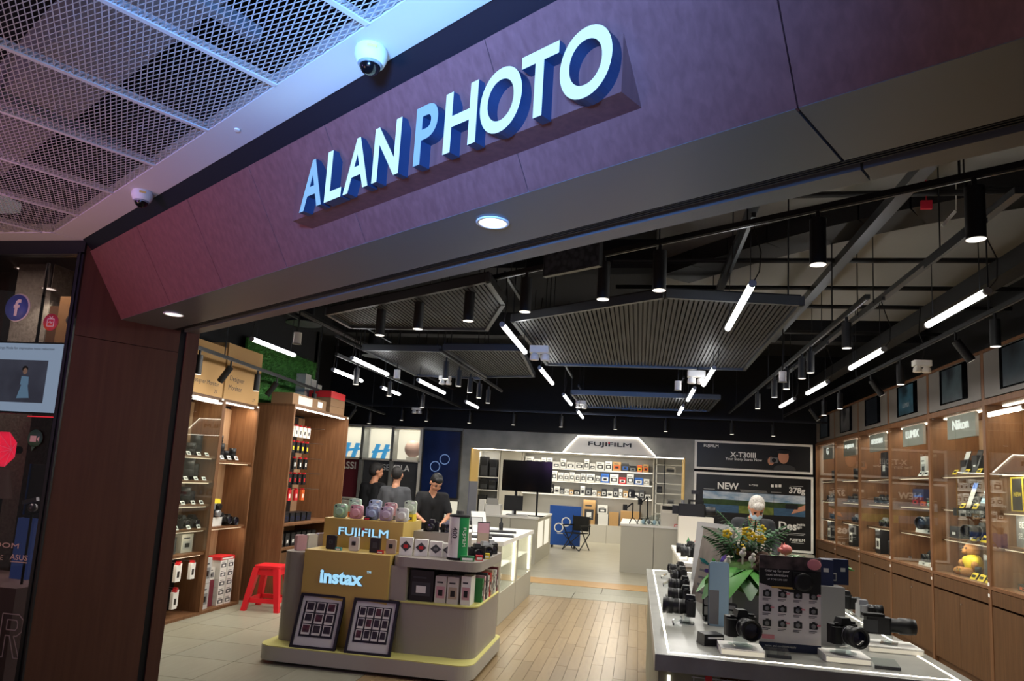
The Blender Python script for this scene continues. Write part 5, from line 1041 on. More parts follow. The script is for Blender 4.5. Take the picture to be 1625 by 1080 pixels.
# bay 2: lenses on steps, toy camera stack, printed cartons
for i, (dy, dz, k) in enumerate(((.2, .02, 1), (.32, .02, 0), (.46, .02, 2), (.2, .20, 1), (.36, .2, 0))): place('lensS%d' % k, lens_b((.034, .043, .038)[k], (.09, .16, .12)[k]), 'lens', ['long lens at the front of the stepped stand', 'short lens at the front of the stepped stand', 'medium lens at the end of the stepped stand', 'long lens raised on the stepped stand', 'short lens raised on the stepped stand'][i], 'lens', (XL - .12 - .12 * (dz > .1), 7.3 + dy, 1.70 + dz), RL, 1.15)
ss = thing('stepped_stand', 'clear stepped stand carrying lenses in the tall bay', 'stand', (XL - .17, 7.62, 1.70), RL); MB('acrylic').box(-.28, .22, -.1, .12, 0, .02).build('base', ss); MB('acrylic').box(-.28, .14, .02, .12, .02, .2).build('step', ss)
for i in range(3): place('wtag2', tag_b('tag_white', .07, .05), 'price_card', 'white price card on the stepped lens stand', 'price card', (XL - .04, 7.45 + .15 * i, 1.72), RL, 1, 'price cards on the stepped stand')
tc_ = thing('toy_camera_set', 'stack of cameras with a yellow topped rangefinder in the tall bay', 'camera set', (XL - .16, 7.55, .945), RL)
MB('white').box(-.1, .12, -.06, .06, 0, .1).build('carton', tc_); MB('cam_black').rbox(-.08, .1, -.05, .05, .1, .19, .01).build('camera_body', tc_); MB('cam_silver').lathe([(.04, .05), (.04, .09), (.03, .09)], (.01, 0, .145), 'y', 16).build('lens', tc_); MB('cam_silver').rbox(-.06, .08, -.04, .04, .19, .26, .01).build('upper_camera', tc_); MB('yellow').frustum(-.075, .085, -.045, .045, .26, .31, .01, .01).build('yellow_top', tc_)
MB('cam_black').lathe([(.036, .04), (.036, .08), (.026, .08)], (.03, 0, .225), 'y', 16).build('lens', tc_)
for i, (dy, lab) in enumerate(((.42, 'black camera with a grey lens beside the toy stack'), (.56, 'black camera near the far side of the tall bay'))): place('camA', cam_b('cam_black', .043, .10), 'camera', lab, 'camera', (XL - .16, 7.3 + dy, .945 + (.0 if i else .02)), RL, 1.15)
place('ccard', board_b(.16, .2, ['beige', 'off_white', 'beige'], .15), 'product_card', 'beige photo card behind the cameras in the tall bay', 'card', (XL - .26, 7.83, .945), RL)
for i in range(5):
    for j in range(2): place('whbox', box_b(.13, .2, .1, 'white', 'dark_grey'), 'product_box', 'white carton with a dark picture stacked on the tall bay floor', 'box', (XL - .16, 7.75 + .15 * j, .03 + .103 * i), RL, 1, 'white cartons stacked on the tall bay floor')
for i in range(2): place('grbox', box_b(.15, .2, .28, 'light_grey', 'grey'), 'product_box', ['grey lens carton at the bottom of its stack', 'grey lens carton on top of its stack'][i], 'box', (XL - .16, 7.43, .03 + .285 * i), RL)
place('marb', box_b(.14, .2, .3, 'maroon', None), 'product_box', 'maroon carton standing between the grey and white cartons', 'box', (XL - .2, 7.585, .03), RL); place('redtop', box_b(.3, .2, .04, 'red', 'white', False), 'product_box', 'flat red carton on top of the white stacks', 'box', (XL - .16, 7.82, .545), RL); place('grb2', box_b(.16, .18, .14, 'prt_white', 'grey'), 'product_box', 'white carton on top of the maroon one', 'box', (XL - .2, 7.585, .33), RL)
# hooked packets in the deep unit
HK = [(2.1, 'white', 'cam_black', 9, 'red', 'white and black'), (1.88, 'cam_black', 'yellow', 8, 'red', 'black and yellow'), (1.655, 'cam_black', 'white', 7, 'red', 'black and white'), (1.44, 'cam_black', 'red', 8, 'red', 'black and red'), (1.22, 'red', 'white', 6, 'red', 'coloured')]
MB('black').box(-.64, -.6, .04, 1.3, .96, 2.4).build('hook_panel', s2)
for r_, (z, c, c2_, n_, hk, lab) in enumerate(HK):
    for i in range(n_):
        cc = ['off_white', 'cam_black', 'blue', 'red', 'red', 'orange'][i] if r_ == 4 else c
        nmx = {'off_white': 'white', 'cam_black': 'black'}.get(cc, cc)
        place('hk%d%s' % (r_, cc), packet_b(cc, 'red', c2_, .14, .08), 'hanging_packet', (lab if r_ < 4 else nmx) + ' hanging packet in row ' + ['one', 'two', 'three', 'four', 'five'][r_] + ' of the deep unit', 'packet', (-4.72, 8.45 + .98 * i / max(1, n_ - 1), z), RL, 1.05, (lab if r_ < 4 else nmx) + ' packets of the deep unit')
    MB('steel').cyl((-4.95, 8.6 + 1.1, z + .16), (-4.6, 9.7, z + .16), .004, seg=6).build('empty_hook', label='bare steel hook at the end of packet row ' + ['one', 'two', 'three', 'four', 'five'][r_], cat='hook')
for i in range(7): place('blkbox', box_b(.11, .2, .17, 'cam_black', 'dark_grey'), 'product_box', 'black carton with pale print on the open shelf below the hooks', 'box', (-4.55, 8.46 + .15 * i, .655), RL, 1, 'black cartons below the hooks')
for i in range(6): place('navb', box_b(.12, .2, .12, 'cam_black', 'navy'), 'product_box', 'dark carton on the board under the packet rows', 'box', (-4.62, 8.5 + .16 * i, .955), RL, 1, 'dark cartons under the packet rows')
# things on top: monitor cartons, grass wall, flat cartons
def carton(label, x0, x1, y0, y1, z0, z1, m='kraft', txt=(), lab=True):
    o = thing('cardboard_box', label, 'box', ((x0 + x1) / 2, y0, z0)); w1 = x1 - x0
    MB(m).box(-w1 / 2, w1 / 2, 0, y1 - y0, 0, z1 - z0).build('carton', o)
    for (s, yy, zz, ww) in txt: MB('dark_grey').text(s, (w1 / 2, yy - y0, zz - z0), width=ww, right=(0, 1, 0), depth=.001).build('printed_text', o)
    return o
carton('large kraft monitor carton above the entrance shelf', -5.08, -4.75, 6.35, 7.28, 2.41, 3.0, 'kraft', [('Designer Monitor', 6.95, 2.55, .5), ('27', 7.15, 2.47, .06)])
carton('large kraft monitor carton next to the green grass wall', -5.08, -4.75, 7.31, 8.06, 2.41, 3.07, 'kraft', [('Designer', 7.55, 2.66, .3), ('Monitor', 7.53, 2.56, .28), ('27', 7.95, 2.47, .05)])
c = carton('flat brown carton with a white label on the deep unit', -4.72, -4.42, 8.32, 9.3, 2.48, 2.63, 'cardboard_dark'); MB('light_grey').box(.151, .152, .15, .55, .02, .13).build('paper_label', c); MB('white').box(.151, .152, .72, .86, .04, .12).build('paper_label', c)
for i, (y0, z0, h, lab) in enumerate(((9.5, 2.48, .12, 'lower brown carton at the far end of the deep unit'), (9.5, 2.6, .12, 'middle brown carton at the far end of the deep unit'), (9.5, 2.72, .1, 'red lidded carton topping the far end stack'))): carton(lab, -4.8, -4.45, y0, y0 + .5, z0, z0 + h - .003, 'cardboard_dark' if i < 2 else 'red')
for i in range(3): carton(['tall white carton on end beside the brown stack', 'second tall white carton on end beside the brown stack', 'third tall white carton at the unit corner'][i], -5.05, -4.85, 9.45 + .19 * i, 9.62 + .19 * i, 2.48, 3.05 - .05 * i, 'off_white')
gw = thing('grass_wall', 'artificial green grass wall panel on top of the brown shelves', 'grass panel', (-5.0, 8.1, 2.48))
mat('grass', '4f9440', .7, kind='noise', col2='2e6426', scale=12); MB('grass').box(-.04, .0, 0, 1.95, 0, .82).build('backing', gw)
g = MB('grass')
for i in range(5200):
    y, z = rnd.uniform(0, 1.95), rnd.uniform(0, .82); L = rnd.uniform(.03, .06); a = rnd.uniform(-1, 1); b = rnd.uniform(-.6, 1); wv = .008
    p = Vector((0, y, z)); q = p + Vector((L * .8, L * a * .7, L * b * .7)); g.add([p + Vector((0, wv, 0)), p - Vector((0, wv, 0)), q], [(0, 1, 2)])
o = g.build('grass_blades', gw); o['kind'] = 'stuff'
# ---------------------------------------------------------------- rear: lit header, posters, white display wall, blue screen
hd = thing('lit_header', 'pale header board with glowing edges and black lettering', 'header', (-.6, 13.78, 2.29))
mat('header_face', 'cfccc4', .6)
tp = [(-.875, 0, 0), (-.59, 0, .33), (.57, 0, .34), (.9, 0, .01)]
MB('header_face').prism(tp, (0, -.06, 0)).build('board', hd)
for a, b in zip(tp, tp[1:]): MB('led').bar(Vector(a) + Vector((0, -.066, .0)), Vector(b) + Vector((0, -.066, 0)), .012, .024, (0, 1, 0)).build('glowing_edge', hd)
MB('black').text('FUJIFILM', (.025, -.061, .175), width=.83, height=.105, depth=.012, bold=.018).build('lettering', hd); MB('red').box(-.005, .03, -.08, -.073, .20, .232).build('red_mark', hd)
# posters
mat('poster_black', '0d0d0f', .4); mat('sky_photo', '5f8bb0', .5, kind='noise', col2='d5dde2', scale=4, stretch=(1, 1, 3)); mat('lake', '3f6484', .5, kind='noise', col2='31506c', scale=8, stretch=(1, 1, 5)); mat('hill', '38502a', .7, kind='noise', col2='24381c', scale=10); mat('field', '7c8a3e', .7, kind='noise', col2='5a6a2a', scale=12); mat('skin', 'c98f72', .55); mat('poster_light', '3a3a3c', .6)
YP = 13.75
def poster(label, x0, x1, z0, z1):
    o = thing('wall_poster', label, 'poster', (x0, YP, z0)); W, H = x1 - x0, z1 - z0
    MB('poster_black').box(.04, W - .04, -.012, .06, .04, H - .04).build('print_sheet', o)
    for (a, b, c, d) in ((0, .04, 0, H), (W - .04, W, 0, H)): MB('white').box(a, b, -.03, .06, c, d).build('frame_side', o)
    for (c, d) in ((0, .04), (H - .04, H)): MB('white').box(.04, W - .04, -.03, .06, c, d).build('frame_side', o)
    return o, W, H
def tx(o, st, x, z, wd, m='tag_white', bold=.015, hh=None): return MB(m).text(st, (x, -.0125, z), width=wd, height=hh, depth=.0015, bold=bold).build('lettering', o)
o, W, H = poster('wide black poster with a person holding a camera in white frame', 1.03, 3.14, 2.10, 2.645)
P = lambda qx, qy, y=YP: atY(1080 + qx / 4.5, 680 + qy / 4.5, y - .013) - Vector((1.03, 0, 2.10))
c = P(218, 124); tx(o, 'FUJIFILM', c.x, c.z, .27, bold=.02); c = P(445, 186); tx(o, 'X-T30III', c.x, c.z, .46, bold=.02); c = P(450, 221); tx(o, 'Your Story Starts Now', c.x, c.z, .66)
c = P(735, 200); im = MB('skin').sph((c.x, -.013, c.z), (.095, .006, .13), 14, 8).build('portrait_face', o); MB('poster_black').sph((c.x, -.016, c.z + .1), (.13, .006, .05), 14, 8).build('portrait_hat', o); MB('skin').sph((c.x - .22, -.013, c.z - .09), (.06, .006, .08), 10, 6).build('portrait_hand', o); MB('tag_white').prism([(c.x - .05, -.0135, c.z - .24), (c.x + .05, -.0135, c.z - .24), (c.x + .02, -.0135, c.z - .17), (c.x - .03, -.0135, c.z - .17)], (0, .001, 0)).build('portrait_shirt', o)
MB('grey').rbox(c.x - .24, c.x - .1, -.019, -.013, c.z - .12, c.z - .02, .01, 'y').build('portrait_camera', o); MB('black').lathe([(.04, .019), (.03, .023), (0, .023)], (c.x - .17, 0, c.z - .075), 'y', 14).build('portrait_lens', o); MB('poster_light').sph((c.x + .02, -.0128, c.z - .23), (.2, .002, .09), 12, 6).build('portrait_coat', o)
o, W, H = poster('tall black poster with three landscape photos in white frame', 1.03, 3.15, .68, 2.05)
P = lambda qx, qy, y=YP: atY(1080 + qx / 4.5, 680 + qy / 4.5, y - .013) - Vector((1.03, 0, .68))
c = P(340, 408); tx(o, 'NEW', c.x, c.z, .38, bold=.03); c = P(520, 403); tx(o, 'X-T30 III', c.x, c.z, .16); c = P(832, 447); tx(o, '378g', c.x, c.z, .28, bold=.03); c = P(765, 693); tx(o, 'Des', c.x, c.z, .31, bold=.03); c = P(860, 692); tx(o, 'irable', c.x, c.z + .02, .14); tx(o, 'ign', c.x - .03, c.z - .035, .08); c = P(833, 798); tx(o, 'FUJIFILM', c.x, c.z, .26, bold=.02)
for (qa, qb, qy) in ((165, 245, 426), (425, 615, 436), (430, 620, 446), (645, 720, 452), (780, 875, 408), (700, 890, 740), (700, 880, 750), (790, 880, 812)): a, b = P(qa, qy), P(qb, qy); MB('light_grey').box(a.x, b.x, -.0132, -.012, a.z - .004, a.z + .004).build('small_print', o)
for (qa, qb) in ((645, 665), (675, 692), (700, 720)): a = P(qa, 405); b = P(qb, 410); MB('tag_white').box(a.x, b.x, -.0132, -.012, a.z - .03, a.z + .02).build('icon', o)
for i, (qa, qb, ma, mb_, mc) in enumerate(((160, 413, 'sky_photo', 'hill', 'lake'), (416, 664, 'sky_photo', 'hill', 'field'), (667, 890, 'sky_photo', 'hill', 'lake'))):
    a, b = P(qa, 470), P(qb, 625); z1, z0 = 1.70 - .68, 1.32 - .68; h = z1 - z0; f = MB(ma).box(a.x, b.x, -.0135, -.012, z0 + h * .62, z1).build('landscape_photo', o)
    MB(mb_).box(a.x, b.x, -.0136, -.012, z0 + h * .36, z0 + h * .62).build('photo_hills', f); MB(mc).box(a.x, b.x, -.0136, -.012, z0, z0 + h * .36).build('photo_foreground', f)
    if i == 2: MB('skin').prism([(a.x + .3, -.016, z0 + .04), (b.x, -.016, z0 + .12), (b.x, -.016, z0 + .22), (a.x + .36, -.016, z0 + .14)], (0, .002, 0)).build('photo_arm', f); MB('black').rbox(a.x + .2, a.x + .42, -.017, -.014, z0 + .13, z0 + .22, .02, 'y').build('photo_camera', f)
MB('cream_laminate').box(1.03, 3.14, 13.6, 13.8, 0, .66).build('poster_plinth', label='pale plinth below the tall black poster', cat='plinth')
# white display wall on the left, facing the entrance
dw = thing('display_wall', 'white lit display wall of open niches beside the blue screen', 'display wall', (-6.4, 13.65, 0)); mat('niche_cream', 'f6efd6', .7, emit=.8)
ox = 6.4
MB('white_paint').box(-6.4 + ox, -4.34 + ox, .3, .36, 0, 2.62).build('back_board', dw)
for (x0, x1) in ((-6.2, -5.66), (-5.56, -4.99), (-4.95, -4.38)):
    MB('niche_cream').box(x0 + ox, x1 + ox, .28, .3, 1.98, 2.58).build('niche_back', dw)
for x in (-6.24, -5.62, -4.97, -4.36): MB('concrete' if x != -4.36 else 'off_white').box(x + ox - .03, x + ox + .03, 0, .3, 0, 2.62).build('divider', dw)
for z in (1.93, 2.59, 1.12): MB('off_white').box(-6.24 + ox, -4.36 + ox, 0, .3, z, z + .035).build('shelf', dw)
MB('dark_grey').box(-5.58 + ox, -4.39 + ox, .1, .12, 1.15, 1.93).build('dark_panel', dw); MB('tag_white').text('ASSEMBLA', (-4.98 + ox, .1, 1.80), width=.78, depth=.003, bold=.02).build('lettering', dw)
MB('maroon').box(-6.2 + ox, -5.66 + ox, .1, .12, 1.15, 1.93).build('dark_panel', dw); MB('tag_white').text('ASSI', (-5.93 + ox, .1, 1.80), width=.36, depth=.003, bold=.02).build('lettering', dw)
MB('off_white').box(-6.24 + ox, -4.36 + ox, .0, .3, 0, 1.1).build('lower_cupboard', dw)
for x in (-5.9, -5.27, -4.66): area('niche_lamp', (x + ox, .05, 2.57), (.45, .04), 3, (1, .95, .8), (math.radians(20), 0, 0), parent=dw)
mat('sign_blue', '4fb0e8', .4, emit=.6)
for (x, lab) in ((-5.93, 'blue letter block standing in for a reflection, above the maroon panel'), (-5.28, 'blue slanted letter block in the niche beside the round disc')):  # block above the maroon panel is a solid copy in place of a reflection
    h_ = thing('letter_block', lab, 'letter', (x, 13.78, 1.967))
    MB('sign_blue').prism([(-.17, 0, 0), (-.09, 0, 0), (.0, 0, .30), (-.08, 0, .30)], (0, .06, 0)).build('stroke', h_); MB('sign_blue').prism([(.03, 0, 0), (.11, 0, 0), (.2, 0, .30), (.12, 0, .30)], (0, .06, 0)).build('stroke', h_); MB('sign_blue').prism([(-.17, -.002, .11), (.2, -.002, .16), (.21, -.002, .21), (-.15, -.002, .16)], (0, .06, 0)).build('crossbar', h_); MB('black').box(-.2, .2, -.03, .1, -.002, .006).build('base', h_)
o = thing('round_plaque', 'round pink beige disc on a small stand in the niche next to the blue screen', 'disc', (-4.57, 13.8, 1.965)); mat('pink_beige', 'c8a89a', .6); MB('pink_beige').lathe([(0, .02), (.17, .02), (.175, 0), (.17, -.02), (0, -.02)], (0, 0, .235), 'y', 32).build('disc', o); MB('off_white').box(-.12, .12, -.04, .04, 0, .07).build('stand', o)
bs = thing('portrait_screen', 'tall dark blue portrait screen with two pale rings', 'screen', (-4.3, 13.65, 1.25)); mat('screen_blue', '18264e', .2, emit=.16, kind='noise', col2='0c1630', scale=1.5); mat('ring_blue', '7f9fd8', emit=.55)
MB('black').box(0, .78, -.03, .06, 0, 1.35).build('housing', bs); MB('screen_blue').box(.02, .76, -.033, -.03, .02, 1.33).build('display', bs)
for (x, z) in ((.28, .62), (.47, .77)):
    r = MB('ring_blue'); n_ = 28
    for i in range(n_): a0, a1 = 2 * PI * i / n_, 2 * PI * (i + 1) / n_; r.add([(x + R * math.cos(a), -.034, z + R * math.sin(a)) for R, a in ((.105, a0), (.105, a1), (.088, a1), (.088, a0))], [(0, 1, 2, 3)])
    r.build('ring_mark', bs)
MB('concrete').box(-4.32, -3.53, 13.68, 13.8, 0, .85).build('wall_stub', kind=ST); MB('niche_cream').box(-4.3, -3.55, 13.74, 13.8, .86, 1.2).build('lit_ledge', label='glowing cream ledge under the blue portrait screen', cat='ledge'); MB('concrete').box(-4.34, -3.52, 13.72, 13.8, 1.2, 2.66).build('wall_screen_back', kind=ST)
# white counters in a row behind the island (glass sided, glowing inside)
mat('glow_case', 'fff6df', .6, emit=.9)
for i, (y0, y1, lab) in enumerate(((8.2, 9.35, 'pale counter with a glowing glass case just behind the island'), (9.37, 10.68, 'pale counter with a glowing glass case farther down the aisle'))):
    o = thing('glass_counter', lab, 'counter', (-1.55, y0, 0)); D = y1 - y0
    MB('cream_laminate').box(-.9, 0, 0, D, .0, .36).build('base', o); MB('cream_laminate').box(-.9, -.5, 0, D, .36, .9).build('rear_body', o); MB('cream_laminate').box(-.5, 0, 0, .05, .36, .9).build('end_panel', o); MB('cream_laminate').box(-.5, 0, D - .05, D, .36, .9).build('end_panel', o)
    MB('glow_case').box(-.5, -.49, .05, D - .05, .37, .9).build('glowing_back', o); MB('white').box(-.93, .02, -.0, D, .9, .95).build('countertop', o); MB('glass').box(-.008, -.002, .05, D - .05, .37, .9).build('side_glass', o); MB('white').box(-.46, -.05, .06, D - .06, .62, .632).build('glass_shelf', o); MB('led').box(-.04, -.02, .06, .075, .38, .89).box(-.04, -.02, D - .075, D - .06, .38, .89).build('light_strip', o)
    area('case_lamp', (-.2, D / 2, .89), (.3, D * .8), 5, (1, .96, .84), parent=o)
    for j in range(3): place('casebox%d' % (j % 2), box_b(.14, .1, .12 + .05 * (j % 2), 'white', 'light_grey'), 'product_box', ['white carton on the lower case floor', 'white carton on the case shelf', 'tall white carton in the glass case'][j] + (' behind the island' if i == 0 else ' down the aisle'), 'box', (-1.75, y0 + .25 + .3 * j, .36 if j != 1 else .632), PI / 2)
def laptop(loc, rz, label, m='dark_grey'):
    o = thing('laptop', label, 'laptop', loc, rz); MB(m).box(-.16, .16, -.11, .11, 0, .015).build('base', o); s = MB(m).box(-.16, .16, 0, .012, 0, .22).build('lid', o, (0, .11, .012), (-.25, 0, 0)); MB('screen_black').box(-.15, .15, -.002, 0, .01, .21).build('display', s)
mat('counter_items', '2c2c2e', .5)
for i, (x, y, lab) in enumerate(((-1.95, 8.6, 'black tablet lying on the counter behind the island'), (-1.75, 9.0, 'thin black tray on the counter behind the island'), (-1.85, 9.75, 'black accessory tray on the farther counter'))): MB('counter_items').rbox(-.2, .2, -.12, .12, 0, .02, .02).box(-.15, .15, -.07, .07, .02, .024).build('tray', loc=(x, y, .95), rot=(0, 0, .2), label=lab, cat='tray')
place('camA', cam_b('cam_black', .043, .1), 'camera', 'black camera on the counter edge behind the island', 'camera', (-2.3, 8.75, .95), .4, 1.1)
tr = thing('tablet_stand', 'white tablet on a slanted stand on the farther counter', 'tablet', (-2.2, 9.9, .95), .6); MB('white').box(-.11, .11, 0, .01, .0, .27).build('tablet', tr, rot=(-.35, 0, 0)); MB('light_grey').box(-.06, .06, -.02, .1, 0, .012).build('foot', tr)
bt = thing('dark_bottle', 'small dark bottle on the farther counter', 'bottle', (-1.95, 10.2, .95)); MB('cam_black').lathe([(.03, 0), (.03, .09), (.012, .12), (.012, .15)], seg=14).build('body', bt); MB('dark_grey').lathe([(.014, .15), (.014, .17)], seg=12).build('cap', bt)
for i in range(2): place('sidec', board_b(.16, .22, ['white', 'light_grey'], .4), 'product_card', ['white leaning card on the counter near the staff man', 'second white leaning card on the counter near the staff man'][i], 'card', (-2.3 + .2 * i, 9.25 + .1 * i, .95), .5)
# rear left counter with a monitor
c = thing('rear_counter', 'pale service counter with glowing side windows below the large black monitor', 'counter', (-3.45, 14.62, 0))
MB('cream_laminate').box(0, .84, 0, 2.5, 0, .91).build('front_panel', c); MB('cream_laminate').box(.85, 1.40, 0, 2.5, 0, .91).build('front_panel', c); MB('white').box(-.02, 1.42, -.02, 2.52, .91, .95).build('countertop', c)
for y in (.25, 1.3): MB('glow_case').box(1.4, 1.404, y, y + .8, .3, .85).build('side_window', c)
tv = thing('monitor', 'large black monitor on a stand behind the white counter', 'monitor', (-2.36, 15.0, .95), 0); MB('screen_black').rbox(-.54, .54, -.02, .02, .51, 1.17, .01, 'y').build('panel', tv); MB('black').box(-.25, -.2, .0, .03, 0, .55).box(.22, .26, 0, .03, 0, .55).build('post', tv); MB('black').box(-.4, .4, -.1, .15, 0, .02).build('foot', tv)
o = thing('office_monitor', 'slim monitor turned away on the service counter', 'monitor', (-2.6, 14.85, .95), .3); MB('black').box(-.2, .2, -.015, .015, .1, .42).build('panel', o); MB('steel').box(-.02, .02, 0, .03, 0, .15).build('neck', o); MB('steel').box(-.1, .1, -.08, .08, 0, .01).build('foot', o)
o = thing('desk_printer', 'small white printer beside the slim monitor on the service counter', 'printer', (-3.0, 14.8, .95)); MB('white').rbox(-.18, .16, -.12, .12, 0, .22, .03).build('body', o); MB('light_grey').prism([(-.14, -.12, .2), (.12, -.12, .2), (.1, -.2, .34), (-.12, -.2, .34)], (0, .01, 0)).build('paper_tray', o); MB('white').box(-.32, -.2, -.08, .08, 0, .3).build('scanner', o)
MB('light_grey').box(-.18, .18, -.07, .07, 0, .02).build('keyboard', loc=(-2.45, 14.78, .95), label='pale keyboard on the service counter below the monitor', cat='keyboard')
# rear right counter
c = thing('rear_counter', 'pale service counter crowded with tripods and clear goods', 'counter', (-.32, 14.5, 0)); MB('cream_laminate').box(0, .645, 0, 2.4, 0, .91).build('front_panel', c); MB('cream_laminate').box(.655, 1.14, 0, 2.4, 0, .91).build('front_panel', c); MB('white').box(-.02, 1.16, -.02, 2.42, .91, .95).build('countertop', c)
for i, x in enumerate((-.1, .05, .2)):
    t = thing('mini_tripod', ['black gimbal arm on the crowded service counter', 'black mini tripod on the crowded service counter', 'tall black clamp stand on the crowded service counter'][i], 'tripod', (x, 14.75 + .1 * i, .95)); hh = (.42, .5, .55)[i]
    MB('black').cyl((0, 0, .1), (0, 0, hh), .014).build('column', t); MB('black').bar((0, 0, hh), (-.14, 0, hh - .12 + .2 * (i % 2)), .03).build('arm', t); MB('black').rbox(-.2, -.11, -.03, .03, hh - .16 + .2 * (i % 2), hh - .04 + .2 * (i % 2), .01).build('clamp', t)
    for k in range(3): a = k * 2.094; MB('black').bar((0, 0, .14), (math.cos(a) * .12, math.sin(a) * .12, .0), .014).build('leg', t)
for i in range(4): place('clearb%d' % i, lambda i=i: [('clear_case', MB('acrylic').rbox(-.07, .07, -.05, .05, 0, .14 + .03 * i, .01), None), ('inner_goods', MB('steel' if i % 2 else 'pale_blue').sph((0, 0, .06), (.04, .03, .05), 8, 6), None)], 'clear_case', ['low clear case with pale goods on the crowded counter', 'clear case with steel goods on the crowded counter', 'taller clear case with pale goods on the crowded counter', 'tallest clear case with steel goods on the crowded counter'][i], 'case', (.12 + .11 * i, 14.62 + .12 * (i % 2), .95))
o = thing('cash_register', 'cream cash terminal with a dark screen on the crowded counter', 'terminal', (.62, 14.8, .95)); MB('off_white').box(-.16, .16, -.12, .12, 0, .26).build('body', o); MB('off_white').frustum(-.16, .16, -.1, .1, .26, .42, .0, .04).build('screen_block', o); MB('screen_black').box(-.13, .13, -.085, -.08, .3, .4).build('display', o)
place('redbx', box_b(.1, .08, .05, 'red', 'white', False), 'product_box', 'red carton on the far end of the crowded counter', 'box', (.78, 14.62, .95)); place('pkb', box_b(.18, .1, .04, 'prt_pink', 'white', False), 'product_box', 'pink folded leaflets on the crowded counter', 'leaflets', (.7, 15.1, .95))
# blue banner board and folding chair
mat('banner_blue', '1f4fa0', .4); b = thing('banner_board', 'blue standing banner with two white rings', 'banner', (-1.9, 19.0, 0), .0); MB('banner_blue').box(-.42, .42, -.02, .02, .06, 1.1).build('panel', b)
for (x, z) in ((-.16, .52), (.03, .68)):
    r = MB('white')
    for i in range(24): a0, a1 = 2 * PI * i / 24, 2 * PI * (i + 1) / 24; r.add([(x + R * math.cos(a), -.021, z + R * math.sin(a)) for R, a in ((.125, a0), (.125, a1), (.095, a1), (.095, a0))], [(0, 1, 2, 3)])
    r.build('ring_mark', b)
MB('white').box(-.2, -.02, -.0212, -.02, .36, .38).build('lettering', b); MB('black').box(-.34, -.30, -.12, .12, 0, .06).build('foot', b); MB('black').box(.26, .3, -.12, .12, 0, .06).build('foot', b)
ch = thing('folding_chair', 'black folding camp chair in front of the blue banner', 'chair', (-1.55, 18.6, 0), -.5); MB('black').box(-.24, .24, -.2, .2, .42, .44).build('seat', ch); MB('black').box(-.24, .24, .2, .22, .48, .86).build('backrest', ch)
for sx in (-1, 1): MB('dark_metal').bar((sx * .26, -.24, 0), (sx * .26, .24, .44), .02).build('leg', ch); MB('dark_metal').bar((sx * .26, .24, 0), (sx * .26, -.24, .62), .02).build('leg', ch); MB('dark_metal').bar((sx * .26, .22, .4), (sx * .26, .22, .88), .02).build('back_post', ch); MB('black').box(sx * .26 - .03, sx * .26 + .03, -.24, .22, .61, .64).build('armrest', ch)
MB('dark_metal').bar((-.26, -.24, 0), (.26, -.24, .42), .018).build('cross_brace', ch); MB('dark_metal').bar((.26, -.25, 0), (-.26, -.25, .42), .018).build('cross_brace', ch)
# ---------------------------------------------------------------- rear room shelves
mat('shelf_back', '96938c', .7)
sh = thing('storage_shelf', 'long pale storage shelf with white cartons under the lit header', 'shelf', (-3.58, 21.6, 0)); W = 4.03
MB('shelf_back').box(0, W, .36, .4, 0, 2.6).build('back_board', sh)
for x in (0, W - .03): MB('off_white').box(x, x + .03, 0, .36, 0, 2.6).build('side_panel', sh)
MB('off_white').box(0, W, 0, .36, 2.58, 2.62).build('top_board', sh)
for z in (2.17, 1.79, 1.38): MB('white').box(.03, W - .03, 0, .36, z - .035, z).build('shelf', sh); MB('led_soft').box(.05, W - .05, .02, .035, z - .045, z - .036).build('light_strip', sh)
for i in range(6): MB('off_white').box(.03 + i * .662, .03 + i * .662 + .656, 0, .36, 0, .52).build('base_door', sh)
for i, z in enumerate((2.57, 2.13, 1.74, 1.32)): area('shelf_lamp', (W / 2, -.02, z), (W * .9, .05), (8, 5, 5, 8)[i], (1, .96, .86), (math.radians(18), 0, 0), parent=sh)
rows = [(2.17, 'top'), (1.79, 'middle'), (1.38, 'lower')]
for ri, (z, nm) in enumerate(rows):
    x = -3.5; i = 0
    while x < .36:
        w1 = rnd.choice((.16, .18, .22, .26)) if ri < 2 else rnd.choice((.12, .15, .18)); h = rnd.uniform(.17, .3) if ri < 2 else rnd.uniform(.12, .28)
        if x + w1 > .4: break
        if ri == 0: c, c2_, col = (('white', 'dark_grey', 'white') if x < -.9 else (('kraft', 'orange', 'kraft'), ('dark_grey', 'blue', 'dark'), ('cam_black', 'grey', 'black'), ('orange', 'yellow', 'orange'))[i % 4])
        elif ri == 1: c, c2_, col = (('white', 'dark_grey', 'white') if x < -1.3 else (('blue', 'white', 'blue'), ('white', 'dark_grey', 'white'), ('red', 'white', 'red'), ('light_grey', 'dark_grey', 'grey'))[i % 4])
        else: c, c2_, col = (('cam_black', 'white', 'black'), ('white', 'grey', 'white'), ('dark_grey', 'light_grey', 'dark'), ('white', 'dark_grey', 'white'), ('kraft', 'white', 'kraft'))[i % 5]
        w_r = round(w1, 2); place('rb%s%s%.2f' % (c, c2_, w_r), box_b(w_r - .015, .2, .25, c, c2_), 'product_box', col + ' carton on the ' + nm + ' storage shelf under the header', 'box', (x + w1 / 2, 21.78, z), 0, (1, 1, h / .25), col + ' cartons on the ' + nm + ' storage shelf'); x += w1 + .012; i += 1
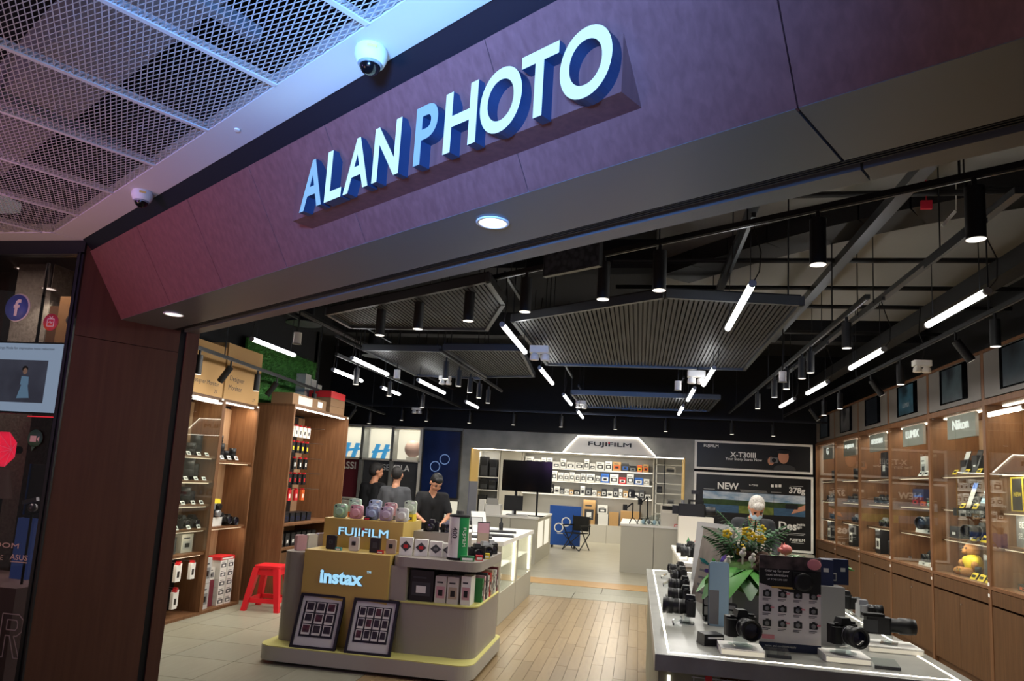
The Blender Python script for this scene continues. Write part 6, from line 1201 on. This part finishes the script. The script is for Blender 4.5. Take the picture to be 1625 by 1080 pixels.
for i, (x, w1, h, c, z, lab) in enumerate(((-1.45, .36, .72, 'kraft', .52, 'tall kraft carton on the base cupboards'), (-1.02, .30, .33, 'white', .52, 'white carton at the bottom of a two carton stack'), (-1.05, .3, .26, 'white', .853, 'white carton topping a two carton stack'), (-.7, .28, .4, 'kraft', .52, 'narrow kraft carton on the base cupboards'), (-.2, .6, .46, 'kraft', .52, 'widest kraft carton on the base cupboards'))):
    place('big%d' % i, box_b(w1, .28, h, c, 'dark_grey' if i in (0, 2) else None), 'cardboard_box' if c == 'kraft' else 'product_box', lab, 'box', (x, 21.78, z))
# bag shelf
bg = thing('bag_shelf', 'pale open shelf of black camera bags in the rear room', 'shelf', (-4.98, 21.6, 0)); MB('shelf_back').box(0, .7, .36, .4, 0, 2.6).build('back_board', bg)
for x in (0, .67): MB('off_white').box(x, x + .03, 0, .36, 0, 2.6).build('side_panel', bg)
for z in (1.77, 1.37, .5, 2.6): MB('white').box(.03, .67, 0, .36, z - .03, z).build('shelf', bg)
area('shelf_lamp', (.35, -.02, 2.55), (.5, .05), 5, (1, .96, .86), (math.radians(18), 0, 0), parent=bg)
MB('off_white').box(-4.26, -3.6, 21.6, 21.66, 0, 2.6).build('wardrobe_panel', label='plain pale panel between the bag shelf and the storage shelf', cat='panel')
for i, (x, z, h) in enumerate(((-4.8, 1.77, .62), (-4.5, 1.77, .55), (-4.78, 1.37, .3), (-4.5, 1.37, .26), (-4.8, .5, .7), (-4.5, .5, .62))):
    p = thing('camera_bag', ['tall black backpack on the upper bag shelf', 'black backpack with grey pocket on the upper bag shelf', 'black shoulder bag on the middle bag shelf', 'small grey shoulder bag on the middle bag shelf', 'tall black backpack on the lower bag shelf', 'black roller bag on the lower bag shelf'][i], 'bag', (x, 21.76, z)); MB('cam_black').rbox(-.14, .14, -.1, .1, 0, h, .05).build('body', p); MB('dark_grey').rbox(-.1, .1, -.13, -.1, .04, h * .55, .03).build('pocket', p); MB('grey').tube([(-.05, -.02, h - .01), (-.03, -.02, h + .03), (.03, -.02, h + .03), (.05, -.02, h - .01)], .009).build('handle', p)
# white ladder rack on the right of the rear room
lr = thing('wire_rack', 'white open ladder rack beside the long storage shelf', 'rack', (.5, 21.5, 0))
for x in (0, .24, .76): MB('white' if x != .24 else 'dark_grey').box(x, x + .03, 0, .03, 0, 2.6).build('post', lr)
for z in (.95, 1.25, 1.55, 1.85, 2.15, 2.4): MB('white').box(0, .79, 0, .26, z, z + .025).build('rack_shelf', lr)
for i, (x, z, w1, h) in enumerate(((.92, 2.18, .3, .2), (.62, 1.58, .14, .2), (.95, 1.28, .2, .12))): place('rk%d' % i, box_b(w1, .2, h, ('off_white', 'cam_black', 'grey')[i], 'dark_grey', False), 'product_box', ['cream carton on the ladder rack', 'black carton on the ladder rack', 'grey carton on the ladder rack'][i], 'box', (x, 21.63, z - .005))
# recessed ceiling lights added out of view to brighten the rear room
for i, (x, y) in enumerate(((-3.0, 15.6), (-.6, 15.6), (-3.0, 18.0), (-.6, 18.0), (-3.0, 20.4), (-.6, 20.4))):
    o = thing('added_ceiling_light', 'square recessed ceiling light added unseen to brighten the rear room', 'ceiling light', (x, y, 2.72), group='added lights of the rear room'); MB('white').box(-.32, .32, -.32, .32, -.01, .0).build('frame', o); MB('led_soft').box(-.29, .29, -.29, .29, -.014, -.01).build('diffuser', o)
    area('added_ceiling_lamp', (0, 0, -.02), (.56, .56), 26, (1, .95, .84), parent=o)
# ---------------------------------------------------------------- people (capsules merged into one continuous surface)
mat('skin_a', 'c08a6c', .55); mat('skin_b', 'b87f60', .55); mat('hair_black', '121012', .6, kind='noise', col2='060606', scale=60); mat('hair_grey', 'c4beb4', .7, kind='noise', col2='8f8a84', scale=50); mat('hair_dark', '2a2624', .7, kind='noise', col2='141212', scale=60); mat('shirt_black', '141417', .85); mat('shirt_grey', '4a4b4f', .85); mat('shirt_dark', '24252a', .85); mat('jacket', '26282b', .85); mat('trouser', '1c1d24', .9); mat('jeans', '2c3550', .9); mat('mask_blue', 'a9c4d4', .7); mat('eye_dark', '1c1614', .4); mat('lip', '8a4a42', .6); mat('brow', '1a1412', .8)
def capsule(mb, p, q, r0, r1, n=8):
    p, q = Vector(p), Vector(q)
    mb.cyl(p, q, r0, r1, seg=14, cap=True); mb.sph(p, r0, 12, 8); mb.sph(q, r1, 12, 8)
def fuse(mb, name, parent, m, voxel=.011, smooth=4):
    me = mb.mesh('tmp'); o = bpy.data.objects.new('tmp', me); COL.objects.link(o)
    r = o.modifiers.new('r', 'REMESH'); r.mode = 'VOXEL'; r.voxel_size = voxel; r.use_smooth_shade = True
    s = o.modifiers.new('s', 'SMOOTH'); s.iterations = smooth; s.factor = .5
    out = bpy.data.meshes.new_from_object(o.evaluated_get(bpy.context.evaluated_depsgraph_get())); bpy.data.objects.remove(o); bpy.data.meshes.remove(me)
    out.name = name; out.materials.clear(); out.materials.append(MATS[m]); out.polygons.foreach_set('material_index', [0] * len(out.polygons)); out.polygons.foreach_set('use_smooth', [True] * len(out.polygons))
    return ob(name, out, parent)
def hand(mb, w, d, curl):
    """palm and five fingers from wrist w along direction d; curl bends the fingers along the vector curl"""
    w, d, c = Vector(w), Vector(d).normalized(), Vector(curl).normalized(); s = d.cross(c).normalized()
    for k in (-1, 0, 1): capsule(mb, w + s * .014 * k, w + d * .075 + s * .024 * k, .016, .014)
    for k, L in zip((-1.5, -.5, .5, 1.5), (.062, .075, .078, .068)):
        a = w + d * .08 + s * .0185 * k; b = a + d * L * .5 + c * .008; e = b + d * L * .38 + c * L * .4; capsule(mb, a, b, .0092, .0085); capsule(mb, b, e, .0085, .007)
    a = w + d * .02 + s * .026; b = a + d * .032 + s * .022 + c * .012; capsule(mb, a, b, .0115, .0095); capsule(mb, b, b + d * .03 + c * .01, .0095, .008)
def person(label, loc, rz, ht, skin, shirt, trouser, hair, lean=0, nod=0, turn=0, arms=None, seated=False, sleeves='short', bald=False, mask=False, part=None):
    """front is -Y; lean bends the trunk forward, nod the head; arms: ((elbow, wrist, hand dir), ...) for left (-X) and right (+X), relative to the shoulder"""
    k = ht / 1.75; o = thing('person', label, 'person', loc, rz); o.scale = (k, k, k)
    hipz = .92 if not seated else .50; hip = Vector((0, 0, hipz)); sl, cl_ = math.sin(lean), math.cos(lean)
    up = lambda x, y, z: hip + Vector((x, y * cl_ - z * sl, z * cl_ + y * sl))
    chest = up(0, 0, .36); neck = up(0, .012, .52); nk2 = neck + Vector((0, -.025 - .05 * sl - .05 * math.sin(nod), .055)); sh = [up(-.185, .01, .455), up(.185, .01, .455)]
    hm = Matrix.Translation(nk2) @ Matrix.Rotation(turn, 4, 'Z') @ Matrix.Rotation(nod, 4, 'X') @ Matrix.Scale(1.1, 4)
    H = lambda x, y, z: hm @ Vector((x, y, z))
    body = MB(skin)
    capsule(body, neck - Vector((0, 0, .05)), nk2 + Vector((0, 0, .03)), .058, .054)
    def hs(c, r):
        tmp = MB(skin); tmp.sph((0, 0, 0), r, 16, 12); body.add([hm @ (v + Vector(c)) for v in tmp.v], tmp.f)
    hs((0, .0, .135), (.074, .094, .098)); hs((0, -.03, .075), (.06, .062, .062)); hs((0, -.062, .045), (.03, .024, .024)); hs((0, -.092, .1), (.012, .02, .018)); hs((0, -.084, .125), (.009, .014, .03))
    for s in (-1, 1): hs((s * .076, .012, .105), (.012, .022, .034)); hs((s * .034, -.07, .088), (.024, .02, .02))
    # trunk and limbs
    for s in (-1, 1): capsule(body, up(s * .07, 0, .03), up(s * .1, 0, .40), .115, .105)
    capsule(body, hip + Vector((-.08, 0, 0)), hip + Vector((.08, 0, 0)), .12, .12); capsule(body, sh[0], sh[1], .062, .062); capsule(body, chest, neck, .11, .062)
    A = arms or (((-.06, -.02, -.28), (-.05, -.07, -.52), (0, -.1, -1)), ((.06, -.02, -.28), (.05, -.07, -.52), (0, -.1, -1)))
    for i, (e, w_, hd_) in enumerate(A):
        e, w_ = sh[i] + Vector(e), sh[i] + Vector(w_); capsule(body, sh[i], e, .052, .04); capsule(body, e, w_, .04, .027); hand(body, w_, hd_, (0, -.3, -1) if abs(hd_[2]) < .8 else (0, -1, 0))
    legs = []
    for s in (-1, 1):
        if seated: kn = hip + Vector((s * .12, -.42, .0)); an = kn + Vector((0, .02, -.42))
        else: kn = Vector((s * .095, -.015, .49)); an = Vector((s * .1, .02, .085))
        legs.append((hip + Vector((s * .085, 0, -.02)), kn, an)); capsule(body, legs[-1][0], kn, .085, .058); capsule(body, kn, an, .055, .038); capsule(body, an + Vector((0, .02, -.045)), an + Vector((0, -.15, -.055)), .036, .03)
    fuse(body, 'body', o, skin)
    t = MB(shirt)
    for s in (-1, 1): capsule(t, up(s * .07, 0, -.03), up(s * .1, 0, .40), .132, .12)
    capsule(t, sh[0], sh[1], .074, .074); capsule(t, chest, up(0, .01, .47), .12, .075); capsule(t, hip + Vector((-.08, 0, 0)), hip + Vector((.08, 0, 0)), .132, .132)
    for i, (e, w_, hd_) in enumerate(A):
        e, w_ = sh[i] + Vector(e), sh[i] + Vector(w_)
        if sleeves == 'short': capsule(t, sh[i], sh[i].lerp(e, .8), .068, .062)
        else: capsule(t, sh[i], e, .066, .055); capsule(t, e, e.lerp(w_, .92), .055, .04)
    fuse(t, 'shirt', o, shirt, .012)
    tr = MB(trouser); capsule(tr, hip + Vector((-.075, 0, .02)), hip + Vector((.075, 0, .02)), .128, .128)
    for a, b, c in legs: capsule(tr, a, b, .1, .075); capsule(tr, b, c, .074, .062)
    fuse(tr, 'trousers', o, trouser, .013)
    for s, (a, b, c) in zip((-1, 1), legs): sm = MB('black'); capsule(sm, c + Vector((0, .03, -.05)), c + Vector((0, -.16, -.055)), .042, .036); fuse(sm, 'shoe', o, 'black', .01)
    hr = MB(hair)
    def hh(c, r):
        tmp = MB(hair); tmp.sph((0, 0, 0), r, 18, 12); hr.add([hm @ (v + Vector(c)) for v in tmp.v if True], tmp.f)
    if bald: hh((0, .024, .14), (.0785, .088, .094))
    else: hh((0, .02, .155), (.082, .1, .096)); hh((0, .045, .12), (.078, .075, .085)); hh((0, -.055, .205), (.06, .04, .04))
    fuse(hr, 'hair', o, hair, .009, 3)
    fc = MB('eye_dark')
    for s in (-1, 1): tmp = MB('eye_dark').sph((s * .03, -.087, .128), (.013, .008, .007), 8, 6); fc.add([hm @ v for v in tmp.v], tmp.f, True)
    fc.build('eyes', o); bw = MB('brow')
    for s in (-1, 1): tmp = MB('brow').sph((s * .032, -.089, .15), (.02, .006, .005), 8, 5); bw.add([hm @ v for v in tmp.v], tmp.f, True)
    bw.build('eyebrows', o)
    if mask:
        mk = MB('mask_blue'); tmp = MB('mask_blue').sph((0, -.06, .062), (.062, .055, .056), 16, 10); mk.add([hm @ v for v in tmp.v], tmp.f, True)
        for s in (-1, 1): mk.bar(H(s * .055, -.07, .085), H(s * .08, .012, .11), .004).bar(H(s * .05, -.07, .03), H(s * .08, .012, .09), .004)
        mk.build('face_mask', o)
    else: tmp = MB('lip').sph((0, -.093, .062), (.022, .006, .006), 8, 5); ml = MB('lip'); ml.add([hm @ v for v in tmp.v], tmp.f, True); ml.build('mouth', o)
    return o
person('man in a black shirt standing with his back turned by the white niches', (-4.42, 11.35, 0), PI - .35, 1.83, 'skin_b', 'shirt_black', 'trouser', 'hair_dark', .06, .1, -.5)
person('man in a grey shirt seen from behind beside the black shirted man', (-3.76, 10.62, 0), PI - .1, 1.79, 'skin_a', 'shirt_grey', 'jeans', 'hair_dark', .05, .0, .2, bald=True, arms=(((-.06, -.02, -.28), (-.05, -.07, -.52), (0, -.1, -1)), ((.1, -.02, -.27), (-.02, -.22, -.3), (-.4, -1, 0))))
person('young man in a black polo looking down at the counter', (-3.1, 10.45, 0), .42, 1.74, 'skin_a', 'shirt_black', 'trouser', 'hair_black', .18, .75, .25, arms=(((-.08, -.08, -.26), (.04, -.28, -.36), (.5, -1, -.1)), ((.08, -.08, -.26), (-.05, -.28, -.38), (-.5, -1, -.1))))
person('grey haired man in a blue mask and dark jacket looking down', (1.32, 8.75, .0), .05, 1.70, 'skin_b', 'jacket', 'trouser', 'hair_grey', .24, .9, .0, arms=(((-.07, -.08, -.26), (.0, -.28, -.34), (.3, -1, -.1)), ((.07, -.08, -.26), (.0, -.28, -.34), (-.3, -1, -.1))), sleeves='long', mask=True)
# phone and pen the young man handles, counter under his hands
place('demo', box_b(.12, .06, .12, 'dark_grey', 'cam_black'), 'card_terminal', 'dark terminal beside the hands of the young man', 'terminal', (-2.36, 9.95, .95), .3)
# ---------------------------------------------------------------- left shop window and what stands behind it
wd = thing('window_1', '', 'window', (-3.68, 3.95, 0)); del wd['category']; wd['label'] = 'dark framed shop window beside the entrance column'; wd['kind'] = ST
MB('band_black').box(-.05, .0, -.04, .04, 0, 3.0).build('frame_post', wd); MB('dark_metal').box(-.028, -.018, -.05, -.04, 0, 3.0).build('frame_bead', wd); MB('band_black').box(-3.3, 0, -.04, .04, 2.99, 3.083).build('frame_top', wd); MB('band_black').box(-3.3, -.05, -.04, .04, 0, .06).build('frame_sill', wd)
MB('window_glass').box(-3.3, -.05, -.004, .004, .06, 2.99).build('glass_pane', wd)
YW = 3.94
def dec(name, label, px, py):
    p = atY(px, py, YW); return thing(name, label, 'sticker', p)
mat('fb_blue', '4a5f9e', .5); mat('ig_orange', 'd8582a', .5, kind='noise', col2='c02f6a', scale=14); mat('chat_green', '3a5a44', .5); mat('sticker_white', 'e6dcd2', .5); mat('sticker_cream', 'd8b7a8', .6)
d = dec('round_sticker', 'round blue sticker with a white letter f on the window glass', 27, 488); MB('sticker_white').lathe([(0, .0), (.096, 0), (.096, .002), (0, .002)], (.008, 0, 0), 'y', 36).build('pale_edge', d); MB('fb_blue').lathe([(0, .002), (.09, .002), (.09, .004), (0, .004)], ax='y', seg=36).build('disc', d); MB('sticker_white').text('f', (.005, -.0045, -.0), height=.115, depth=.001, bold=.03).build('letter', d)
d = dec('round_sticker', 'round orange sticker with a small television outline', 81, 511); MB('ig_orange').lathe([(0, .0), (.058, 0), (.058, .003), (0, .003)], ax='y', seg=30).build('disc', d)
m_ = MB('sticker_white')
for (a, b) in (((-.025, -.028), (.025, -.028)), ((.025, -.028), (.025, .022)), ((.025, .022), (-.025, .022)), ((-.025, .022), (-.025, -.028)), ((-.012, .038), (0, .024)), ((.012, .038), (0, .024)), ((-.015, -.004), (-.004, .006)), ((-.004, .006), (.004, -.008)), ((.004, -.008), (.015, .002))): m_.bar((a[0], -.004, a[1]), (b[0], -.004, b[1]), .005, .002, (0, 1, 0))
m_.build('outline', d)
d = dec('chat_sticker', 'green speech bubble sticker with a video camera sign', 56, 695); MB('chat_green').lathe([(0, .0), (.056, 0), (.056, .003), (0, .003)], ax='y', seg=30).prism([(-.02, 0, -.05), (.012, 0, -.052), (-.012, 0, -.085)], (0, -.003, 0)).build('bubble', d); MB('sticker_cream').box(-.034, .012, -.005, -.003, -.024, .016).prism([(.014, -.005, -.004), (.034, -.005, .014), (.034, -.005, -.022)], (0, .002, 0)).build('video_sign', d)
d = dec('letter_sticker', 'pale ASUS lettering low on the window glass'.replace('ASUS ', 'slanted maker name '), 30, 884); MB('sticker_cream').text('ASUS', (0, -.001, 0), width=.13, height=.034, depth=.001, bold=.02).build('lettering', d); MB('sticker_cream').box(-.06, .065, -.001, 0, -.032, -.026).build('small_print', d)
d = dec('letter_sticker', 'pale wide lettering above the maker name on the glass', 4, 864); MB('sticker_cream').text('ZOOM', (.0, -.001, 0), width=.25, height=.032, depth=.001, bold=.01).build('lettering', d)
d = dec('letter_sticker', 'single pale letter E beside the maker name on the glass', 3, 884); MB('sticker_cream').text('E', (0, -.001, 0), height=.03, depth=.001).text('R E', (-.12, -.001, 0), height=.03, depth=.001).build('lettering', d)
mat('faint', 'b09a9a', .6)
d = dec('letter_sticker', 'large faint outlined letter R near the window bottom', 15, 1008)
def outline_letter(mb, pts, w=.006):
    for a, b in zip(pts, pts[1:]): mb.bar((a[0], -.001, a[1]), (b[0], -.001, b[1]), w, .002, (0, 1, 0))
m_ = MB('faint'); outline_letter(m_, [(-.07, -.13), (-.07, .13), (.05, .13), (.085, .1), (.085, .03), (.05, .0), (.03, 0), (.09, -.13), (.05, -.13), (-.0, .0), (-.03, .0), (-.03, -.13), (-.07, -.13)]); outline_letter(m_, [(-.03, .035), (-.03, .095), (.035, .095), (.048, .08), (.048, .05), (.035, .035), (-.03, .035)]); m_.build('outline', d)
# hanging display screen behind the glass
mat('lit_screen', 'b3d4ee', emit=1.25); mat('screen_photo', '6f7f92', emit=.6, kind='noise', col2='4a5262', scale=3); mat('dress_blue', '86b8d8', emit=.9); mat('photo_skin', 'b8967e', emit=.8)
ys = 4.12; a, b = atY(113, 547, ys), atY(103, 656, ys)
tv = thing('hanging_screen', 'bright pale blue screen hanging behind the window glass', 'screen', (a.x, ys, b.z)); hh = a.z - b.z; W = 1.05
MB('black').box(-W, .01, -.012, .05, -.012, hh + .012).build('housing', tv); MB('lit_screen').box(-W + .01, 0, -.016, -.012, 0, hh).build('display', tv)
def tp(px, py): q = atY(px, py, ys - .017); return q.x - a.x, q.z - b.z
p0, p1 = tp(-60, 634), tp(77, 572); ph = MB('screen_photo').box(p0[0], p1[0], -.0175, -.016, p0[1], p1[1]).build('picture', tv)
q = tp(38, 610); MB('dress_blue').prism([(q[0] - .045, -.019, q[1] - .095), (q[0] + .055, -.019, q[1] - .09), (q[0] + .03, -.019, q[1] + .0), (q[0] - .02, -.019, q[1] + .0)], (0, .001, 0)).prism([(q[0] - .03, -.019, q[1]), (q[0] + .035, -.019, q[1]), (q[0] + .03, -.019, q[1] + .055), (q[0] - .028, -.019, q[1] + .06)], (0, .001, 0)).build('picture_dress', ph)
MB('photo_skin').sph((q[0] - .005, -.019, q[1] + .095), (.018, .002, .024), 10, 6).build('picture_face', ph); MB('eye_dark').sph((q[0] - .008, -.0185, q[1] + .11), (.024, .0015, .022), 10, 6).build('picture_hair', ph)
q = tp(45, 553); MB('dark_grey').text('Outstanding Settings Mode for impressive noise reduction', (q[0] - .1, -.0162, q[1]), width=.62, depth=.001).build('caption', tv)
MB('black').cyl((-.3, .02, hh), (-.3, .02, 3.0 - b.z), .01).cyl((-.8, .02, hh), (-.8, .02, 3.0 - b.z), .01).build('hanger', tv)
# display bay: dark rear wall, ceiling, plinth, rough pillar, carton, red softbox, shelves
mat('bay_dark', '33201f', .8); mat('plinth_reflection', 'c4aaa6', .6, kind='noise', col2='b09692', scale=2); mat('pillar', '9a968a', .9, kind='noise', col2='7d796e', scale=40, bump=.6)  # plinth mauve paints in the mall floor's reflection on the glass
MB('bay_dark').box(-7, -4.16, 5.0, 5.06, 0, 3.3).box(-7, -6.95, 4, 5, 0, 3.3).build('wall_bay', kind=ST); MB('dark_paint').box(-7, -3.6, 3.96, 5.0, 3.2, 3.3).build('ceiling_bay', kind=ST)
MB('dark_paint').prism([fac(-.07, -.25, 0), fac(-.07, .54, 0), fac(-.07, .54, 3.2), fac(-.07, -.25, 3.2)], FT * -.04).build('wall_bay_side', kind=ST)
MB('plinth_reflection').box(-6.9, -3.95, 4.05, 4.62, 0, .78).build('window_plinth', label='display plinth behind the window, mauve for the floor reflected in the glass', cat='plinth')
q = atY(55, 500, 4.8); MB('pillar').box(-.2, .14, -.1, .1, 0, 3.2).build('rough_pillar', loc=(q.x, 4.88, 0), label='rough grey pillar lit by a spot behind the window', cat='pillar')
q0, q1 = atY(100, 470, 4.45), atY(124, 545, 4.45); c = thing('cardboard_box', 'kraft carton with a dark oval mark at the window top', 'box', (q0.x + .1, 4.5, 2.32)); MB('kraft').box(-.12, .2, -.05, .3, 0, .52).build('carton', c); MB('dark_grey').sph((.03, -.052, .34), (.075, .003, .045), 16, 8).build('oval_mark', c); MB('tag_white').text('benq', (.03, -.056, .34), width=.1, depth=.001).build('lettering', c); MB('cardboard_dark').box(-.22, -.121, -.03, .3, 0, .45).build('side_carton', c)
MB('cab_wood_dark').box(-4.75, -3.95, 4.4, 4.85, 2.28, 2.31).build('window_shelf', label='brown high shelf carrying the carton behind the window', cat='shelf')
for (px, py, lab) in ((38, 426, 'small recessed lamp above the round blue sticker'), (78, 457, 'lit spotlight shining on the rough pillar')):
    p = atZ(px, py, 3.19) if py < 440 else atY(px, py, 4.72); o = thing('bay_lamp', lab, 'lamp', p); MB('white').lathe([(.07, -.004), (.06, -.012), (.045, -.004)], seg=20).build('ring', o); MB('led_soft').lathe([(0, -.006), (.05, -.006)], seg=20).build('glow', o); MB('black').cyl((0, 0, 0), (0, 0, max(.01, 3.2 - p.z)), .012).build('stem', o)
d = bpy.data.lights.new('bay_spot', 'SPOT'); d.energy = 16; d.spot_size = 1.1; d.spot_blend = .5; d.color = (1, .92, .75); d.shadow_soft_size = .03; lo = bpy.data.objects.new('bay_spot', d); COL.objects.link(lo); lo.location = atY(78, 457, 4.66); aim(lo, (atY(55, 530, 4.8).x, 4.82, 2.55))
p = atY(2, 712, 4.5); rs = thing('softbox', 'glowing red octagonal softbox lamp behind the window', 'studio light', p); mat('soft_red', 'ff2450', emit=.9); mat('soft_rim', 'ff6a86', emit=.8)
oc = [(.14 * math.cos(PI / 8 + i * PI / 4), 0, .14 * math.sin(PI / 8 + i * PI / 4)) for i in range(8)]
for i in range(8): MB('soft_red').add([(0, .09, 0), oc[i], oc[(i + 1) % 8]], [(0, 1, 2)]).build('fabric_panel', rs); MB('soft_rim').bar((0, .088, 0), oc[i], .004).build('rib', rs)
MB('black').cyl((0, .09, 0), (0, .16, 0), .03).build('lamp_head', rs); mat('cone_beige', 'b58a80', .6, emit=.12); MB('cone_beige').lathe([(.075, -.36), (.03, -.15)], (.06, 0, 0), seg=14).build('stand_cone', rs)
MB('black').cyl((.06, 0, -.36), (.06, 0, .78 - p.z), .014).build('stand_pole', rs)
area('softbox_glow', (0, -.03, 0), (.2, .2), 1.6, (1, .1, .2), (math.radians(90), 0, 0), parent=rs)
mat('neon_red', 'ff3040', emit=2.0)
q0, q1 = atY(44, 660, 4.2), atY(95, 662, 4.2); MB('neon_red').cyl(q0, q1, .004, seg=6).build('neon_line', label='thin red light line under the hanging screen', cat='light line')
p = atZ(35, 885, .78); bx = thing('gaming_box', 'tall blue lit box on the window plinth', 'box', (atY(38, 850, 4.35).x, 4.4, .78)); mat('blue_glow', '5a78c8', .5, emit=.25); MB('blue_glow').box(-.07, .07, -.05, .05, 0, .42).build('carton', bx); MB('dark_grey').box(-.05, .09, -.02, .06, .42, .8).build('upper_carton', bx); MB('blue').box(-.06, -.05, -.03, -.02, .44, .8).build('blue_edge', bx)
gb = thing('gimbal', 'silver gimbal with a black arm in the window display', 'gimbal', atY(52, 805, 4.2)); MB('steel').sph((0, 0, .0), (.03, .03, .03)).build('motor', gb); MB('steel').bar((-.08, 0, .03), (.03, 0, .06), .025).build('bracket', gb); MB('black').bar((-.02, 0, -.05), (.1, -.02, -.02), .012).build('arm', gb); z_ = atY(52, 805, 4.2).z; MB('black').cyl((0, 0, 0), (0, 0, .78 - z_), .008).build('rod', gb)
sv = thing('glass_rack', 'slim lit rack of small goods at the window edge', 'rack', (-4.45, 4.75, .0)); 
for z in (.95, 1.22, 1.5, 1.78): MB('glow_case').box(0, .4, 0, .2, z, z + .03).build('lit_shelf', sv)
MB('cab_wood').box(-.05, .0, -.02, .2, .78, 2.1).build('post', sv); MB('dark_grey').box(0, .4, .2, .22, .0, 2.1).build('back', sv)
for i in range(4): place('rkc', cam_b('cam_black', .03, .05), 'camera', 'black camera on the slim lit rack behind the window', 'camera', (-4.25, 4.82, .98 + .277 * i), 0, 1.3, 'cameras on the slim lit rack')
area('bay_fill', (-4.7, 4.25, 3.15), (1.6, .3), 18, (1, .82, .72))
